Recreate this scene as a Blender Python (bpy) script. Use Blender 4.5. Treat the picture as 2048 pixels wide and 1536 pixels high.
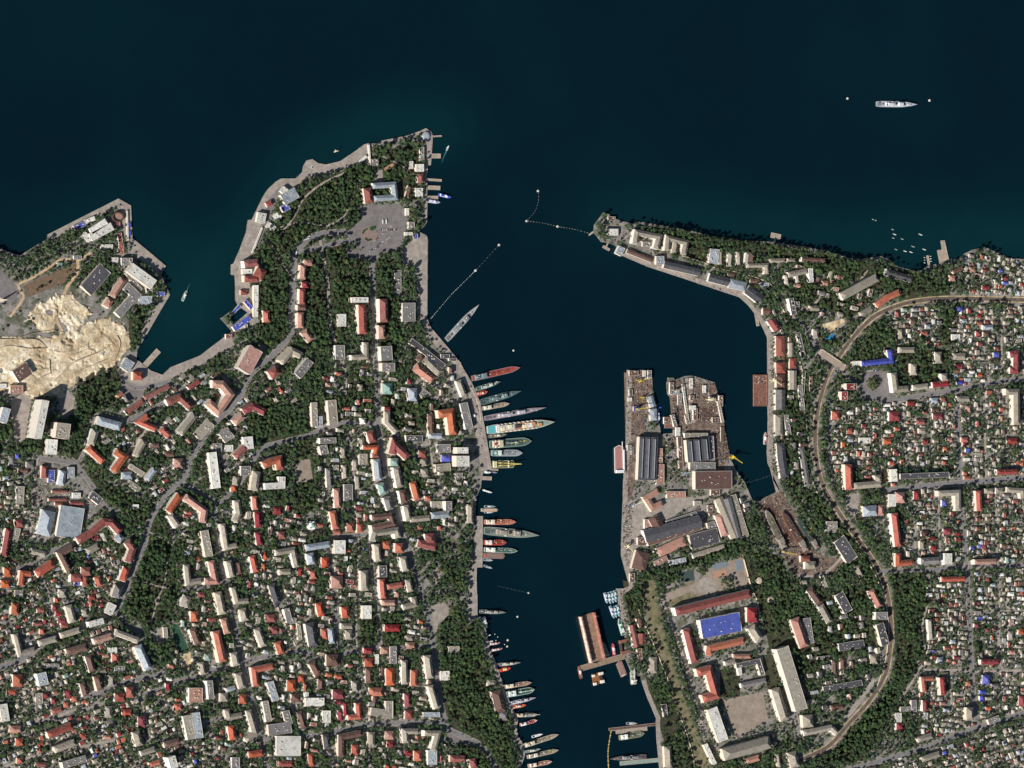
import bpy, math, random
import numpy as np
from mathutils import Vector, Matrix

SC = bpy.context.scene
for o in list(bpy.data.objects):
    bpy.data.objects.remove(o)
COL = SC.collection
rnd = random.Random(7)

# ------------------------------------------------------------------ camera, sky, sun, exposure
MPP = 1.5                      # metres per photograph pixel
OFF = math.radians(30.0)       # how far the view leans from straight down (seen from the west)
DIST = 20000.0
SN, CS = math.sin(OFF), math.cos(OFF)
CAM = np.array([-DIST * SN, 0.0, DIST * CS])
cam_d = bpy.data.cameras.new('camera')
cam_d.sensor_width = 36.0
cam_d.lens = 36.0 * DIST / (2048 * MPP)
cam_d.clip_start = 100.0
cam_d.clip_end = 80000.0
cam = bpy.data.objects.new('camera', cam_d)
cam.location = CAM
cam.rotation_euler = (0.0, -OFF, 0.0)
COL.objects.link(cam)
SC.camera = cam

SUN_EL = math.radians(29.0)
SUN_XY = np.array([-0.880, -0.476])            # towards the sun
world = bpy.data.worlds.new('World')
SC.world = world
world.use_nodes = True
wn = world.node_tree.nodes
sky = wn.new('ShaderNodeTexSky')
sky.sky_type = 'NISHITA'
sky.sun_disc = False
sky.sun_elevation = SUN_EL
sky.sun_rotation = math.atan2(SUN_XY[0], SUN_XY[1]) % (2 * math.pi)
sky.air_density = 1.0
sky.dust_density = 0.4
world.node_tree.links.new(sky.outputs['Color'], wn['Background'].inputs['Color'])
wn['Background'].inputs['Strength'].default_value = 0.05
sun_d = bpy.data.lights.new('sun', 'SUN')
sun_d.energy = 5.0
sun_d.angle = math.radians(0.53)
sun_d.color = (1.0, 0.968, 0.91)
sun = bpy.data.objects.new('sun', sun_d)
sdir = Vector((-SUN_XY[0] * math.cos(SUN_EL), -SUN_XY[1] * math.cos(SUN_EL), -math.sin(SUN_EL)))
sun.rotation_euler = sdir.to_track_quat('-Z', 'Y').to_euler()
sun.location = (-800, -500, 900)
COL.objects.link(sun)
SC.view_settings.view_transform = 'Standard'
SC.view_settings.look = 'None'
SC.view_settings.gamma = 1.0
SC.view_settings.use_curve_mapping = False
SC.view_settings.exposure = 0.42

GZ = 2.5                       # the town's ground above the water

def P(px, py, z=GZ):
    """photograph pixel -> the point at height z that it looks at"""
    dx = (px - 1024) * MPP
    dy = (768 - py) * MPP
    rx, ry, rz = SN * DIST + CS * dx, dy, -CS * DIST + SN * dx
    t = (z - CAM[2]) / rz
    return (CAM[0] + t * rx, CAM[1] + t * ry)

def PX(x, y, z=GZ):
    """world point -> photograph pixel"""
    vx, vy, vz = x - CAM[0], y - CAM[1], z - CAM[2]
    d = vx * SN - vz * CS
    return 1024 + (vx * CS + vz * SN) / d * DIST / MPP, 768 - vy / d * DIST / MPP

# ------------------------------------------------------------------ materials
def lin(c):
    c = c / 255.0
    return c / 12.92 if c <= 0.04045 else ((c + 0.055) / 1.055) ** 2.4

def rgb(c, k=1.0):
    return (lin(c[0]) * k, lin(c[1]) * k, lin(c[2]) * k, 1.0)

class NT:
    def __init__(s, name):
        s.m = bpy.data.materials.new(name)
        s.m.use_nodes = True
        s.t = s.m.node_tree
        s.b = s.t.nodes['Principled BSDF']
    def n(s, kind, **kw):
        nd = s.t.nodes.new(kind)
        for k, v in kw.items():
            setattr(nd, k, v)
        return nd
    def l(s, a, b):
        s.t.links.new(a, b)
    def pos(s):
        return s.n('ShaderNodeNewGeometry').outputs['Position']
    def noise(s, scale, detail=3.0, rough=0.6, vec=None):
        nd = s.n('ShaderNodeTexNoise')
        nd.inputs['Scale'].default_value = scale
        nd.inputs['Detail'].default_value = detail
        nd.inputs['Roughness'].default_value = rough
        s.l(vec if vec is not None else s.pos(), nd.inputs['Vector'])
        return nd.outputs['Fac']
    def ramp(s, fac, stops):
        r = s.n('ShaderNodeValToRGB')
        e = r.color_ramp.elements
        e[0].position, e[0].color = stops[0]
        e[1].position, e[1].color = stops[-1]
        for p, c in stops[1:-1]:
            q = e.new(p)
            q.color = c
        s.l(fac, r.inputs['Fac'])
        return r.outputs['Color']
    def mix(s, fac, a, b):
        m = s.n('ShaderNodeMix', data_type='RGBA')
        for v, i in ((fac, 0), (a, 6), (b, 7)):
            if hasattr(v, 'links'):
                s.l(v, m.inputs[i])
            else:
                m.inputs[i].default_value = v
        return m.outputs[2]
    def math(s, op, a, b=0.0):
        m = s.n('ShaderNodeMath', operation=op)
        for v, i in ((a, 0), (b, 1)):
            if hasattr(v, 'links'):
                s.l(v, m.inputs[i])
            else:
                m.inputs[i].default_value = v
        return m.outputs[0]
    def jitter(s, col, amt=0.35, hue=0.0, sat=0.0):
        """each object its own shade of the colour"""
        r = s.n('ShaderNodeObjectInfo').outputs['Random']
        h = s.n('ShaderNodeHueSaturation')
        v = s.math('MULTIPLY_ADD', r, amt)
        s.t.nodes[-1].inputs[2].default_value = 1.0 - amt / 2
        s.l(v, h.inputs['Value'])
        if hue or sat:
            r2 = s.math('FRACT', s.math('MULTIPLY', r, 17.3))
            if hue:
                hv = s.math('MULTIPLY_ADD', r2, hue)
                s.t.nodes[-1].inputs[2].default_value = 0.5 - hue / 2
                s.l(hv, h.inputs['Hue'])
            if sat:
                r3 = s.math('FRACT', s.math('MULTIPLY', r, 41.7))
                sv = s.math('MULTIPLY_ADD', r3, sat)
                s.t.nodes[-1].inputs[2].default_value = 1.0 - sat / 2
                s.l(sv, h.inputs['Saturation'])
        s.l(col, h.inputs['Color'])
        return h.outputs['Color']
    def out(s, col, rough=0.85, spec=0.25):
        s.l(col, s.b.inputs['Base Color'])
        s.b.inputs['Roughness'].default_value = rough
        s.b.inputs['Specular IOR Level'].default_value = spec
        return s.m

MATS = {}
ROOF_RGB = {'o': (180, 97, 74), 'r': (146, 82, 74), 'R': (140, 54, 58), 'p': (180, 134, 118), 'n': (108, 80, 70),
            't': (158, 149, 134), 'g': (124, 121, 120), 'd': (80, 80, 86), 'w': (224, 221, 212), 's': (164, 173, 182),
            'b': (78, 90, 184), 'k': (136, 166, 156)}

def roof_mat(c):
    key = 'roof_' + c
    if key in MATS:
        return MATS[key]
    s = NT(key)
    base = ROOF_RGB[c]
    a = rgb(base, 1.12)
    b = rgb(base, 0.62)
    n1 = s.noise(0.09, 5.0, 0.7)
    col = s.ramp(n1, [(0.34, b), (0.47, rgb(base)), (0.68, a)])
    n2 = s.noise(0.9, 2.0, 0.7)
    col = s.mix(s.math('MULTIPLY', s.ramp(n2, [(0.5, (0, 0, 0, 1)), (0.68, (1, 1, 1, 1))]), 0.55), col, rgb((96, 88, 80)))
    st = s.ramp(s.noise(0.03, 5.0, 0.75), [(0.45, (0, 0, 0, 1)), (0.62, (1, 1, 1, 1))])
    col = s.mix(s.math('MULTIPLY', st, 0.38), col, rgb(tuple(v * 0.66 + 18 for v in base)))
    br = s.n('ShaderNodeTexBrick')
    br.inputs['Scale'].default_value = 0.16
    br.inputs['Mortar Size'].default_value = 0.03
    br.inputs['Color1'].default_value = (1, 1, 1, 1)
    br.inputs['Color2'].default_value = (0.8, 0.8, 0.8, 1)
    br.inputs['Mortar'].default_value = (0.5, 0.5, 0.5, 1)
    s.l(s.n('ShaderNodeTexCoord').outputs['Object'], br.inputs['Vector'])
    mu = s.n('ShaderNodeMix', data_type='RGBA', blend_type='MULTIPLY')
    mu.inputs[0].default_value = 0.6
    s.l(col, mu.inputs[6]); s.l(br.outputs['Color'], mu.inputs[7])
    col = s.jitter(mu.outputs[2], 0.3, 0.015, 0.2)
    MATS[key] = s.out(col, 0.8 if c not in 'sb' else 0.55)
    return MATS[key]

def wall_mat():
    if 'wall' in MATS:
        return MATS['wall']
    s = NT('wall_plaster')
    r = s.n('ShaderNodeObjectInfo').outputs['Random']
    base = s.ramp(r, [(0.0, rgb((236, 228, 210))), (0.3, rgb((242, 239, 230))), (0.55, rgb((226, 212, 190))), (0.8, rgb((234, 218, 200))), (1.0, rgb((214, 206, 194)))])
    base = s.mix(s.math('MULTIPLY', s.noise(0.25, 4.0), 0.3), base, rgb((176, 162, 146)))
    g = s.n('ShaderNodeNewGeometry')
    sp = s.n('ShaderNodeSeparateXYZ'); s.l(g.outputs['Position'], sp.inputs[0])
    sn_ = s.n('ShaderNodeSeparateXYZ'); s.l(g.outputs['True Normal'], sn_.inputs[0])
    u = s.math('SUBTRACT', s.math('MULTIPLY', sp.outputs[0], sn_.outputs[1]), s.math('MULTIPLY', sp.outputs[1], sn_.outputs[0]))
    fu = s.math('FRACT', s.math('DIVIDE', u, 3.1))
    fv = s.math('FRACT', s.math('DIVIDE', s.math('SUBTRACT', sp.outputs[2], GZ + 0.1), 3.05))
    inu = s.math('MULTIPLY', s.math('GREATER_THAN', fu, 0.3), s.math('LESS_THAN', fu, 0.68))
    inv = s.math('MULTIPLY', s.math('GREATER_THAN', fv, 0.3), s.math('LESS_THAN', fv, 0.78))
    col = s.mix(s.math('MULTIPLY', inu, inv), base, rgb((52, 58, 66)))
    MATS['wall'] = s.out(col, 0.9)
    return MATS['wall']

def plain(name, c, c2=None, scale=0.3, rough=0.8, jit=0.0, spec=0.25, lo=0.35, hi=0.68, slabs=0.0):
    if name in MATS:
        return MATS[name]
    s = NT(name)
    c2 = c2 or tuple(v * 0.8 for v in c)
    col = s.ramp(s.noise(scale, 4.0, 0.65), [(lo, rgb(c2)), (hi, rgb(c))])
    if jit:
        col = s.jitter(col, jit)
    if slabs:
        br = s.n('ShaderNodeTexBrick')
        br.inputs['Scale'].default_value = 1.0 / slabs
        br.inputs['Mortar Size'].default_value = 0.035
        br.inputs['Color1'].default_value = (1, 1, 1, 1)
        br.inputs['Color2'].default_value = (0.78, 0.78, 0.78, 1)
        br.inputs['Mortar'].default_value = (0.42, 0.42, 0.42, 1)
        s.l(s.pos(), br.inputs['Vector'])
        mu = s.n('ShaderNodeMix', data_type='RGBA', blend_type='MULTIPLY')
        mu.inputs[0].default_value = 0.7
        s.l(col, mu.inputs[6]); s.l(br.outputs['Color'], mu.inputs[7])
        st = s.ramp(s.noise(0.035, 5.0, 0.7), [(0.42, (0, 0, 0, 1)), (0.66, (1, 1, 1, 1))])
        col = s.mix(s.math('MULTIPLY', st, 0.45), mu.outputs[2], rgb(tuple(v * 0.62 for v in c)))
    MATS[name] = s.out(col, rough, spec)
    return MATS[name]

def ground_mat():
    s = NT('town_ground')
    n1 = s.noise(0.012, 6.0, 0.68)
    n2 = s.noise(0.035, 6.0, 0.7)
    n3 = s.noise(0.4, 2.0, 0.6)
    c = s.ramp(n1, [(0.3, rgb((58, 70, 48))), (0.44, rgb((88, 90, 74))), (0.56, rgb((128, 123, 117))), (0.75, rgb((78, 84, 64)))])
    c = s.mix(s.ramp(n2, [(0.47, (0, 0, 0, 1)), (0.57, (1, 1, 1, 1))]), c, rgb((150, 142, 138)))
    c = s.mix(s.ramp(n3, [(0.52, (0, 0, 0, 1)), (0.66, (1, 1, 1, 1))]), c, rgb((80, 82, 64)))
    return s.out(c, 0.95, 0.1)

def water_mat():
    s = NT('sea_water')
    n1 = s.noise(0.0016, 4.0, 0.6)
    n2 = s.noise(0.012, 4.0, 0.6)
    n3 = s.noise(0.16, 3.0, 0.7)
    c = s.ramp(n1, [(0.35, (0.0010, 0.0084, 0.0150, 1)), (0.68, (0.0012, 0.0120, 0.0185, 1))])
    at = s.n('ShaderNodeAttribute', attribute_name='silt')
    c = s.mix(s.math('MULTIPLY', at.outputs['Fac'], s.math('MULTIPLY_ADD', n2, 0.7)), c, (0.0026, 0.0290, 0.0320, 1))
    c = s.mix(s.math('MULTIPLY', s.ramp(n3, [(0.35, (0, 0, 0, 1)), (0.75, (1, 1, 1, 1))]), 0.3), c, (0.003, 0.018, 0.026, 1))
    bump = s.n('ShaderNodeBump')
    bump.inputs['Strength'].default_value = 0.25
    bump.inputs['Distance'].default_value = 0.4
    s.l(s.noise(0.22, 3.0, 0.6), bump.inputs['Height'])
    s.l(bump.outputs['Normal'], s.b.inputs['Normal'])
    return s.out(c, 0.22, 0.18)

def leaf_mat(kind):
    key = 'leaf_' + kind
    if key in MATS:
        return MATS[key]
    s = NT(key)
    n = s.noise(0.0055, 3.0, 0.6)
    n2 = s.noise(0.45, 2.0, 0.6)
    c = s.ramp(n, [(0.3, (0.028, 0.054, 0.026, 1)), (0.45, (0.034, 0.062, 0.028, 1)), (0.58, (0.050, 0.070, 0.030, 1)), (0.7, (0.030, 0.056, 0.032, 1))])
    c = s.mix(s.ramp(n2, [(0.4, (0, 0, 0, 1)), (0.65, (1, 1, 1, 1))]), c, (0.070, 0.096, 0.044, 1))
    r = s.n('ShaderNodeObjectInfo').outputs['Random']
    rare = s.ramp(r, [(0.0, (0.085, 0.056, 0.036, 1)), (0.05, (0.074, 0.066, 0.036, 1)), (0.10, (0.040, 0.062, 0.030, 1)), (0.55, (0.026, 0.052, 0.030, 1)), (0.86, (0.050, 0.080, 0.034, 1)), (1.0, (0.080, 0.110, 0.040, 1))])
    c = s.mix(0.6, c, rare)
    hv = s.n('ShaderNodeHueSaturation')
    hv.inputs['Value'].default_value = 1.22
    hv.inputs['Saturation'].default_value = 1.14
    s.l(c, hv.inputs['Color'])
    c = hv.outputs['Color']
    c = s.jitter(c, 0.5)
    MATS[key] = s.out(c, 0.7, 0.2)
    return MATS[key]

# ------------------------------------------------------------------ mesh building
class MB:
    def __init__(s):
        s.v, s.f = [], []
    def poly(s, pts):
        i = len(s.v)
        s.v += [tuple(p) for p in pts]
        s.f.append(tuple(range(i, i + len(pts))))
        return s
    def prism(s, outline, z0, z1, top=1.0, cap0=True):
        n = len(outline)
        i = len(s.v)
        cx = sum(p[0] for p in outline) / n
        cy = sum(p[1] for p in outline) / n
        s.v += [(p[0], p[1], z0) for p in outline]
        s.v += [(cx + (p[0] - cx) * top, cy + (p[1] - cy) * top, z1) for p in outline]
        for k in range(n):
            j = (k + 1) % n
            s.f.append((i + k, i + j, i + n + j, i + n + k))
        s.f.append(tuple(range(i + n, i + 2 * n)))
        if cap0:
            s.f.append(tuple(reversed(range(i, i + n))))
        return s
    def box(s, cx, cy, z0, lx, ly, lz, ang=0.0, top=1.0):
        c, q = math.cos(ang), math.sin(ang)
        o = [(cx + x * c - y * q, cy + x * q + y * c) for x, y in ((-lx / 2, -ly / 2), (lx / 2, -ly / 2), (lx / 2, ly / 2), (-lx / 2, ly / 2))]
        return s.prism(o, z0, z0 + lz, top)
    def cyl(s, cx, cy, z0, r, h, n=10, top=1.0):
        return s.prism([(cx + r * math.cos(2 * math.pi * k / n), cy + r * math.sin(2 * math.pi * k / n)) for k in range(n)], z0, z0 + h, top)
    def dome(s, cx, cy, z0, r, h, n=12, m=4):
        i = len(s.v)
        for a in range(m):
            t = math.pi / 2 * a / m
            for k in range(n):
                s.v.append((cx + r * math.cos(t) * math.cos(2 * math.pi * k / n), cy + r * math.cos(t) * math.sin(2 * math.pi * k / n), z0 + h * math.sin(t)))
        s.v.append((cx, cy, z0 + h))
        for a in range(m - 1):
            for k in range(n):
                j = (k + 1) % n
                s.f.append((i + a * n + k, i + a * n + j, i + a * n + n + j, i + a * n + n + k))
        for k in range(n):
            s.f.append((i + (m - 1) * n + k, i + (m - 1) * n + (k + 1) % n, i + m * n))
        s.f.append(tuple(reversed(range(i, i + n))))
        return s
    def bar(s, a, b, w, h=None):
        a, b = Vector(a), Vector(b)
        h = h or w
        d = (b - a).normalized()
        u = Vector((0, 0, 1)).cross(d)
        if u.length < 1e-3:
            u = Vector((1, 0, 0))
        u.normalize()
        t = d.cross(u)
        i = len(s.v)
        for p in (a, b):
            for x, y in ((-1, -1), (1, -1), (1, 1), (-1, 1)):
                s.v.append(tuple(p + u * (w / 2 * x) + t * (h / 2 * y)))
        for k in range(4):
            j = (k + 1) % 4
            s.f.append((i + k, i + j, i + 4 + j, i + 4 + k))
        s.f.append((i + 3, i + 2, i + 1, i))
        s.f.append((i + 4, i + 5, i + 6, i + 7))
        return s
    def mesh(s, name, mat):
        me = bpy.data.meshes.new(name)
        me.from_pydata(s.v, [], s.f)
        me.update()
        if mat is not None:
            me.materials.append(mat)
        return me
    def build(s, name, mat, parent=None, loc=None):
        return obj(name, s.mesh(name, mat), parent, loc)

def obj(name, me, parent=None, loc=None):
    o = bpy.data.objects.new(name, me)
    COL.objects.link(o)
    if parent is not None:
        o.parent = parent
    if loc is not None:
        o.location = loc
    return o

def empty(name, loc=(0, 0, 0), rz=0.0):
    o = bpy.data.objects.new(name, None)
    o.location = loc
    o.rotation_euler = (0, 0, rz)
    o.empty_display_size = 2.0
    COL.objects.link(o)
    return o

def tag(o, label=None, cat=None, group=None, kind=None):
    if label:
        o['label'] = label
    if cat:
        o['category'] = cat
    if group:
        o['group'] = group
    if kind:
        o['kind'] = kind
    return o

def ccw(pts):
    a = sum(pts[i - 1][0] * pts[i][1] - pts[i][0] * pts[i - 1][1] for i in range(len(pts)))
    return list(pts) if a > 0 else list(reversed(pts))

# ------------------------------------------------------------------ a map of what is where (2 photograph pixels a cell)
G = 2
GW, GH = 1100, 840
GX0, GY0 = -76, -72
def cell(px, py):
    return int((px - GX0) / G), int((py - GY0) / G)
def fill(mask, poly, val=1):
    xs = [p[0] for p in poly]
    ys = [p[1] for p in poly]
    j0, j1 = max(0, int((min(ys) - GY0) / G)), min(GH - 1, int((max(ys) - GY0) / G) + 1)
    cx = GX0 + (np.arange(GW) + 0.5) * G
    n = len(poly)
    for j in range(j0, j1 + 1):
        y = GY0 + (j + 0.5) * G
        xi = []
        for k in range(n):
            (x1, y1), (x2, y2) = poly[k - 1], poly[k]
            if (y1 > y) != (y2 > y):
                xi.append(x1 + (y - y1) / (y2 - y1) * (x2 - x1))
        xi.sort()
        for a in range(0, len(xi) - 1, 2):
            i0 = max(0, int(math.ceil((xi[a] - GX0) / G - 0.5)))
            i1 = min(GW - 1, int(math.floor((xi[a + 1] - GX0) / G - 0.5)))
            if i1 >= i0:
                mask[j, i0:i1 + 1] = val
def count(mask, poly):
    t = np.zeros((GH, GW), np.uint8)
    fill(t, poly)
    n = t.sum()
    return (int((mask[t > 0] > 0).sum()), int(n))
LAND = np.zeros((GH, GW), np.uint8)
BUILT = np.zeros((GH, GW), np.uint8)      # buildings
PAVED = np.zeros((GH, GW), np.uint8)      # roads, squares and yards
DENS = np.full((GH, GW), 0.80, np.float32)  # how thickly trees grow
def at(mask, px, py):
    i, j = cell(px, py)
    if 0 <= i < GW and 0 <= j < GH:
        return mask[j, i]
    return 0
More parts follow.
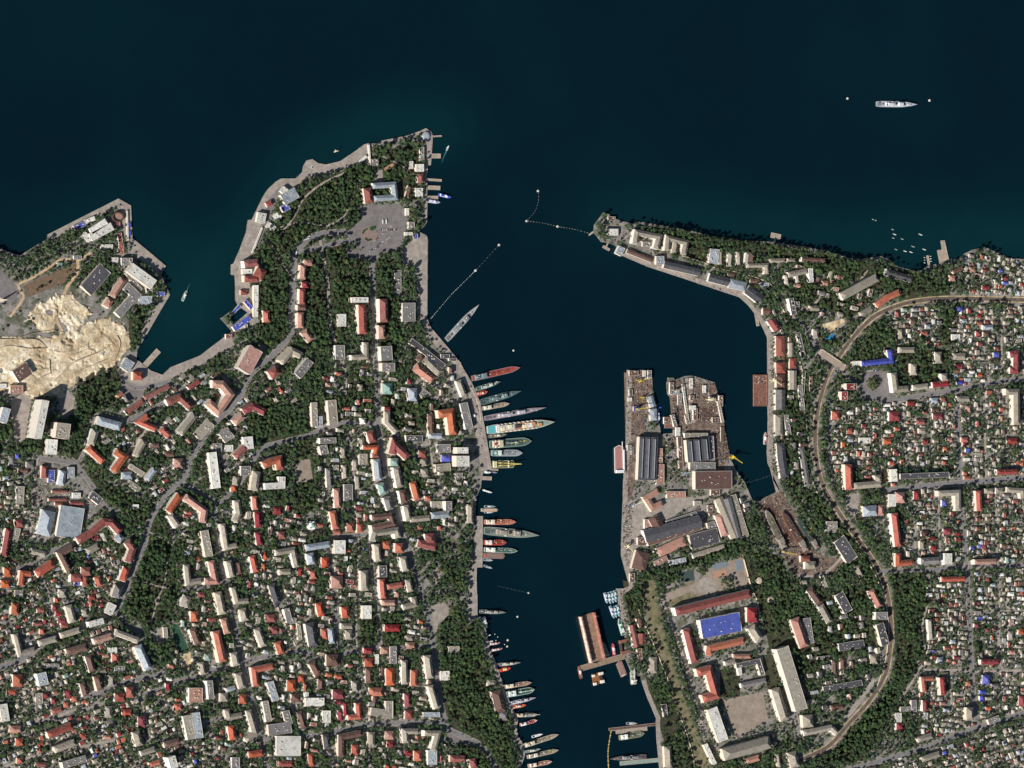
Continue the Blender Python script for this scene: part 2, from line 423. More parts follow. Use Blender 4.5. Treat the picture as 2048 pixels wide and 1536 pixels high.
# ------------------------------------------------------------------ traced data
# tiles of the photograph: "T x0 y0 scale kind"; roofs in tile units:
# colour+shape+height  width x,y x,y ...   (a roof that follows a line)   or   colour+shape+height @cx,cy,w,h
ROOFS = '''
T 0 384 .1953125 P
wf12 70 930,405 1090,300
wf12 85 930,465 1150,350
wf9 60 855,430 930,490
bf5 50 760,370 870,322
wf5 45 875,308 970,266
rf6 @1243,585,50,110
wf18 105 1330,770 1575,950
gf10 @1300,715,110,80
gf5 45 1230,740 1440,1010
pg10 72 1085,1175 1135,1095
pg10 72 1150,1070 1265,890
gf9 85 1205,1260 1390,1055 1290,960
df10 150 880,1010 1080,780
kf4 @610,745,50,45
gf4 @795,672,80,42
sf5 @1490,1110,130,90
bf5 @1650,1045,70,50
wf4 14 1302,190 1312,495
bf3 24 1325,310 1330,365
bf3 22 1328,395 1328,450
rf4 @1190,325,75,66
rf4 42 1222,420 1238,520
wf4 @1095,560,120,46
wf6 @1175,700,70,60
gf5 @1530,1000,60,50
sf4 60 1460,1060 1540,1090
T 400 250 .1953125 P
wf8 75 850,700 890,650
sf10 115 850,770 990,690
rg6 50 680,820 740,790
bf8 70 840,865 910,830
wf8 85 640,900 620,1000
wf5 55 765,915 825,955
wf5 55 690,1015 765,1065
wf4 14 640,1050 540,1310
T 600 250 .1953125 P
rg14 85 690,645 710,800
sg13 60 745,625 960,610 975,740 760,755
gf7 @760,385,80,70
wf4 16 705,200 720,400
wf5 28 590,390 680,320
wf10 @1230,440,75,80
rg9 @1235,545,60,90
ng6 50 1130,620 1100,740
wf8 @1222,690,70,90
wf6 @1140,410,36,80
gf6 38 1250,225 1250,365
wf6 @1100,890,30,75
gf6 @1142,1030,60,75
wf6 @1115,1115,75,36
bf5 @1185,1140,40,55
T 400 500 .1953125 A
rg14 75 455,150 600,125
rg12 105 640,190 585,290
rg12 70 455,295 600,295
wf9 @485,222,95,55
rg5 @450,435,70,50
wf7 46 575,360 570,690
bf6 58 345,810 515,690
bf6 36 462,520 530,600
bf5 28 335,650 410,568
wf5 @450,785,70,45
og9 70 680,620 685,740
rf5 @295,885,62,46
pf20 150 575,1010 450,1240
pg10 60 1060,155 1052,300
Rg10 68 1075,325 1080,390
rg10 62 1050,400 1047,560
ng11 @1045,590,90,55
pg11 60 1030,640 1030,800
pg11 80 1060,825 1140,930
pg10 @1112,130,90,66
tg18 68 830,1150 940,1030 1040,1080
gf14 85 1000,1290 1130,1130
rg16 100 715,1285 800,1225
gf12 95 1432,975 1435,1120
wf8 @1455,720,80,130
rg17 78 1660,560 1670,860
wf15 @1640,512,165,56
sf7 55 1580,590 1590,900
rg16 85 1880,500 1885,740
pg14 68 1862,770 1865,910
tg14 52 1700,945 1700,1095 1550,1103
gf14 115 1905,985 1915,1130
gf14 @1930,1200,130,85
kg8 @1920,1420,105,115
T 0 660 .1953125 A
nf10 140 160,480 300,385
sf6 @205,525,130,60
pf8 @170,610,130,85
wf5 @30,575,70,50
wf60 72 468,720 390,1110
tf48 140 655,955 635,1110
wf30 95 543,1120 530,1275
sf34 78 72,800 30,945
sg12 88 1000,925 1235,990
tg12 78 980,1020 930,1180
og14 72 900,1200 1060,1350
og14 76 1160,1450 1270,1300 1180,1240
og14 62 1600,1015 1430,940 1520,880
og9 68 1650,1010 1740,1090
rg12 72 1710,745 1840,690 1960,800
rg6 58 1290,850 1470,720
rg6 44 1480,700 1740,570
og9 @1412,470,100,85
sf8 105 1275,405 1335,310
tg12 76 2000,860 1840,1060
rg8 44 1930,600 2048,520
tg11 66 1480,1130 1390,1290
ng7 @1590,1180,90,48
ng7 @1730,1270,110,58
tf9 48 1330,1390 1470,1480
sg8 62 1590,1420 1500,1536
sg8 @1300,1490,110,78
pg7 @1830,1370,95,110
rg5 @1262,1012,52,46
sf5 @1200,1010,60,40
gf5 @1222,1090,52,50
gf5 @1340,1170,52,48
gg5 @120,1340,60,96
gg5 @310,1380,80,70
ng5 @240,1440,110,48
T 300 760 .1953125 A
pg18 80 590,222 700,322 822,150 735,45 640,42
Rg12 75 955,325 1050,270 1180,330
pg11 78 860,440 955,355
tf6 105 480,580 620,430
gf10 115 740,600 825,530
wf8 @810,700,80,70
rg12 68 870,790 985,680
wf13 130 960,650 1055,640
gf9 @690,690,90,80
wf26 78 640,740 685,1110
gf10 @980,930,100,95
tg8 58 890,990 870,1080
og8 @860,1112,60,66
tg15 78 1095,935 1065,1130
og15 78 1160,875 1240,835 1320,815 1335,920
wf15 66 1180,1090 1350,1082 1352,990
og11 58 1070,1190 1082,1330
Rg11 66 1100,1350 1112,1510
Rg7 @1305,1340,90,76
tg14 64 890,1230 910,1370 870,1450
og15 70 312,1172 190,1350
tg14 68 205,1375 290,1500
pg15 70 360,1195 560,1340 540,1460
tf13 58 1680,230 1690,480
sf11 @1732,430,66,115
tf13 88 1860,205 1882,460
gf14 58 1740,625 1905,618
gf14 78 1770,670 1792,760
tg9 48 1980,690 1982,800
tf8 @1900,900,60,58
gg10 58 1830,905 1842,1100
tg9 48 1990,870 2000,1010
pg10 66 1912,1110 1925,1310
T 640 760 .1953125 A
tg9 @425,640,52,90
rg12 78 510,520 545,640
og12 48 440,690 580,690 562,770
tf9 @442,812,80,112
tg8 @360,872,52,112
tg8 46 382,980 388,1120
gf9 @290,1155,88,170
rg12 @568,775,66,46
sg13 72 578,810 600,1030
kg13 72 620,1060 652,1170
gg13 70 682,1200 722,1330
Rg6 @400,1312,80,48
tg5 @402,1380,56,56
tg12 58 690,320 690,430 790,535
Rg12 @690,295,62,40
rg14 78 740,760 762,665 900,795
kg12 @762,842,80,80
tg13 70 782,890 822,1100
ng13 70 842,1130 866,1260
tg13 60 882,1285 912,1440
tg12 58 930,1430 1130,1410
sg12 68 1142,1390 1330,1372
gf17 @1318,1290,62,96
tf4 @1200,1280,120,72
og10 70 950,1040 1002,1230
og6 @1105,1212,60,52
rg8 @1050,760,78,78
tg8 @1062,842,70,78
tg8 @1072,952,72,80
og16 84 1212,352 1335,335 1362,560
ng7 58 1130,345 1142,560
sg8 @1182,572,140,58
df7 66 880,600 1050,602
sg9 @950,150,92,132
gf6 52 1030,165 1095,110
kg9 @700,110,100,120
wg6 @440,420,60,66
gf10 78 1470,235 1530,500
wf20 @1462,722,110,64
wf22 @1462,832,130,110
gf8 @1270,700,130,86
bg8 @1290,802,92,72
tf8 78 1185,905 1335,890
gf6 @1422,990,70,76
tf5 @1410,1172,46,40
tg8 58 1540,1275 1540,1470
T 700 540 .1953125 A
gf12 @602,432,130,190
gf4 66 490,0 490,270
df7 58 622,722 962,990
tg6 40 700,800 940,1020
pg7 90 665,990 855,1130
tg7 78 765,905 925,1060
ng7 60 690,930 745,880
df5 @975,885,90,40
df5 @1052,918,80,30
tg8 58 1112,1130 1172,1290
T 1160 400 .1953125 A
tg12 58 565,450 585,332 812,376 778,500
gf5 @690,452,100,48
tg12 56 892,520 905,390 1086,436 1062,560
tg11 46 985,425 962,540
sf9 92 1382,502 1366,650
tg8 38 1440,520 1440,665
tg8 48 1545,540 1530,680
tg8 40 1622,530 1630,670
ng8 56 1765,540 1752,640
tg8 46 1722,540 1702,680
tg9 46 1710,672 1912,668 1912,760
wf7 @345,330,90,70
nf4 @325,190,70,40
T 1160 400 .1953125 W
sf8 68 432,482 395,560
ng6 44 482,520 740,622
sf8 @820,618,80,86
dg9 74 862,660 1230,745
df6 36 740,652 1000,745
dg9 88 1322,790 1520,842
sg9 94 1532,852 1700,892
dg9 98 1712,912 1852,1022
ng5 @1552,770,80,38
ng5 @1792,830,100,40
sf5 @1890,870,90,48
T 1520 420 .13671875 A
tg9 68 142,742 370,742
tg9 58 402,736 520,736
ng9 64 612,720 960,740
tg10 54 380,950 405,1110
tg10 78 418,950 700,890
tg10 48 532,905 560,1060
wf11 58 740,852 756,1060
pg6 @952,1072,100,76
tg13 118 1192,1268 1720,982
og10 92 1700,1400 1860,1282 2048,1200
pg5 38 1382,1420 1500,1360
tg8 78 1472,1530 1640,1430
df11 72 452,1290 500,1530
df11 @520,1380,110,80
tg7 @802,1440,150,78
T 1768 420 .13671875 A
dg9 98 30,905 420,1020
ng9 58 1010,910 1160,840
pg8 @1002,1000,90,86
pg7 @1292,872,90,80
Rg6 @1490,1135,110,60
Rg6 @1770,1000,72,70
bg6 @1780,1070,80,50
sg6 @1860,1065,62,52
bg6 @1710,890,60,50
rg6 @1480,890,80,42
T 1480 610 .13671875 W
ng8 @385,90,100,100
rg9 108 442,212 545,362
rg10 130 590,455 592,750
rg10 138 596,840 600,1000
ng10 130 600,1015 600,1205
gg10 138 592,1240 592,1536
ng7 48 740,470 740,540
tg8 64 746,552 750,760
rg8 98 776,780 776,930
tg9 104 776,960 776,1240
df7 54 850,400 930,740
gf4 24 482,60 632,430
ng6 44 1055,1040 1046,1260
df5 38 940,962 920,1310
T 1480 610 .13671875 A
tg7 @1110,420,80,140
Rf18 @1632,1195,150,92
Rf16 @1530,1330,90,124
wf14 @1510,1185,60,60
T 1200 720 .1953125 W
sg7 58 510,370 545,480
sg7 68 546,500 552,620
dm14 188 500,790 482,1230
pf7 @610,980,60,150
pf8 @616,1170,80,205
dm16 235 1000,812 1020,1040
gf9 46 1138,780 1152,1030
tf8 @985,772,235,48
gf9 @1050,1092,258,90
nf14 185 975,1232 1350,1228
wf5 @800,735,40,90
nf6 42 815,790 832,1110
nf5 @975,555,40,120
nf5 @942,388,40,50
wf6 @950,490,60,48
tg9 78 1835,560 1836,780
dg9 88 1850,850 1862,1010 1895,1210
pf6 @1150,395,60,40
wf4 @935,240,30,110
wf4 @1070,300,30,80
nf5 @735,290,40,120
sf4 @770,335,80,46
gf6 34 742,560 775,680
nf4 28 880,560 900,650
tf5 24 1212,420 1258,640
nf5 @1238,420,38,110
nf4 @1180,615,60,56
gf4 @815,400,36,120
tf4 20 850,250 905,640
wf4 @455,150,24,86
gf5 @508,150,36,86
wf4 @308,405,36,40
df4 @315,335,34,66
bf4 @372,500,60,46
nf4 @345,135,90,50
gf4 @300,900,40,60
nf4 @690,620,70,70
gf3 @335,930,30,90
nf3 @1255,760,36,150
T 1200 960 .1953125 W
pg9 62 600,112 475,185 540,285 640,240
pf6 @780,150,190,68
ng9 116 548,382 604,490
pf6 @490,450,68,96
dg13 128 460,580 1030,422
nf8 @430,630,86,80
nf8 46 490,655 1040,485
gf5 42 682,440 990,340
pg7 96 595,745 870,622
sg7 62 705,732 900,682
df8 150 925,640 1210,562
tg6 52 952,780 1270,682
sf5 56 712,850 880,820
ng9 145 442,735 392,920
tg11 88 1215,185 1385,590
pg9 84 1215,350 1290,575
gg11 84 1300,190 1410,590
tf7 56 1362,152 1502,585
nf5 @1130,290,52,60
tf6 50 850,360 1000,320
nf5 44 545,300 640,280
pf6 60 560,860 690,800
nf5 @330,1000,50,90
gf6 60 1100,470 1180,450
nf6 @1180,130,90,60
tf5 @1000,240,70,50
T 1200 960 .1953125 A
rg16 84 775,1350 1540,1162
Rg11 @1562,1382,112,150
T 1140 1236 .1953125 A
bf13 195 1345,118 1745,36
rg12 78 1192,112 1282,460
og11 68 1420,385 1432,312 1785,230
tg11 88 1855,85 1950,230
og13 82 1300,562 1420,532 1492,792 1360,830
pg6 @1762,392,180,48
df8 48 1702,492 1930,442 1972,580
gg7 48 1752,692 2010,640
wf14 104 1455,925 1572,1260
tg15 125 1572,1402 2048,1272
df5 46 962,882 982,1010
wf8 40 1385,1290 1485,1500
tg9 50 1590,470 1700,440
wf8 36 1730,480 1745,590
tg7 78 1000,1312 1012,1536
T 1140 1236 .1953125 W
tg7 @852,485,78,170
rg8 58 632,72 682,300
nf6 46 708,312 722,440
ng6 52 700,0 735,95
rg6 @735,215,70,110
T 1480 960 .1953125 A
og15 76 1112,-160 1122,100
tg14 66 1172,62 1450,40
sg9 110 1262,322 1405,312
pg8 @1440,310,70,110
pg9 @1642,180,100,110
wf9 @1560,210,70,130
og15 70 1582,340 1622,682
og13 58 1622,750 1622,858 1772,842
gg13 66 1852,832 2048,822
df9 126 1012,602 1152,822
tf6 @940,482,110,116
rg8 @672,808,100,66
tg8 @722,872,110,80
ng9 78 712,1112 822,1270
tg9 68 826,1280 920,1460
df12 92 1012,1162 1112,1350
pg9 68 1342,1122 1430,1300
gf12 @1450,1392,120,80
tg6 50 1195,880 1250,990
T 1480 1236 .1953125 A
pg12 96 560,0 662,300
gf9 74 682,0 722,260
tf20 125 435,305 632,942
tg12 88 362,722 462,1050
tg11 106 692,992 702,1120
tg11 58 652,1182 932,1122 1000,1182
df9 78 1012,302 1270,262
df8 58 852,732 1250,662
ng6 54 932,922 1060,902
ng6 48 965,432 970,580
ng6 44 1050,412 1050,530
ng5 30 1150,440 1150,515
tg7 @1372,422,78,98
df12 78 1432,60 1492,280
tg9 60 1822,1250 1970,1202
tg9 58 1862,1450 2048,1390
tg9 95 530,1370 570,1530
tg8 40 382,1395 402,1530
pg6 60 60,1470 200,1430
T 1648 600 .1953125 A
bg13 54 385,652 690,622 672,510
wf9 @330,650,72,50
tg14 62 715,745 738,918 870,908
tg13 58 912,900 1070,882
Rg13 58 1112,872 1282,852
tg13 66 1232,752 1242,830
tg11 58 772,512 930,512
tg10 66 922,652 922,770
tg9 72 1172,532 1176,650
tg7 48 780,300 790,400
Rg12 66 1905,562 1972,548 1968,722 1905,722
tg15 66 1862,942 1972,942 1976,1280
og8 @120,1182,80,90
Rg8 @722,1192,110,98
Rg6 @1165,1192,100,60
rg6 @990,1250,92,52
Rg6 @890,1062,80,50
wf6 @1352,382,80,62
tg7 @1388,580,130,68
Rg6 @1380,680,76,44
bg6 @1396,846,62,40
bg6 @1766,562,62,52
og6 @1590,240,62,38
Rg6 @1592,168,52,40
Rg6 @1600,450,50,40
Rg6 @1580,350,48,60
ng6 @1660,350,60,50
og6 @1030,346,70,46
ng6 @915,222,60,52
sg6 @1066,272,50,42
sg6 @1680,282,110,50
bg6 @1390,92,60,50
Rg6 @1490,112,40,50
og6 @1440,1432,70,50
Rg6 @1930,1446,110,62
Rg6 @1040,1456,60,52
og6 @652,1450,88,62
pg6 @1286,1432,62,46
og6 @752,1322,60,42
tg7 @1426,1012,140,58
sg6 @1130,1032,80,60
pg6 @1480,1122,58,80
og6 @265,1342,60,60
tg6 @1006,1342,72,52
ng5 @1145,1130,80,36
wf6 @420,1440,110,60
T 1648 860 .1953125 A
tg13 66 552,462 562,545
wf14 58 716,402 722,530
df14 54 782,476 1280,456
Rg11 54 1772,432 1990,426
tg14 58 1172,652 1372,642 1376,830
og14 58 1582,622 1592,830
tg10 @1690,626,90,54
tg10 @1800,622,80,58
tg10 54 1872,612 2030,622 2040,700
sg11 56 1002,1342 1240,1332
wf11 @1272,1322,76,118
pg14 54 1542,1352 1770,1346
og12 50 1202,1530 1450,1522
bg6 @1522,1212,42,42
bg6 @1600,1192,42,34
bg6 @1232,750,52,62
Rg7 @950,672,62,92
Rg6 @1262,1042,80,62
Rg6 @1366,1062,70,42
Rg6 @1376,1122,62,42
Rg6 @1110,1112,70,38
Rg6 @1122,1212,62,52
tg6 @1006,1182,52,92
ng6 @1036,1062,70,52
T 1748 1236 .146484375 A
og13 58 692,1010 672,832 820,826
Rg13 74 932,812 952,1050
Rg11 68 696,1122 702,1270
Rg11 68 1462,602 1710,596
bg9 106 1536,782 1530,910
bg7 @1490,1012,90,62
bg7 @1476,1102,62,70
gf9 66 542,1122 546,1280
gf9 66 362,1246 495,1242
wf9 @335,1360,80,130
Rg10 @352,1482,92,92
tg14 98 1312,1222 1312,1400
Rg9 88 2022,1062 2016,1200
pg7 @1890,470,92,62
og7 @2010,190,80,72
tg6 @1870,240,72,120
Rg6 @822,540,70,50
sg7 @902,576,80,80
Rg6 @1130,546,80,42
wf6 @1045,150,52,60
sg6 @1082,326,70,60
Rg6 @1400,106,62,62
Rg6 @1542,166,50,60
Rg6 @1646,160,50,42
og6 @1616,270,32,62
ng6 @1196,846,56,56
og6 @1290,896,60,60
gg7 @1652,930,100,60
sf6 @712,1340,46,92
gf8 76 1562,1422 1710,1362
tg8 58 762,20 782,300
T 0 900 .1953125 P
sg9 66 650,212 622,360
sg10 145 502,622 442,870
sf10 245 745,582 695,900
rg7 66 462,162 452,290
bf5 @525,270,66,130
bf5 @588,268,52,112
rg5 @612,425,160,26
rg5 @592,510,190,30
rg5 @790,546,150,36
rg5 @612,552,100,30
wf5 @785,466,80,58
df7 80 930,450 1030,530
sf6 @728,235,66,120
T 0 900 .1953125 A
tf7 76 212,372 202,550
rg8 @195,752,88,80
rg11 66 92,805 42,1090
tf6 66 180,800 150,930
tg8 58 312,1032 470,1070
rg14 78 792,930 932,850 1062,735 1140,742 1232,842
sg13 76 1190,875 1255,925
rg14 74 1302,932 1362,1010 1312,1150
og13 74 1300,1202 1252,1340
gg13 84 1222,1392 1182,1510
ng14 64 750,992 622,1062 712,1240
og12 84 372,1272 542,1160
og11 58 216,1390 232,1262 330,1270
og9 @82,1252,78,100
og9 @56,1372,90,80
rg12 @785,1310,120,80
rg12 @880,1242,100,88
rg11 @872,1335,60,104
bf5 @785,1372,50,36
og10 68 992,1292 1022,1400
tg9 66 892,1042 1010,980
sg9 56 1570,220 1450,400
tf9 50 1320,330 1430,410
wf5 @1380,582,80,50
T 340 1000 .1953125 A
tg13 54 542,242 582,488 690,462
tf13 76 352,312 402,580
tg13 58 172,662 192,848 330,822
pg13 70 422,622 465,830 355,832
tg13 58 602,622 640,790
ng9 40 700,640 720,760
tg13 54 652,892 690,1040 810,1030
Rg10 64 900,330 922,460
og10 64 842,572 882,740
og8 58 952,542 990,610
og7 @960,692,40,80
tg13 58 1082,542 1262,512 1300,690
tg11 58 1122,742 1240,732
Rg8 @1330,736,50,80
sg13 66 1392,492 1640,452
sg13 76 1432,545 1452,660
wf12 @1742,482,108,138
og9 @1592,642,80,108
og9 68 1462,722 1472,810
pg11 @1712,842,118,128
rg7 @1142,362,80,78
dg9 78 1042,862 1102,1060
rg8 @1032,1212,98,78
rg7 @1062,1332,88,78
og10 68 1522,1052 1552,1190
og9 78 1792,1092 1802,1210
tg9 88 182,982 142,1090
rg8 @322,972,80,58
tg13 74 492,942 542,1170
pg12 68 552,1212 592,1370
og9 @252,1192,80,108
rg6 @432,1230,90,42
tg9 78 742,1112 772,1240
ng11 76 232,1312 292,1480
tg11 68 892,1312 962,1500
gf9 58 1192,1112 1220,1230 1290,1240
tf7 38 1312,1242 1332,1430
dg12 96 1432,1262 1472,1500
og9 @1582,1372,70,108
sg9 58 1642,1312 1662,1470
tg8 @1812,1292,118,58
tg8 @1832,1382,70,98
T 640 1000 .1953125 A
og12 70 130,112 166,300
og10 @172,330,82,40
og9 @312,282,80,98
og9 @410,290,60,90
ng14 58 532,182 722,162 746,240 532,288
tg14 62 542,420 562,342 782,312 802,390
tg14 62 582,452 602,630
og10 @676,462,84,80
og11 @812,492,84,100
tg12 68 852,582 882,730
df11 78 642,672 646,790
og13 58 636,812 652,1010
og12 54 692,892 850,862
pg10 @702,1052,138,58
tg11 58 902,812 932,940
tg11 58 962,992 972,1070 850,1100
rg12 78 1002,442 1190,482
rg12 98 1122,342 1132,450
tg12 76 452,722 462,930
wf12 @482,1150,88,138
Rg9 @742,1312,160,74
tg7 @912,1412,80,58
pg7 @932,1492,90,70
T 0 1236 .1953125 A
tg13 52 162,162 212,368 360,322
tg13 62 402,262 580,212
tg13 62 622,182 820,122
wf14 62 912,70 1060,30
pg13 62 962,242 1150,182
tg14 62 1182,142 1420,232
sg14 84 1412,282 1522,530
ng12 72 682,352 890,292
ng12 72 902,382 952,550
ng12 72 992,592 1032,740
ng12 62 842,662 882,800
sf16 96 422,562 452,690
gf8 @530,492,150,48
og11 @182,642,98,128
og7 @122,760,88,50
rg12 74 492,1202 740,1100
tg12 68 562,1352 770,1270
gf13 68 642,1510 880,1440
tg12 78 1392,1162 1432,1310
tg11 54 1442,1390 1590,1340
ng12 58 1682,1302 1840,1260
wf24 76 1755,1420 1790,1536
rg9 @1230,812,108,90
og9 @1332,762,80,108
tf5 40 1690,95 1700,210
og8 @1182,410,70,90
wf7 @1152,332,90,60
rg6 @1032,366,70,36
gf7 @1232,522,90,60
tg7 @1142,642,60,108
og7 @1302,970,98,70
Rg8 @1452,1062,80,108
Rg7 @700,782,70,90
og7 @762,832,60,60
Rg6 @472,800,52,50
Rg6 @552,852,52,60
rg7 60 530,965 640,930
og6 @682,892,56,56
tf7 @402,822,70,108
pg7 @162,1142,120,80
pg6 @1100,1222,80,42
og6 @852,1212,70,60
og7 @202,1272,80,78
og6 @202,1462,60,60
rg8 @422,1502,120,50
wf13 78 32,882 62,1060
og6 @1822,912,80,70
Rg6 @1722,702,50,70
tg7 @1112,962,70,118
og8 50 1530,1505 1640,1475
T 360 1236 .1953125 A
pf13 @162,790,138,148
og14 78 372,132 442,450
tg12 74 552,352 582,490
kg6 @282,402,60,70
tg8 58 216,452 242,580
gf16 58 302,642 322,830
tg12 76 602,562 642,720
sg9 48 472,742 570,712
tg9 @452,812,80,88
og9 @642,832,80,98
tf15 86 70,1000 122,1240
sf15 80 160,970 200,1230
tg12 58 482,932 502,1020 640,992
tg12 62 702,942 772,1180 672,1250
og12 74 522,1102 542,1250
tf13 58 872,852 912,1060
gf13 112 905,1150 1140,1120
gf12 68 1082,952 1120,1090
wf12 @1112,1312,248,206
og11 68 702,1402 850,1380
og12 64 782,700 762,532 960,492
sf11 68 922,652 982,850
og9 @1142,692,90,118
ng8 @1182,822,80,80
og9 74 1002,242 1042,370
ng9 78 1352,452 1422,590
ng8 @1442,682,60,118
ng10 @1562,432,128,118
Rg9 @1622,782,118,98
Rg8 38 1592,862 1692,882 1694,1000
Rg8 @1642,1002,50,108
og11 54 1822,870 1832,1012 1720,1022
wf11 @1382,862,188,88
ng9 58 1222,962 1272,1130
wf9 @1502,1012,80,128
dg10 68 1492,1192 1512,1340
ng12 62 1652,1420 1652,1222 1862,1180
og9 @1792,1352,70,108
tg9 @1962,1242,70,148
og9 60 1340,1390 1350,1520
rg8 @1082,1492,150,60
gf9 @570,1482,80,108
og6 @1622,602,80,50
og6 @1242,622,68,78
tg7 @1792,702,70,118
T 720 1236 .1953125 A
Rg8 @82,336,90,62
pg7 @252,332,80,78
wf6 @172,422,40,100
gf8 @340,380,66,178
og8 @92,456,90,88
ng8 @92,592,68,148
og10 @312,602,90,178
ng6 @225,552,32,118
og8 @162,756,138,88
tf12 76 112,955 300,985 300,850
tg11 62 456,432 462,680
og10 68 556,532 552,700
Rg10 62 482,772 488,910
rg9 @502,992,80,88
tg15 72 692,382 722,620
tg14 58 722,692 792,930
sf10 @732,990,168,50
tg13 58 472,1280 462,1162 600,1160
tg13 58 662,1180 800,1182 752,1360
pg8 @302,1202,90,88
Rg7 @312,1292,70,60
og9 @592,1412,78,108
Rg7 @492,1382,80,60
sf12 @742,1430,90,150
rg11 @1002,1440,158,70
rg11 70 1150,1440 1170,1536
tf6 @962,322,108,66
wf6 @872,592,88,98
tg7 @1345,665,80,60
ng8 106 1395,745 1445,965
gg8 @1475,1005,82,90
T 0 1040 .1953125 A
og10 78 162,852 152,970
rg6 @422,922,80,60
tg12 74 702,872 752,1050
Rg6 @562,902,50,60
Rg6 @602,962,70,50
Rg6 @632,1032,80,50
rg6 @662,1082,80,48
rg6 @392,1066,100,40
Rg6 @462,1042,42,52
og6 @432,1142,50,60
tg7 58 862,910 880,990
wf12 76 1160,860 1110,960
tg7 @642,752,80,88
gf6 @192,752,80,70
og6 @582,822,44,52
Rg6 @942,792,70,50
T 0 0 1 W
gg7 11 1603,895 1616,972
gf6 8 1600,770 1606,820
tf5 7 1643,1150 1652,1175
gf6 9 1572,830 1578,870
'''
WEST = [(-160,470),(0,497),(40,511),(62,497),(95,477),(95,469),(237,397),(262,411),(265,476),(305,509),(332,532),(322,550),(336,579),(340,589),(289,677),(275,699),(273,719),(281,724),(289,732),(320,754),(342,734),(400,711),(464,662),(441,637),(482,607),(487,601),(471,582),(470,552),(462,549),(462,529),(467,527),(479,500),(492,465),(496,440),(504,439),(525,395),(535,379),(552,363),(562,357),(591,357),(605,344),(607,332),(613,321),(625,318),(636,326),(652,329),(681,322),(712,301),(728,289),(738,286),(756,287),(764,281),(815,271),(842,261),(852,256),(860,262),(865,271),(862,289),(862,307),(860,316),(856,332),(854,355),(855,369),(854,400),(855,408),(854,445),(849,453),(838,463),(854,471),(856,480),(855,638),(862,655),(887,684),(921,725),(928,739),(944,765),(960,804),(967,840),(984,938),(968,942),(964,955),(962,975),(953,994),(951,1032),(966,1032),(965,1135),(954,1135),(952,1187),(955,1188),(955,1230),(962,1234),(968,1245),(976,1277),(980,1299),(993,1328),(1001,1353),(1011,1381),(1021,1408),(1036,1437),(1034,1457),(1036,1472),(1046,1486),(1050,1510),(1042,1536),(1045,1680),(-160,1680)]
EAST = [(1322,1680),(1319,1536),(1314,1484),(1312,1443),(1313,1437),(1296,1398),(1283,1361),(1282,1353),(1265,1350),(1250,1315),(1250,1270),(1243,1240),(1232,1177),(1247,1177),(1258,1172),(1256,1160),(1250,1140),(1242,1110),(1243,1080),(1246,1000),(1247,960),(1251,900),(1253,800),(1254,740),(1303,740),(1306,780),(1310,800),(1317,835),(1322,868),(1346,866),(1347,855),(1341,795),(1335,788),(1333,770),(1336,755),(1347,755),(1350,760),(1370,752),(1385,751),(1430,765),(1434,785),(1445,810),(1450,860),(1458,905),(1462,920),(1475,945),(1490,965),(1505,1000),(1513,1003),(1560,980),(1559,976),(1548,952),(1536,927),(1534,907),(1536,857),(1535,744),(1535,676),(1525,654),(1511,629),(1496,610),(1480,595),(1394,566),(1285,529),(1234,507),(1240,496),(1219,486),(1203,484),(1187,464),(1189,449),(1207,425),(1215,427),(1232,437),(1240,441),(1265,447),(1277,443),(1336,453),(1394,464),(1433,476),(1512,482),(1547,484),(1602,492),(1657,502),(1698,516),(1725,518),(1762,512),(1780,520),(1795,533),(1834,543),(1846,539),(1855,532),(1877,527),(1898,518),(1918,518),(1929,507),(1946,499),(1970,494),(1994,505),(2021,516),(2041,518),(2210,518),(2210,1680)]
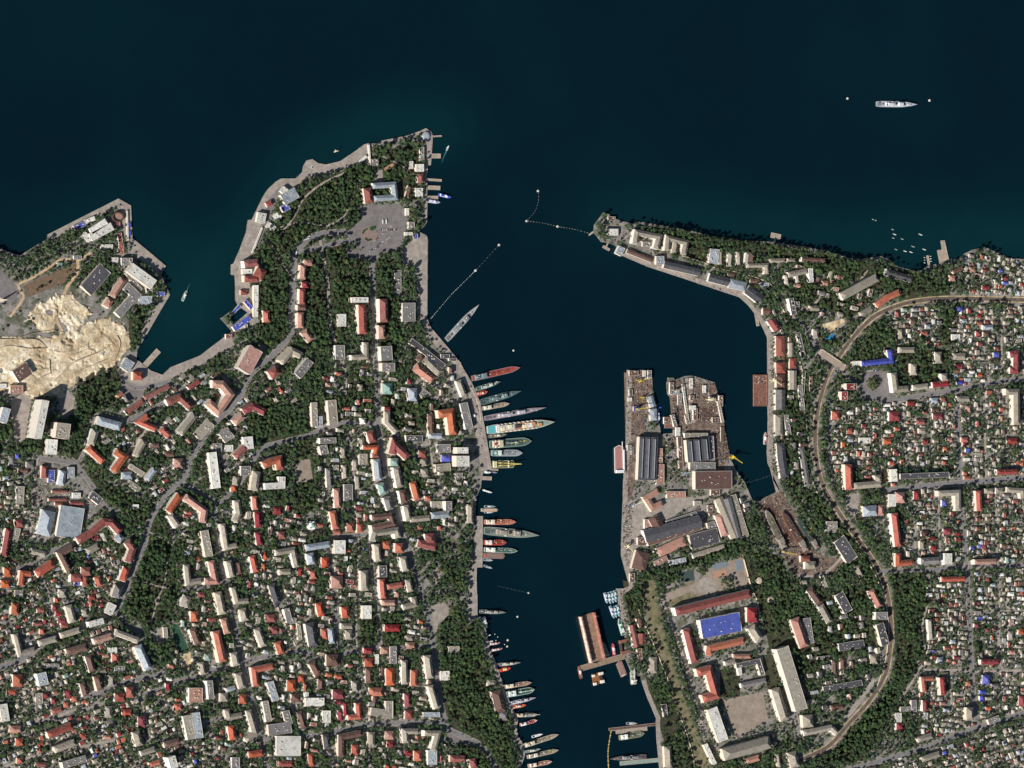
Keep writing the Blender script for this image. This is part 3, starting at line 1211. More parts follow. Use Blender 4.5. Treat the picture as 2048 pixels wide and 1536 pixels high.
ROADS = '''
a 9 692,463 640,468 612,482 592,505 586,540 585,590 583,640 582,665 565,690 540,715 505,745 480,790 455,822 430,845 400,885 375,930 365,960 340,980 318,1010 300,1040 288,1090 270,1130 245,1190 235,1215 200,1240 150,1260 90,1285 30,1325 -60,1350
a 8 745,500 745,560 748,640 752,720 755,800 757,850 765,905 780,980 800,1050 815,1100 832,1150 850,1210 862,1260 872,1330 880,1390 888,1440 900,1460 960,1490 992,1540 1000,1600
a 7 365,968 400,985 430,1003 445,1003 460,985 490,950 520,900 560,885 620,870 640,860 690,845 752,850
a 6 430,1005 432,1050 440,1100 452,1170 468,1230 478,1290 490,1340 505,1400 520,1460 535,1536 545,1600
c 7 522,1182 545,1200 575,1260 598,1298
a 6 480,1325 600,1302 640,1318 730,1297 800,1296 866,1290
a 6 360,1182 410,1172 450,1163
a 7 525,1478 640,1470 700,1456 750,1447 888,1445
a 5 735,1070 742,1120 752,1190 762,1296
a 4 648,1085 662,1130 670,1170 672,1230 676,1300
a 7 75,915 120,922 150,930 180,965 210,1010 230,1025 215,1045 160,1080 110,1100 80,1120 30,1140 -60,1165
c 5 75,915 66,1000 62,1080 80,1118
a 6 236,742 262,772 290,774 340,765 358,775 371,777 320,810 260,838
a 5 258,840 190,836 168,905 152,930
a 6 232,1215 250,1245 268,1258 285,1268
a 5 285,1390 330,1375 400,1350 480,1325
c 4 60,1445 110,1435 150,1420 210,1410
c 5 0,1536 60,1515 110,1505 230,1480
a 6 392,1460 430,1440 500,1425
c 4 715,1330 722,1400 735,1450 740,1536
a 6 600,505 660,490 700,480
c 6 640,480 655,560 660,640 672,690 690,740 690,790
a 6 1600,640 1625,680 1650,715 1690,748 1722,772
a 7 1788,800 1850,790 1910,780 1990,765 2110,750
a 6 1915,782 1918,860 1920,960 1928,1060 1935,1160 1940,1260 1945,1360 1955,1450 1958,1455
a 9 1768,982 1850,972 1920,966 2110,950
c 4 1800,802 1810,900 1815,930
a 4 1662,800 1658,900 1668,968
a 8 1680,1545 1760,1522 1850,1495 1900,1475 1960,1455 2110,1405
a 6 1760,1142 1850,1140 1935,1132 2110,1130
c 5 1945,1342 1900,1340 1850,1338 1835,1320
c 4 1900,1342 1903,1425
c 4 2003,620 2003,765
c 4 1955,620 1968,690 1978,765
c 4 1990,968 1995,1130
c 4 1876,980 1880,1100 1884,1132
c 4 1828,1000 1830,1060 1832,1130
c 3 2000,1245 1998,1320 2000,1430
c 6 1325,1195 1340,1240 1351,1271 1370,1324 1384,1373 1396,1406 1402,1440 1412,1490
a 6 1562,1300 1575,1380 1590,1430 1600,1470
c 9 1688,1440 1720,1400 1750,1358
c 5 1590,1150 1640,1150 1680,1118 1690,1080
d 5 20,634 43,603 47,590 36,570 68,554 110,527 122,519 141,519 157,521 182,505
d 6 156,524 154,546 135,572 127,591 112,615 113,638 127,668
d 5 -60,690 40,688 90,680 130,672 200,655
c 3 1640,960 1620,900 1612,840 1600,790
c 4 1850,1300 1845,1250 1855,1210
c 4 1690,590 1720,560 1735,540
c 6 1560,590 1590,640
c 5 1560,625 1620,615 1640,592
c 4 590,560 560,520 545,490 530,480
c 4 560,470 590,430 605,400 640,370 690,345
c 3 650,455 690,430 705,390
c 5 245,925 262,895 289,865 300,845
c 4 718,1070 716,1150 712,1220 714,1295
a 5 660,1074 700,1071 738,1069
c 4 30,1377 64,1384 80,1441 137,1424
a 5 150,1398 205,1384 225,1373 281,1357 330,1345
c 6 412,1440 424,1480 437,1510 470,1525
c 6 665,1560 672,1490 680,1452
c 4 577,1398 587,1424 606,1462
c 3 265,1150 300,1168 345,1178
c 3 290,1060 320,1075 345,1090
c 3 300,1260 312,1210 330,1160 335,1110
c 3 850,1130 880,1120 920,1110
c 3 860,1185 900,1180 930,1190
c 3 560,455 600,445 650,450 700,440
c 3 720,360 700,400 690,430
c 3 760,310 800,330 830,350
c 3 1860,800 1864,900 1866,958
c 3 1765,815 1762,900 1760,965
c 3 1944,800 1946,955
c 4 1968,775 1970,860 1972,955
c 3 2012,780 2015,950
c 3 1655,848 1700,846 1760,842
c 3 1815,838 1860,834 1912,830
c 3 1925,880 1970,876 2060,872
c 4 2000,1150 1997,1300 2006,1340
c 5 1950,1344 2060,1340
c 4 1800,1400 1820,1370 1842,1332
c 3 1830,1060 1880,1058 1926,1056
c 3 1938,1050 1995,1046 2060,1044
c 3 1960,1220 2000,1222 2060,1220
c 4 10,1180 60,1190 110,1215 120,1250
c 4 75,1130 95,1180 110,1240
c 3 40,1410 100,1470 110,1500
c 4 180,1430 200,1480 215,1536
c 4 270,1360 285,1410 300,1480 310,1536
c 4 645,870 650,930 655,1000
c 4 700,860 706,930 712,1000
c 5 860,880 868,940 890,1000 900,1040
c 4 800,900 840,890 930,880
c 4 835,1000 880,990 920,985
c 5 830,760 860,790 900,800 930,820
'''
# areas laid over the ground: material letter, then a polygon
AREAS = '''
q 720,410 800,408 815,425 812,465 798,500 760,505 722,500 690,466 722,440
b 826,476 855,474 854,636 838,640 836,600 832,530 806,530 806,500
b 864,660 887,684 921,725 928,739 920,742 895,712 850,672
b 944,765 966,840 983,936 962,942 948,850 935,780 928,745
b 955,1032 965,1032 965,1135 952,1135 948,1080
b 938,1140 953,1140 955,1230 935,1240
y 1248,745 1302,742 1304,780 1290,800 1288,860 1275,940 1262,1000 1250,1010 1247,960 1251,880
y 1336,760 1430,768 1444,812 1456,905 1440,960 1400,960 1372,860 1345,860
b 1245,1010 1262,1000 1330,1000 1420,990 1430,985 1330,1040 1280,1060 1262,1150 1245,1120
b 1536,760 1546,760 1546,960 1560,985 1552,985 1538,930
b 1505,620 1520,640 1537,680 1537,740 1545,740 1545,670 1520,625 1490,595
b 1290,532 1394,566 1480,595 1500,590 1400,558 1310,528
y 1510,1005 1562,982 1640,1110 1690,1120 1660,1150 1590,1150 1545,1080
p 1447,1400 1525,1383 1537,1443 1470,1478 1456,1440
g 1285,1160 1310,1160 1325,1260 1345,1320 1370,1400 1400,1480 1430,1560 1400,1560 1365,1460 1340,1380 1310,1300 1290,1230
q 1728,748 1752,738 1775,745 1790,775 1788,800 1760,806 1728,798 1718,775
d 45,572 118,540 152,526 152,541 128,566 56,595
q -60,540 0,540 25,560 35,590 25,605 0,608 -60,600
b 98,470 237,400 258,414 260,476 246,476 244,425 232,412 160,450 110,476
b 262,478 305,511 328,534 318,545 262,508
b 340,590 289,676 280,670 318,600
b 470,553 500,470 508,440 530,395 560,362 590,362 604,352 612,330 626,326 650,336 690,326 730,296 742,296 740,330 720,322 690,336 640,350 612,352 590,380 560,385 530,430 500,520 498,560 512,640 500,660 470,600
b 460,668 400,714 345,738 322,756 335,762 400,730 470,690
b 240,745 260,700 285,735 340,755 300,775 255,770
b 862,262 866,272 862,330 856,332 850,300 852,275
b 750,340 765,340 768,375 745,375
q 690,500 720,500 745,505 740,520 700,515
f 341,1254 355,1248 377,1299 359,1306
s 361,1310 381,1304 383,1341 363,1340
b 300,1262 330,1255 335,1285 310,1285
k 1360,1145 1386,1140 1389,1160 1363,1165
u 1424,1128 1455,1123 1456,1132 1426,1140
o 1427,1143 1453,1138 1455,1150 1428,1156
u 1470,1122 1484,1119 1488,1140 1474,1143
p 1325,1190 1400,1160 1425,1130 1486,1115 1500,1170 1420,1190 1340,1215
b 862,1212 886,1205 898,1215 897,1235 880,1245 872,1265 860,1262
p 598,920 620,918 626,960 594,968 588,940
b 1660,650 1690,640 1690,655 1648,668 1650,652
s 1645,648 1688,637 1690,643 1660,665 1648,662
b 96,775 128,772 150,795 146,828 122,838 118,800
b 20,800 60,780 62,800 50,880 30,890
b 308,1195 318,1192 322,1206 312,1212
b 866,1138 874,1135 880,1155 872,1175
g 1338,1212 1395,1186 1398,1196 1345,1222
b 1433,1171 1430,1179 1423,1186 1413,1188 1403,1186 1396,1180 1393,1171 1395,1163 1403,1157 1412,1154 1422,1156 1430,1162
g 1365,1168 1388,1160 1390,1167 1367,1175
g 1335,1203 1380,1184 1384,1192 1340,1212
b 1768,990 1800,985 1795,1000 1775,1010
b 1690,990 1720,985 1712,1040 1695,1020
o 768,335 786,326 788,332 778,340 768,341
k 1748,1365 1757,1362 1758,1385 1748,1388
b 1365,760 1380,755 1390,845 1378,850
x 1404,818 1424,812 1430,838 1406,842
z 1353,815 1358,815 1360,853 1355,853
b 1253,745 1264,745 1262,900 1253,900
x 1440,860 1450,862 1461,915 1448,920
x 1522,1012 1540,1006 1590,1080 1575,1090
q 240,755 262,765 290,778 285,800 262,800 244,780
q 890,1457 915,1460 958,1496 925,1488 900,1490
q 540,395 560,372 568,378 548,410 515,500 505,500
'''
# ------------------------------------------------------------------ water and land
def dilate(m, k):
    r = m.copy()
    for _ in range(k):
        q = r.copy()
        q[1:] = np.maximum(q[1:], r[:-1]); q[:-1] = np.maximum(q[:-1], r[1:])
        q[:, 1:] = np.maximum(q[:, 1:], r[:, :-1]); q[:, :-1] = np.maximum(q[:, :-1], r[:, 1:])
        r = q
    return r
def blur(m, k):
    r = m.astype(np.float32)
    for _ in range(k):
        r = (r + np.roll(r, 1, 0) + np.roll(r, -1, 0) + np.roll(r, 1, 1) + np.roll(r, -1, 1)) / 5
    return r
def smooth(pts, step=9.0):
    """a soft curve through the points, in small steps"""
    out = []
    n = len(pts)
    for k in range(n - 1):
        p0, p1, p2, p3 = pts[max(k - 1, 0)], pts[k], pts[k + 1], pts[min(k + 2, n - 1)]
        m = max(2, int(math.dist(p1, p2) / step))
        for a in range(m):
            t = a / m
            out.append(tuple(0.5 * (2 * p1[d] + (p2[d] - p0[d]) * t + (2 * p0[d] - 5 * p1[d] + 4 * p2[d] - p3[d]) * t * t + (3 * p1[d] - p0[d] - 3 * p2[d] + p3[d]) * t ** 3) for d in (0, 1)))
    out.append(tuple(pts[-1]))
    return out

def offsets(pts, w):
    """left and right edge points of a line of width 2w (mitred)"""
    L, R = [], []
    n = len(pts)
    for k in range(n):
        d = []
        for a, b in ((k - 1, k), (k, k + 1)):
            if a >= 0 and b < n:
                v = (pts[b][0] - pts[a][0], pts[b][1] - pts[a][1])
                l = math.hypot(*v) or 1
                d.append((v[0] / l, v[1] / l))
        if len(d) == 2:
            m = (d[0][0] + d[1][0], d[0][1] + d[1][1])
            l = math.hypot(*m)
            if l < 0.2:
                m, s = d[0], 1.0
            else:
                m = (m[0] / l, m[1] / l)
                s = min(1 / max(0.25, m[0] * d[0][0] + m[1] * d[0][1]), 2.0)
        else:
            m, s = d[0], 1.0
        nx, ny = -m[1] * w * s, m[0] * w * s
        L.append((pts[k][0] + nx, pts[k][1] + ny))
        R.append((pts[k][0] - nx, pts[k][1] - ny))
    return L, R

fill(LAND, WEST)
fill(LAND, EAST)

def build_sea():
    xs = [-9000, -5000] + [P(px, 768, 0)[0] for px in range(-150, 2250, 20)] + [5000, 9000]
    ys = [-9000, -4000] + [P(1024, py, 0)[1] for py in range(1700, -180, -20)] + [4000, 9000]
    sil = np.zeros((GH, GW), np.uint8)
    # silt drifts along the open shores: cloudier, greener water there
    for poly in ([(0, 470), (95, 440), (240, 380), (300, 420), (380, 520), (480, 440), (560, 330), (620, 270), (760, 215), (860, 205), (960, 250), (900, 330), (860, 290), (740, 310), (600, 380), (470, 560), (440, 680), (330, 760), (270, 700), (330, 590), (300, 520), (240, 420), (0, 510)],
                 [(1180, 400), (1300, 400), (1500, 420), (1700, 450), (1900, 430), (2120, 420), (2120, 530), (1900, 540), (1700, 530), (1500, 490), (1250, 460), (1180, 470)]):
        fill(sil, poly)
    sb = sil.astype(np.float32)
    for k in (12, 9, 7, 5, 3, 2, 1) * 4:
        sb = (sb + np.roll(sb, k, 0) + np.roll(sb, -k, 0) + np.roll(sb, k, 1) + np.roll(sb, -k, 1)) / 5
    nv = [(x, y, 0.0) for y in ys for x in xs]
    nx = len(xs)
    nf = [(j * nx + i, j * nx + i + 1, (j + 1) * nx + i + 1, (j + 1) * nx + i) for j in range(len(ys) - 1) for i in range(nx - 1)]
    me = bpy.data.meshes.new('sea')
    me.from_pydata(nv, [], nf)
    at_ = me.attributes.new('silt', 'FLOAT', 'POINT')
    val = []
    for x, y, z in nv:
        px, py = PX(x, y, 0)
        i, j = cell(px, py)
        val.append(float(sb[j, i]) if 0 <= i < GW and 0 <= j < GH else 0.0)
    at_.data.foreach_set('value', val)
    me.materials.append(water_mat())
    tag(obj('sea', me), kind='structure')
build_sea()

def triangulate(name, outline, z, mat, zb=None):
    """a flat sheet (or, with zb, a solid with side walls) over an outline of world points"""
    import bmesh
    bm = bmesh.new()
    pts = ccw(outline)
    vs = [bm.verts.new((p[0], p[1], z)) for p in pts]
    f = bm.faces.new(vs)
    f.normal_update()
    if f.normal.z < 0:
        f.normal_flip()
    if zb is not None:
        lo = [bm.verts.new((p[0], p[1], zb)) for p in pts]
        n = len(vs)
        for k in range(n):
            j = (k + 1) % n
            bm.faces.new((lo[k], lo[j], vs[j], vs[k]))
    bmesh.ops.triangulate(bm, faces=[f], quad_method='BEAUTY', ngon_method='BEAUTY')
    me = bpy.data.meshes.new(name)
    bm.to_mesh(me)
    bm.free()
    me.materials.append(mat)
    return me

GROUND = ground_mat()
for poly in (WEST, EAST):
    o = obj('ground', triangulate('ground', [P(x, y) for x, y in poly], GZ, GROUND, -4.0))
    tag(o, kind='structure')

PAVE = {'q': ('plaza', plain('asphalt_square', (146, 138, 136), (126, 120, 118), 0.08, slabs=14.0)),
        'b': ('quay', plain('quay_concrete', (190, 177, 165), (156, 145, 136), 0.09, slabs=9.0)),
        'y': ('yard', plain('oily_yard', (138, 118, 104), (84, 72, 66), 0.06)),
        'x': ('slab', plain('rust_slab', (104, 74, 62), (70, 54, 48), 0.15)), 'z': ('dock_basin', plain('dark_basin', (44, 44, 46), (30, 32, 36), 0.2)),
        'p': ('parade_ground', plain('parade_paving', (176, 160, 144), (158, 142, 128), 0.05, slabs=12.0)),
        'g': ('slope', plain('dry_grass', (140, 126, 100), (92, 94, 68), 0.06)),
        's': ('sand', plain('excavated_sand', (226, 206, 168), (150, 126, 96), 0.045, lo=0.38, hi=0.6)),
        'd': ('field', plain('bare_soil', (128, 100, 84), (96, 86, 66), 0.1)),
        'f': ('sports_field', plain('green_turf', (52, 84, 66), (44, 74, 56), 0.05)),
        'k': ('sports_court', plain('dark_court', (70, 82, 78), (60, 72, 68), 0.2)),
        'u': ('sports_court', plain('blue_grey_court', (126, 134, 142), (110, 118, 128), 0.2)),
        'o': ('sports_court', plain('orange_court', (180, 142, 118), (164, 126, 104), 0.2))}
NAREA = len(AREAS.strip().splitlines())
for i, line in enumerate(AREAS.strip().splitlines()):
    t = line.split()
    pts = [tuple(float(v) for v in q.split(',')) for q in t[1:]]
    name, mat = PAVE[t[0]]
    z = GZ + (0.08 + 0.05 * (i % 8) if i < NAREA - 9 else 0.5) + (0.5 if t[0] in 'fkuo' else 0)
    o = obj(name, triangulate(name, [P(x, y, z) for x, y in pts], z, mat))
    tag(o, kind='structure')
    if t[0] in 'gd':
        fill(DENS, pts, 0.05)
    else:
        fill(PAVED, pts)

# the dug-over building site: uneven sand that frays into the ground round it
def earthworks():
    r = random.Random(3)
    sand = NT('dug_earth')
    n1 = sand.noise(0.02, 5.0, 0.7)
    n2 = sand.noise(0.12, 5.0, 0.7)
    cc = sand.ramp(n1, [(0.36, rgb((158, 138, 110))), (0.5, rgb((204, 188, 158))), (0.66, rgb((230, 220, 198)))])
    cc = sand.mix(sand.ramp(n2, [(0.48, (0, 0, 0, 1)), (0.62, (1, 1, 1, 1))]), cc, rgb((176, 152, 122)))
    sm = sand.out(cc, 0.95, 0.1)
    gn = np.random.RandomState(5).rand(90, 120)
    def vn(px, py, s):
        u, v = (px + 100) / s, (py) / s
        i, j = int(u) % 118, int(v) % 88
        fu, fv = u - int(u), v - int(v)
        return (gn[j, i] * (1 - fu) + gn[j, i + 1] * fu) * (1 - fv) + (gn[j + 1, i] * (1 - fu) + gn[j + 1, i + 1] * fu) * fv
    for poly, hi in (([(60, 625), (72, 603), (100, 588), (112, 592), (112, 662), (95, 668), (66, 648)], 1.0), ([(116, 592), (132, 586), (152, 592), (180, 620), (176, 645), (138, 670), (118, 640)], 1.0),
                 ([(-60, 664), (0, 672), (100, 674), (130, 660), (190, 640), (215, 636), (250, 650), (262, 676), (258, 700), (238, 722), (228, 745), (200, 742), (165, 752), (140, 775), (118, 800), (95, 790), (60, 800), (40, 780), (-60, 790)], 0.95)):
        m = np.zeros((GH, GW), np.uint8)
        fill(m, poly)
        soft = blur(m, 16)
        x0, x1 = min(p[0] for p in poly) - 8, max(p[0] for p in poly) + 8
        y0, y1 = min(p[1] for p in poly) - 8, max(p[1] for p in poly) + 8
        st = 1.8
        nx, ny = int((x1 - x0) / st) + 1, int((y1 - y0) / st) + 1
        mb = MB()
        ok = []
        for j in range(ny + 1):
            for i in range(nx + 1):
                px, py = x0 + i * st, y0 + j * st
                s_ = float(at(soft, px, py))
                edge = s_ + (vn(px, py, 4.1) - .5) * .75 + (vn(px + 40, py, 11) - .5) * .95
                ok.append(edge > .5)
                t_ = max(0.0, min(1.0, (edge - .5) * 2.2))
                ter = vn(px + 7, py * 1.6, 17) * 7 + vn(px, py, 7) * 2.2
                ter = math.floor(ter) * .62 + (ter - math.floor(ter)) * .3     # terraces
                h = 0.6 + t_ * (ter * hi + r.uniform(-.12, .12))
                x, y = P(px, py)
                mb.v.append((x, y, GZ + h))
        for j in range(ny):
            for i in range(nx):
                a = j * (nx + 1) + i
                q = (a + nx + 1, a + nx + 2, a + 1, a)
                if sum(ok[k] for k in q) >= 3:
                    mb.f.append(q)
        tag(mb.build('earth_bank', sm), kind='structure')
        fill(PAVED, poly)
    # concrete retaining walls and trench shoring
    cw = plain('shoring_concrete', (196, 178, 150), (140, 122, 100), 0.3)
    for n, (pts, h, lab) in enumerate((([(0, 95), (200, 96), (380, 100), (480, 180)], 5, 'straight concrete shoring wall along the top of the dug site'), ([(0, 190), (100, 160), (300, 190), (480, 188)], 6, 'bent shoring wall across the dug site below the straight one'),
                        ([(550, 212), (640, 228), (720, 215), (900, 150)], 5, 'curved shoring wall under the sand terraces'), ([(580, 500), (660, 420), (760, 330), (1000, 232), (1190, 120)], 7, 'long curved retaining wall sweeping through the dug site'),
                        ([(720, 255), (830, 225), (945, 160)], 5, 'short retaining wall inside the long curved one'), ([(770, 440), (900, 380), (1100, 300)], 5, 'outer retaining wall beside the wooded bank'),
                        ([(1200, 60), (1232, 130), (1210, 220), (1175, 300)], 5, 'curved shoring wall at the cove end of the dug site'), ([(508, 310), (510, 380), (522, 455)], 5, 'short upright trench wall in the dug site'),
                        ([(270, 600), (400, 500), (520, 440)], 6, 'sloping concrete wall near the half-built frame'), ([(130, 120), (260, 60), (420, 20), (560, 0)], 4, 'pale upper bank wall of the dug site'))):
        ln = smooth([(x * .1953125, 660 + y * .1953125) for x, y in pts], 5)
        c = P(*ln[0], GZ)
        mb = MB()
        for k in range(len(ln) - 1):
            a, bb = P(*ln[k], GZ + h), P(*ln[k + 1], GZ + h)
            mb.bar((a[0] - c[0], a[1] - c[1], h / 2 - .2), (bb[0] - c[0], bb[1] - c[1], h / 2 - .2), 1.3, h + .4)
        tag(mb.build('retaining_wall', cw, None, (*c, GZ)), lab, 'wall')
earthworks()

# ------------------------------------------------------------------ roads and pavements
ROADM = {'a': plain('asphalt', (132, 128, 128), (108, 106, 108), 0.1), 'c': plain('worn_concrete_road', (172, 161, 150), (138, 128, 118), 0.1),
         'd': plain('dirt_road', (206, 180, 144), (170, 142, 110), 0.1)}
PAVM = plain('pavement_slabs', (164, 152, 142), (132, 122, 114), 0.25)

ROAD_LINES = []
for line in ROADS.strip().splitlines():
    t = line.split()
    ROAD_LINES.append((t[0], float(t[1]), smooth([tuple(float(v) for v in q.split(',')) for q in t[2:]])))
level = []
for i, (m, w, pts) in enumerate(ROAD_LINES):
    taken = set()
    for j in range(i):
        wj, pj = ROAD_LINES[j][1], ROAD_LINES[j][2]
        lim = (w + wj) / 2 + 6
        if any(abs(a[0] - b[0]) < lim and abs(a[1] - b[1]) < lim for a in pts for b in pj):
            taken.add(level[j])
    level.append(next(k for k in range(50) if k not in taken))
ROADMASK = []
for i, (m, w, pts) in enumerate(ROAD_LINES):
    L, R = offsets(pts, w / 2)
    one = np.zeros((GH, GW), np.uint8)
    for k in range(len(pts) - 1):
        q = [L[k], L[k + 1], R[k + 1], R[k]]
        fill(one, q)
    ROADMASK.append(one)
    PAVED |= one
ALLROAD = sum(r.astype(np.int16) for r in ROADMASK)
for i, (m, w, pts) in enumerate(ROAD_LINES):
    z = GZ + 0.62 + 0.05 * level[i]
    L, R = offsets(pts, w / 2)
    mb = MB()
    for k in range(len(pts)):
        mb.v.append((*P(*L[k], z), z))
        mb.v.append((*P(*R[k], z), z))
    for k in range(len(pts) - 1):
        mb.f.append((2 * k + 1, 2 * k + 3, 2 * k + 2, 2 * k))
    name = {'a': 'road', 'c': 'lane', 'd': 'dirt_track'}[m]
    tag(mb.build(name, ROADM[m]), kind='structure')
    if m == 'a' and w >= 5:
        # kerbed pavements on both sides, left open where another road comes in
        mb = MB()
        zz = z + 0.13
        L2, R2 = offsets(pts, w / 2 + 1.8)
        L1, R1 = offsets(pts, w / 2 + 0.15)
        other = ALLROAD - ROADMASK[i]
        for A, B in ((L1, L2), (R1, R2)):
            for k in range(len(pts) - 1):
                mx = (A[k][0] + B[k + 1][0]) / 2
                my = (A[k][1] + B[k + 1][1]) / 2
                if at(other, mx, my) > 0 or not at(LAND, mx, my):
                    continue
                q = ccw([P(*c, zz) for c in (A[k], A[k + 1], B[k + 1], B[k])])
                mb.prism(q, z - 0.3, zz, 1.0, False)
        if mb.f:
            tag(mb.build('pavement', PAVM), kind='structure')
        Lp, Rp = offsets(pts, w / 2 + 2)

# paved rims along the built shores
def shore_strip(pts, w):
    z = GZ + 0.56
    L, R = offsets(pts, w)
    k = len(pts) // 2
    side = R if at(LAND, *R[k]) and not at(LAND, *L[k]) else L
    votes = sum((1 if at(LAND, *R[q]) else 0) - (1 if at(LAND, *L[q]) else 0) for q in range(len(pts)))
    side = R if votes > 0 else L
    for k in range(len(pts) - 1):
        q = [pts[k], pts[k + 1], side[k + 1], side[k]]
        fill(PAVED, q)
    mb = MB()
    for k in range(len(pts)):
        mb.v.append((*P(*pts[k], z), z)); mb.v.append((*P(*side[k], z), z))
    for k in range(len(pts) - 1):
        a = (2 * k, 2 * k + 1, 2 * k + 3, 2 * k + 2)
        mb.f.append(a)
    tag(mb.build('quay', PAVE['b'][1]), kind='structure')
def part_of(poly, a, b):
    i, j = poly.index(a), poly.index(b)
    return poly[i:j + 1]
shore_strip(part_of(WEST, (95, 469), (332, 532)), 7)
shore_strip(part_of(WEST, (340, 589), (289, 677)), 9)
shore_strip(part_of(WEST, (273, 719), (464, 662)), 7)
shore_strip(part_of(WEST, (462, 549), (738, 286)), 11)
shore_strip(part_of(WEST, (756, 287), (862, 307)), 5)
shore_strip(part_of(WEST, (860, 316), (854, 445)), 5)
shore_strip(part_of(WEST, (855, 638), (984, 938)), 13)
shore_strip(part_of(WEST, (951, 1032), (955, 1230)), 10)
shore_strip(part_of(WEST, (976, 1277), (1042, 1536)), 7)
shore_strip(part_of(EAST, (1319, 1536), (1283, 1361)), 8)
shore_strip(part_of(EAST, (1243, 1240), (1254, 740)), 9)
shore_strip(part_of(EAST, (1536, 927), (1240, 496)), 8)

# ------------------------------------------------------------------ the railway in its cutting
RAIL = smooth([(2110, 602), (2048, 600), (1920, 597), (1850, 600), (1800, 610), (1750, 632), (1710, 670), (1680, 710), (1660, 740), (1645, 780), (1635, 820), (1630, 870), (1633, 920), (1645, 970), (1668, 1010), (1695, 1050), (1735, 1105), (1760, 1145), (1775, 1190), (1782, 1250), (1780, 1300), (1770, 1350), (1740, 1400), (1700, 1445), (1660, 1490), (1620, 1512), (1590, 1525)])
def railway():
    bal = plain('ballast', (112, 98, 88), (78, 70, 64), 0.08)
    bank = plain('railway_bank', (204, 182, 146), (130, 116, 90), 0.05)
    z = GZ + 0.52
    for name, w, zz, mat in (('railway_bank', 6.0, z, bank), ('railway_bed', 3.4, z + 0.35, bal)):
        L, R = offsets(RAIL, w)
        mb = MB()
        for k in range(len(RAIL)):
            mb.v.append((*P(*L[k], zz), zz))
            mb.v.append((*P(*R[k], zz), zz))
        for k in range(len(RAIL) - 1):
            mb.f.append((2 * k + 1, 2 * k + 3, 2 * k + 2, 2 * k))
            fill(PAVED, [L[k], L[k + 1], R[k + 1], R[k]])
        tag(mb.build(name, mat), kind='structure')
    steel = plain('rail_steel', (166, 156, 148), (130, 118, 108), 1.0, 0.5)
    for off in (-1.7, 1.7):
        t = empty('railway_track', (*P(*RAIL[len(RAIL) // 2], GZ), GZ))
        tag(t, 'pair of steel rails curving along the ' + ('outer' if off < 0 else 'inner') + ' side of the ballast bed', 'railway')
        for g in (-0.5, 0.5):
            L, R = offsets(RAIL, abs(off + g))
            line = L if off + g > 0 else R
            mb = MB()
            zz = z + 0.42
            for k in range(len(line) - 1):
                a, b = P(*line[k], zz), P(*line[k + 1], zz)
                mb.bar((*a, zz), (*b, zz), 0.22, 0.2)
            o = mb.build('rail', steel, t)
            o.matrix_parent_inverse = Matrix.Translation(-t.location)
railway()

fill(PAVED, [(1438, 1150), (1470, 1148), (1472, 1180), (1442, 1184)], 0)
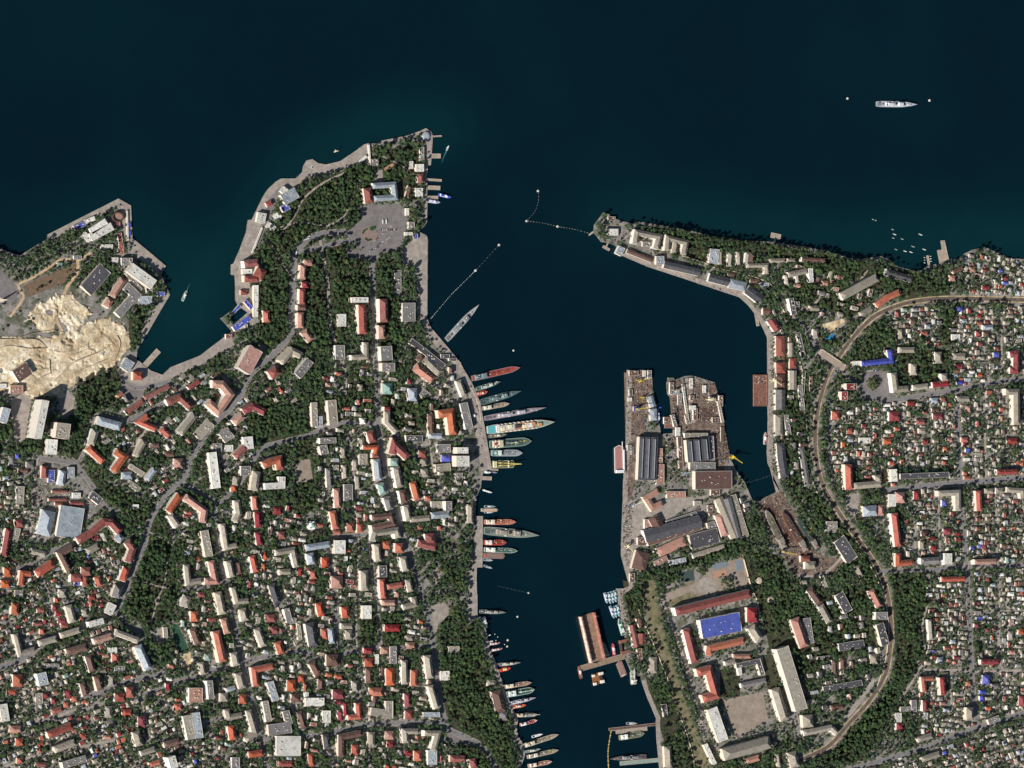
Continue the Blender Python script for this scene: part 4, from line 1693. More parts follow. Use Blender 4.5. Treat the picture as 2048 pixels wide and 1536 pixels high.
# ------------------------------------------------------------------ where trees grow thickly
for d, poly in ((0.95, [(560, 440), (600, 385), (650, 355), (720, 330), (760, 300), (830, 290), (840, 320), (835, 400), (720, 400), (735, 450), (700, 470), (620, 478), (575, 500), (540, 540), (525, 500)]),
                (0.85, [(525, 540), (580, 540), (580, 660), (540, 700), (520, 680), (520, 600)]),
                (0.85, [(606, 500), (690, 490), (700, 590), (690, 700), (640, 690), (610, 600)]),
                (0.97, [(696, 505), (738, 510), (738, 590), (700, 590)]),
                (0.8, [(750, 520), (800, 520), (800, 720), (756, 720)]),
                (0.85, [(690, 740), (745, 740), (752, 850), (680, 850)]),
                (0.95, [(500, 830), (540, 800), (620, 840), (600, 870), (540, 890), (500, 880)]),
                (0.97, [(270, 1000), (330, 1010), (345, 1080), (355, 1180), (345, 1240), (300, 1260), (262, 1230), (258, 1195), (295, 1090)]),
                (0.78, [(835, 1085), (930, 1040), (935, 1250), (890, 1260), (850, 1180)]),
                (0.97, [(885, 1260), (955, 1250), (1000, 1420), (1030, 1536), (1040, 1600), (960, 1600), (900, 1450), (880, 1380)]),
                (0.85, [(768, 780), (850, 790), (920, 830), (920, 860), (800, 860), (770, 830)]),
                (0.95, [(1280, 450), (1400, 468), (1560, 490), (1560, 510), (1420, 500), (1300, 466)]),
                (0.92, [(1375, 480), (1415, 490), (1412, 525), (1370, 515)]),
                (0.92, [(1560, 492), (1700, 520), (1840, 545), (1900, 570), (1900, 595), (1800, 600), (1700, 560), (1560, 520)]),
                (0.85, [(1565, 560), (1680, 560), (1740, 600), (1700, 640), (1600, 600)]),
                (0.95, [(1785, 1140), (1850, 1150), (1860, 1260), (1850, 1330), (1800, 1360), (1780, 1420), (1740, 1460), (1700, 1500), (1640, 1530), (1730, 1520), (1790, 1400), (1790, 1280)]),
                (0.92, [(1480, 1100), (1560, 1110), (1600, 1220), (1590, 1300), (1540, 1300), (1510, 1180)]),
                (0.85, [(1620, 1190), (1760, 1160), (1765, 1280), (1640, 1330), (1590, 1360), (1590, 1260)]),
                (0.8, [(1600, 980), (1640, 990), (1740, 1120), (1750, 1170), (1700, 1130), (1640, 1040)]),
                (0.9, [(1556, 740), (1620, 740), (1620, 960), (1580, 980), (1560, 900)]),
                (0.85, [(1800, 700), (1900, 700), (1895, 770), (1800, 770)]),
                (0.85, [(1890, 620), (1915, 610), (1915, 690), (1880, 690)]),
                (0.75, [(100, 480), (180, 470), (190, 510), (90, 550), (0, 560), (0, 505), (60, 500)]),
                (0.9, [(258, 640), (285, 600), (300, 600), (290, 640), (275, 690), (255, 700)]),
                (0.8, [(160, 740), (235, 720), (235, 800), (170, 840), (150, 800)]),
                (0.8, [(150, 840), (185, 840), (165, 930), (140, 910)]),
                (0.9, [(165, 930), (240, 980), (290, 1000), (270, 1030), (200, 990)]),
                (0.85, [(1245, 1160), (1285, 1170), (1290, 1300), (1270, 1300)]),
                (0.85, [(1290, 1350), (1340, 1380), (1370, 1480), (1400, 1560), (1350, 1560), (1310, 1420)]),
                (0.95, [(1330, 1130), (1440, 1090), (1500, 1075), (1500, 1090), (1340, 1150)]),
                (0.95, [(1436, 1150), (1470, 1150), (1470, 1180), (1440, 1182)]),
                (0.85, [(1440, 1340), (1480, 1330), (1480, 1395), (1440, 1395)]),
                (0.9, [(1525, 1310), (1560, 1310), (1575, 1380), (1535, 1380)]),
                (0.9, [(600, 870), (625, 870), (632, 1010), (585, 1060), (590, 960)]),
                (0.97, [(720, 1230), (800, 1220), (820, 1290), (720, 1298)])):
    fill(DENS, poly, d)
    if d >= .8:
        FLOOR_N = globals().get('FLOOR_N', 0) + 1
        zf = GZ + 0.02 + 0.012 * (FLOOR_N % 4)
        tag(obj('forest_floor', triangulate('forest_floor', [P(*q, zf) for q in poly if True], zf, plain('leaf_litter', (76, 70, 54), (44, 50, 36), 0.05))), kind='structure')
def bare_patch(poly, d=0.03):
    fill(DENS, poly, d)
bare_patch([(-60, 560), (50, 560), (180, 580), (260, 640), (260, 720), (150, 780), (60, 790), (-60, 790)])
bare_patch([(1190, 425), (1240, 440), (1270, 480), (1500, 590), (1540, 680), (1540, 900), (1480, 700), (1240, 510)], 0.12)
bare_patch([(1245, 740), (1460, 740), (1510, 1000), (1440, 1080), (1300, 1110), (1250, 1140)], 0.25)
bare_patch([(1510, 1005), (1562, 982), (1660, 1110), (1660, 1150), (1590, 1150)], 0.05)
bare_patch([(1330, 1170), (1500, 1110), (1560, 1290), (1600, 1480), (1430, 1530), (1340, 1250)], 0.32)
bare_patch([(60, 915), (160, 930), (215, 1010), (120, 1085), (55, 1085)], 0.05)
bare_patch([(925, 740), (985, 930), (960, 1100), (955, 1240), (935, 1240), (945, 1000), (930, 860), (860, 690)], 0.1)
bare_patch([(830, 470), (856, 470), (856, 640), (838, 640)], 0.0)

# ------------------------------------------------------------------ buildings
COLNAME = {'o': 'bright orange', 'r': 'brick red', 'R': 'crimson red', 'p': 'faded pink', 'n': 'rusty brown', 't': 'pale tan',
           'g': 'mid grey', 'd': 'dark grey', 'w': 'white', 's': 'silvery grey', 'b': 'bright blue', 'k': 'pale green'}
LANDMARKS = [('the open-air theatre bowl', 236, 434), ('the sandy building site', 120, 700), ('the white towers', 105, 850), ('the silver market hall', 145, 1040),
             ('the floating swimming pool', 470, 640), ('the seaside promenade bend', 520, 470), ('the ferry landing stages', 850, 370), ('the big asphalt square', 765, 450),
             ('the long cargo quay', 830, 560), ('the chestnut avenue', 718, 545), ('the warship quay', 940, 800), ('the domed church', 622, 1052),
             ('the forked avenue', 365, 970), ('the triangular park', 310, 1130), ('the green sports field', 360, 1280), ('the wide white market roof', 577, 1492),
             ('the red U block', 680, 1400), ('the bayside park', 880, 1150), ('the hillside wood', 930, 1400), ('the curving hill street', 700, 1180),
             ('the lower western streets', 100, 1400), ('the headland fort', 1225, 462), ('the long harbour sheds', 1380, 550), ('the north shore wood', 1660, 520),
             ('the tan barracks', 1720, 575), ('the railway road bridge', 1665, 725), ('the round garden square', 1745, 775), ('the small boat pier', 1880, 500),
             ('the finger piers', 1330, 850), ('the floating platform', 1521, 780), ('the yard slipways', 1580, 1060), ('the rust brown yard hall', 1430, 960),
             ('the large blue roof', 1440, 1250), ('the parade ground', 1490, 1430), ('the railway curve', 1770, 1300), ('the eastern main crossing', 1925, 968),
             ('the crimson C block', 2020, 725), ('the eastern garden lanes', 1990, 870), ('the southeast blue roof', 1972, 1360), ('the segmented grey slab', 1850, 950),
             ('the long orange block', 1790, 1060)]
ORD = ['closest', 'second closest', 'third closest', 'fourth closest', 'fifth closest', 'sixth closest', 'seventh closest', 'eighth closest', 'ninth closest', 'tenth closest']
PENDING = []      # (object, look, px, py, group): labels are given once everything stands
def near(px, py):
    return min(LANDMARKS, key=lambda l: (l[1] - px) ** 2 + (l[2] - py) ** 2)
def give_labels():
    by = {}
    for o, look, px, py, grp in PENDING:
        l = near(px, py)
        by.setdefault((look, l[0]), []).append((math.hypot(px - l[1], py - l[2]), o, grp, l[0]))
    for (look, lm), items in by.items():
        items.sort(key=lambda q: q[0])
        for k, (d, o, grp, _) in enumerate(items):
            if len(items) == 1:
                o['label'] = f'{look} near {lm}'
            elif k < 6:
                o['label'] = f'{look}, {ORD[k]} to {lm}'
            else:
                o['label'] = f'{look}, farther out from {lm}'
                grp = f'{look}s farther from {lm}'
            o['group'] = grp

CHIM = {}
def chimney_mesh():
    if 'c' not in CHIM:
        CHIM['c'] = MB().box(0, 0, -1.2, 1.3, 0.9, 2.9).box(0, 0, 1.7, 1.6, 1.2, 0.25).mesh('chimney', plain('chimney_brick', (190, 170, 150), (150, 110, 90), 0.8))
        CHIM['v'] = MB().box(0, 0, -0.2, 2.2, 1.6, 1.5).box(0, 0, 1.3, 2.5, 1.9, 0.3).mesh('roof_vent', plain('vent_metal', (214, 212, 206), (180, 178, 172), 0.8))
        CHIM['h'] = MB().box(0, 0, -0.3, 3.6, 3.0, 2.6).box(0, 0, 2.3, 4.0, 3.4, 0.25).mesh('stair_hut', plain('hut_plaster', (206, 198, 184), (170, 160, 148), 0.5))
    return CHIM

def path_outline(pts, w):
    L, R = offsets(pts, w / 2)
    return L + R[::-1]

def gable(pts_w, L, R, z, slope, mat, name, hip=True, over=0.0):
    """a pitched roof whose ridge follows the middle line; hipped ends"""
    n = len(pts_w)
    mid = [tuple(p) for p in pts_w]
    half = math.dist(L[0], R[0]) / 2
    halfn = math.dist(L[-1], R[-1]) / 2
    rh = min(half, halfn) * slope
    if hip:
        d = math.dist(mid[0], mid[1])
        t = min(0.42 if n == 2 else 0.45, half * 0.9 / max(d, 0.1))
        a = tuple(mid[0][k] + (mid[1][k] - mid[0][k]) * t for k in (0, 1))
        d = math.dist(mid[-1], mid[-2])
        t = min(0.42 if n == 2 else 0.45, halfn * 0.9 / max(d, 0.1))
        b = tuple(mid[-1][k] + (mid[-2][k] - mid[-1][k]) * t for k in (0, 1))
        mid[0], mid[-1] = a, b
    mb = MB()
    for k in range(n):
        mb.v.append((*L[k], z)); mb.v.append((*mid[k], z + rh)); mb.v.append((*R[k], z))
    lo = len(mb.v)
    for k in range(n):
        mb.v.append((*L[k], z - 0.35)); mb.v.append((*R[k], z - 0.35))
    for k in range(n - 1):
        a, b = 3 * k, 3 * k + 3
        mb.f.append((a, a + 1, b + 1, b)); mb.f.append((a + 1, a + 2, b + 2, b + 1))
        c, d = lo + 2 * k, lo + 2 * k + 2
        mb.f.append((a, b, d, c)); mb.f.append((a + 2, c + 1, d + 1, b + 2)); mb.f.append((c, d, d + 1, c + 1))
    e = 3 * (n - 1)
    g = lo + 2 * (n - 1)
    mb.f.append((0, 2, 1)); mb.f.append((e, e + 1, e + 2))
    mb.f.append((0, lo, lo + 1, 2)); mb.f.append((e, e + 2, g + 1, g))
    return mb, rh, mid

def local(pts, c):
    return [(p[0] - c[0], p[1] - c[1]) for p in pts]

NBUILD = {'town_house': 0, 'apartment_building': 0, 'house': 0, 'workshop': 0, 'public_building': 0}
def building(kind, col, shape, h, w, pts, detail=True):
    """pts and w in photograph pixels, as the roof shows"""
    zt = GZ + h
    Lp, Rp = offsets(pts, w / 2)
    outl_px = Lp + Rp[::-1]
    Lw, Rw = [P(*p, zt) for p in Lp], [P(*p, zt) for p in Rp]
    Mw = [P(*p, zt) for p in pts]
    cx = sum(p[0] for p in Mw) / len(Mw)
    cy = sum(p[1] for p in Mw) / len(Mw)
    base_px = [PX(*p, GZ) for p in Lw + Rw[::-1]]
    hit, tot = count(BUILT, outl_px)
    if tot and hit / tot > 0.42:
        return None
    fill(BUILT, outl_px); fill(BUILT, base_px)
    fill(BUILT, [PX(*p, GZ + h / 2) for p in Lw + Rw[::-1]])
    pmx = sum(p[0] for p in pts) / len(pts)
    pmy = sum(p[1] for p in pts) / len(pts)
    t = empty(kind, (cx, cy, GZ))
    L, R, M = local(Lw, (cx, cy)), local(Rw, (cx, cy)), local(Mw, (cx, cy))
    out = ccw(L + R[::-1])
    r = random.Random(int(cx * 7 + cy * 13))
    MB().prism(out, -0.5, h + (0.0 if shape == 'f' else 0.05), 1.0, False).build('wall', wall_mat(), t)
    ch = chimney_mesh()
    wid = math.dist(L[0], R[0])
    if shape == 'g':
        Lo, Ro = offsets(M, wid / 2 + 0.6)
        ex = 0.6
        slope = r.uniform(0.5, 0.72) if kind != 'workshop' else r.uniform(0.3, 0.45)
        mb, rh, mid = gable(M, L, R, h + 0.3, slope, None, 'roof', hip=(kind != 'workshop' or r.random() < 0.4))
        roof = mb.build('roof', roof_mat(col), t)
        if detail:
            ln = sum(math.dist(M[k], M[k + 1]) for k in range(len(M) - 1))
            for q in range(max(1, min(7, int(ln / 13)))):
                k = r.randrange(len(M) - 1)
                f = r.uniform(0.15, 0.85)
                s = r.choice((-1, 1)) * r.uniform(0.12, 0.3)
                x = M[k][0] + (M[k + 1][0] - M[k][0]) * f
                y = M[k][1] + (M[k + 1][1] - M[k][1]) * f
                dx, dy = M[k + 1][0] - M[k][0], M[k + 1][1] - M[k][1]
                l = math.hypot(dx, dy) or 1
                obj('chimney', ch['c'], roof, (x - dy / l * s * wid, y + dx / l * s * wid, h + 0.3 + rh * (1 - 2 * abs(s))))
    elif shape == 'm':
        # a hall with long raised rooflights side by side
        MB().prism(out, h - 0.1, h + 0.6).build('roof', roof_mat(col), t)
        n = 3
        dx, dy = M[1][0] - M[0][0], M[1][1] - M[0][1]
        l = math.hypot(dx, dy)
        ux, uy = dx / l, dy / l
        for q in range(n):
            o_ = ((q + 0.5) / n - 0.5) * wid
            a = (M[0][0] + ux * l * 0.04 - uy * o_, M[0][1] + uy * l * 0.04 + ux * o_)
            b = (M[1][0] - ux * l * 0.04 - uy * o_, M[1][1] - uy * l * 0.04 + ux * o_)
            ww = wid / n * 0.72
            LL, RR = offsets([a, b], ww / 2)
            mb, rh, mid = gable([a, b], LL, RR, h + 0.95, 0.5, None, 'x', hip=False)
            mon = mb.build('roof_ridge', roof_mat(col), t)
            mb2 = MB()
            mb2.bar((*mid[0], h + 1.0 + rh), (*mid[1], h + 1.0 + rh), 1.6, 0.8)
            mb2.build('rooflight', plain('rooflight_glass', (176, 182, 188), (140, 146, 152), 0.4, 0.3), mon)
    else:
        roof = MB().prism(out, h - 0.05, h + 0.35).build('roof', roof_mat(col), t)
        # parapet round the edge
        if detail and h >= 5 and wid > 6:
            i_ = ccw(path_outline_in(M, wid / 2 - 0.55))
            mb = MB()
            oo, ii = out, i_
            if len(oo) == len(ii):
                n = len(oo)
                # align start
                k0 = min(range(n), key=lambda k: math.dist(ii[k], oo[0]))
                ii = ii[k0:] + ii[:k0]
                for k in range(n):
                    j = (k + 1) % n
                    mb.prism(ccw([oo[k], oo[j], ii[j], ii[k]]), h + 0.3, h + 1.0, 1.0, False)
                mb.build('parapet', plain('parapet_render', (222, 214, 200), (186, 176, 162), 0.4), roof)
            ln = sum(math.dist(M[k], M[k + 1]) for k in range(len(M) - 1))
            for q in range(max(1, min(8, int(ln * wid / 130)))):
                k = r.randrange(len(M) - 1)
                f = r.uniform(0.15, 0.85)
                s = r.uniform(-0.32, 0.32)
                x = M[k][0] + (M[k + 1][0] - M[k][0]) * f
                y = M[k][1] + (M[k + 1][1] - M[k][1]) * f
                dx, dy = M[k + 1][0] - M[k][0], M[k + 1][1] - M[k][1]
                l = math.hypot(dx, dy) or 1
                big = wid > 11 and r.random() < 0.3
                o = obj('stair_hut' if big else 'roof_vent', ch['h' if big else 'v'], roof, (x - dy / l * s * wid, y + dx / l * s * wid, h + 0.35))
                o.rotation_euler.z = math.atan2(dy, dx)
    n = len(pts)
    form = 'straight' if n == 2 else ('L-shaped' if n == 3 else 'U-shaped')
    ratio = sum(math.dist(pts[k], pts[k + 1]) for k in range(n - 1)) / max(w, 1)
    if n == 2:
        form = 'long' if ratio > 3.2 else ('oblong' if ratio > 1.7 else 'compact')
    rf = {'g': 'pitched', 'f': 'flat', 'm': 'ridged'}[shape]
    word = {'town_house': 'town house', 'apartment_building': 'apartment block', 'house': 'house', 'workshop': 'yard shed', 'public_building': 'public building'}[kind]
    cat = {'town_house': 'town house', 'apartment_building': 'apartment block', 'house': 'house', 'workshop': 'shed', 'public_building': 'building'}[kind]
    t['category'] = cat
    PENDING.append((t, f'{form} {word} with {COLNAME[col]} {rf} roof', pmx, pmy, {'town_house': 'town houses between the apartment blocks', 'apartment_building': 'apartment blocks of the town', 'house': 'small houses of the town', 'workshop': 'sheds and halls of the harbour yards', 'public_building': 'public buildings of the town'}[kind]))
    NBUILD[kind] += 1
    return t

def path_outline_in(M, hw):
    n = len(M)
    a = [tuple(p) for p in M]
    for e, q in ((0, 1), (n - 1, n - 2)):
        d = math.dist(a[e], M[q]) or 1
        a[e] = (a[e][0] + (M[q][0] - M[e][0]) / d * 0.55, a[e][1] + (M[q][1] - M[e][1]) / d * 0.55)
    L, R = offsets(a, hw)
    return L + R[::-1]

KIND = {'A': 'apartment_building', 'W': 'workshop', 'P': 'public_building'}
tile = None
for line in ROOFS.strip().splitlines():
    t = line.split()
    if t[0] == 'T':
        tile = (float(t[1]), float(t[2]), float(t[3]), KIND[t[4]])
        continue
    x0, y0, s, kind = tile
    col, shape, h = t[0][0], t[0][1], float(t[0][2:])
    if t[1][0] == '@':
        cx, cy, bw, bh = (float(v) for v in t[1][1:].split(','))
        if bw >= bh:
            pts, w = [(cx - bw / 2, cy), (cx + bw / 2, cy)], bh
        else:
            pts, w = [(cx, cy - bh / 2), (cx, cy + bh / 2)], bw
    else:
        w = float(t[1])
        pts = [tuple(float(v) for v in q.split(',')) for q in t[2:]]
    pts = [(x0 + x * s, y0 + y * s) for x, y in pts]
    w *= s
    ln = sum(math.dist(pts[k], pts[k + 1]) for k in range(len(pts) - 1))
    k = kind
    if kind == 'A' or kind == 'apartment_building':
        if ln * w < 300 and h <= 10:
            k = 'house'
    if x0 + 0 > 0 and kind == 'apartment_building' and h <= 12 and shape == 'f' and ln * w > 700:
        k = 'public_building'
    if k == 'apartment_building' or k == 'public_building':
        h *= (1.55 if k[0] == 'a' else 1.4) if h < 25 else 0.92
    elif k == 'house':
        h *= 1.3
    else:
        h *= 1.25
    building(k, col, shape, h, w, pts)

# ------------------------------------------------------------------ the small houses and sheds of the garden quarters
RES = [(-22, [(-40, 1095), (60, 1130), (230, 1050), (250, 1190), (190, 1245), (-40, 1330)], 11.5, 0),
       (-22, [(-40, 1345), (60, 1310), (230, 1250), (270, 1265), (300, 1340), (400, 1400), (420, 1560), (-40, 1560)], 11.5, 0),
       (-8, [(-40, 890), (75, 920), (70, 1090), (-40, 1130)], 12, 0),
       (-35, [(200, 840), (262, 842), (350, 880), (350, 950), (310, 1000), (210, 900)], 13, 1),
       (-38, [(235, 780), (420, 740), (470, 790), (380, 890), (260, 850)], 14, 1),
       (-35, [(420, 850), (470, 810), (560, 760), (640, 850), (540, 890), (450, 960), (400, 950)], 14, 1),
       (8, [(360, 1010), (620, 1010), (640, 1290), (480, 1320), (300, 1390), (380, 1180)], 13.5, 1),
       (8, [(640, 1010), (830, 1120), (860, 1285), (640, 1310)], 13.5, 1),
       (8, [(430, 1330), (860, 1305), (885, 1440), (520, 1470)], 13, 1),
       (8, [(400, 1440), (520, 1478), (880, 1455), (960, 1500), (980, 1560), (400, 1560)], 13, 1),
       (5, [(640, 720), (750, 720), (750, 850), (640, 860)], 16, 1),
       (5, [(760, 720), (900, 720), (930, 830), (765, 850)], 16, 1),
       (5, [(640, 860), (940, 830), (940, 1030), (830, 1100), (640, 1010)], 14, 1),
       (0, [(1770, 625), (1880, 612), (1880, 690), (1800, 690)], 10.5, 0),
       (0, [(1905, 610), (2110, 612), (2110, 755), (1910, 778)], 10.5, 0),
       (0, [(1655, 812), (1790, 806), (1910, 795), (1915, 955), (1780, 970), (1670, 945)], 10.5, 0),
       (0, [(1925, 790), (2110, 765), (2110, 945), (1925, 958)], 10.5, 0),
       (0, [(1820, 985), (1925, 975), (1932, 1125), (1800, 1130)], 10.5, 0),
       (0, [(1935, 978), (2110, 965), (2110, 1125), (1940, 1125)], 10.5, 0),
       (0, [(1850, 1150), (1935, 1145), (1945, 1330), (1850, 1330)], 11, 0),
       (0, [(1950, 1145), (2110, 1140), (2110, 1400), (1960, 1445)], 11, 0),
       (0, [(1830, 1345), (1945, 1350), (1950, 1450), (1830, 1490)], 12, 0),
       (12, [(1925, 510), (2110, 525), (2110, 590), (1935, 592)], 10, 0),
       (-20, [(1700, 1545), (2110, 1430), (2110, 1580), (1700, 1580)], 12, 0),
       (-18, [(1310, 1000), (1440, 985), (1460, 1080), (1300, 1110)], 15, 2),
       (-20, [(1480, 980), (1500, 1000), (1490, 1060), (1460, 1060)], 13, 2),
       (-8, [(1600, 1160), (1760, 1180), (1765, 1400), (1620, 1420)], 20, 2),
       (0, [(1550, 640), (1620, 700), (1620, 940), (1560, 960)], 16, 2),
       (15, [(1560, 520), (1700, 530), (1780, 590), (1660, 640), (1580, 600)], 16, 2)]
SMALL = []
def scatter_houses():
    r = random.Random(11)
    for ang, poly, st, cls in RES:
        m = np.zeros((GH, GW), np.uint8)
        fill(m, poly)
        if cls == 0:
            DENS[(m > 0) & (DENS < .75)] = 0.83 if poly[0][0] > 1400 else 0.84
        cx = sum(p[0] for p in poly) / len(poly)
        cy = sum(p[1] for p in poly) / len(poly)
        a0 = math.radians(ang)
        n = int(520 / st)
        for i in range(-n, n):
            for j in range(-n, n):
                u = (i + (0.5 if j % 2 else 0) + r.uniform(-.25, .25)) * st
                v = (j + r.uniform(-.25, .25)) * st * .86
                px = cx + u * math.cos(a0) - v * math.sin(a0)
                py = cy + u * math.sin(a0) + v * math.cos(a0)
                if not at(m, px, py) or r.random() > ((0.84 if px > 1400 else 0.74) if cls == 0 else 0.55) or at(DENS, px, py) > .9:
                    continue
                big = r.random() < 0.82
                if cls and big:
                    ln, w, hh = r.uniform(9, 15), r.uniform(5.6, 8.0), r.uniform(7.5, 13.5)
                elif big:
                    ln, w, hh = r.uniform(7.6, 12.5), r.uniform(5.6, 8.0), r.uniform(5.2, 9.0)
                else:
                    ln, w, hh = r.uniform(4.2, 6.5), r.uniform(3.2, 4.6), r.uniform(2.6, 3.8)
                for attempt in range(3):
                    a = a0 + (math.pi / 2 if r.random() < 0.4 else 0) + r.uniform(-.06, .06)
                    d = (math.cos(a) * ln / 2, math.sin(a) * ln / 2)
                    pts = [(px - d[0], py - d[1]), (px + d[0], py + d[1])]
                    lean = hh * SN / MPP
                    o = path_outline(pts, w + .6)
                    o = o + [(q[0] - lean, q[1]) for q in o]
                    hit = sum(1 for q in o + [(px, py), (px - lean, py)] + pts if at(BUILT, *q) or at(PAVED, *q) or not at(LAND, *q))
                    if not hit:
                        break
                    ln, w, hh = ln * .72, w * .85, hh * .8
                if hit:
                    continue
                fill(BUILT, path_outline(pts, w + 0.4))
                fill(BUILT, [(q[0] - lean, q[1]) for q in path_outline(pts, w)])
                x = r.random()
                if cls == 2:
                    c = 't' if x < .3 else 'g' if x < .5 else 'n' if x < .7 else 'p' if x < .8 else 'd' if x < .92 else 's'
                elif big:
                    c = 't' if x < .36 else 'g' if x < .56 else 'o' if x < .64 else 'r' if x < .71 else 'R' if x < .745 else 'n' if x < .81 else 'w' if x < .89 else 's' if x < .96 else 'p' if x < .985 else 'k' if x < .994 else 'b'
                else:
                    c = 't' if x < .3 else 'g' if x < .55 else 'w' if x < .75 else 's' if x < .85 else 'n' if x < .93 else 'd' if x < .97 else 'p'
                SMALL.append((ln * w, pts, w, c, 'g' if big and r.random() < 0.8 else 'f', hh, cls))
scatter_houses()
SMALL.sort(key=lambda q: -q[0])
BUILT2 = BUILT.copy()
REST = []
for q in SMALL:
    area, pts, w, c, sh, h, cls = q
    inside = 0 < pts[0][0] < 2048 and 0 < pts[0][1] < 1536
    k = 'house' if cls == 0 else ('town_house' if cls == 1 else 'workshop')
    if inside and NBUILD[k] < (300 if cls < 2 else 230):
        BUILT[:] = 0
        building(k, c, sh, h, w, pts, detail=area > 45)
    else:
        REST.append(q)
BUILT = BUILT2
def rest_houses():
    v, f, cols = [], [], []
    for area, pts, w, c, sh, h, cls in REST:
        zt = GZ + h
        Lp, Rp = offsets(pts, w / 2)
        Lw, Rw = [P(*p, zt) for p in Lp], [P(*p, zt) for p in Rp]
        Mw = [P(*p, zt) for p in pts]
        out = ccw(Lw + Rw[::-1])
        k = rnd.uniform(0.7, 1.15)
        rc = rgb(ROOF_RGB[c], k)
        wc = rgb((226, 214, 196), rnd.uniform(0.6, 1.0))
        mb = MB().prism(out, GZ - 0.3, zt, 1.0, False)
        n0 = len(mb.f)
        if sh == 'g':
            g2, _, _ = gable(Mw, Lw, Rw, zt + 0.2, 0.5, None, '')
        else:
            g2 = MB().prism(out, zt + 0.01, zt + 0.3)
        b = len(v)
        v += mb.v
        f += [tuple(q + b for q in t) for t in mb.f]
        cols += [wc] * n0
        b = len(v)
        v += g2.v
        f += [tuple(q + b for q in t) for t in g2.f]
        cols += [rc] * len(g2.f)
    me = bpy.data.meshes.new('garden_houses')
    me.from_pydata(v, [], f)
    a = me.attributes.new('paint', 'FLOAT_COLOR', 'FACE')
    a.data.foreach_set('color', [x for c in cols for x in c])
    s = NT('painted_houses')
    at_ = s.n('ShaderNodeAttribute', attribute_name='paint')
    col = s.mix(s.math('MULTIPLY', s.ramp(s.noise(0.5, 3.0), [(0.4, (0, 0, 0, 1)), (0.7, (1, 1, 1, 1))]), 0.4), at_.outputs['Color'], rgb((104, 96, 86)))
    me.materials.append(s.out(col, 0.85))
    tag(obj('garden_houses', me), 'sheds and small houses crowded in the garden quarters', 'houses', kind='stuff')
if REST:
    rest_houses()
print('BUILDINGS', NBUILD, 'small', len(SMALL))
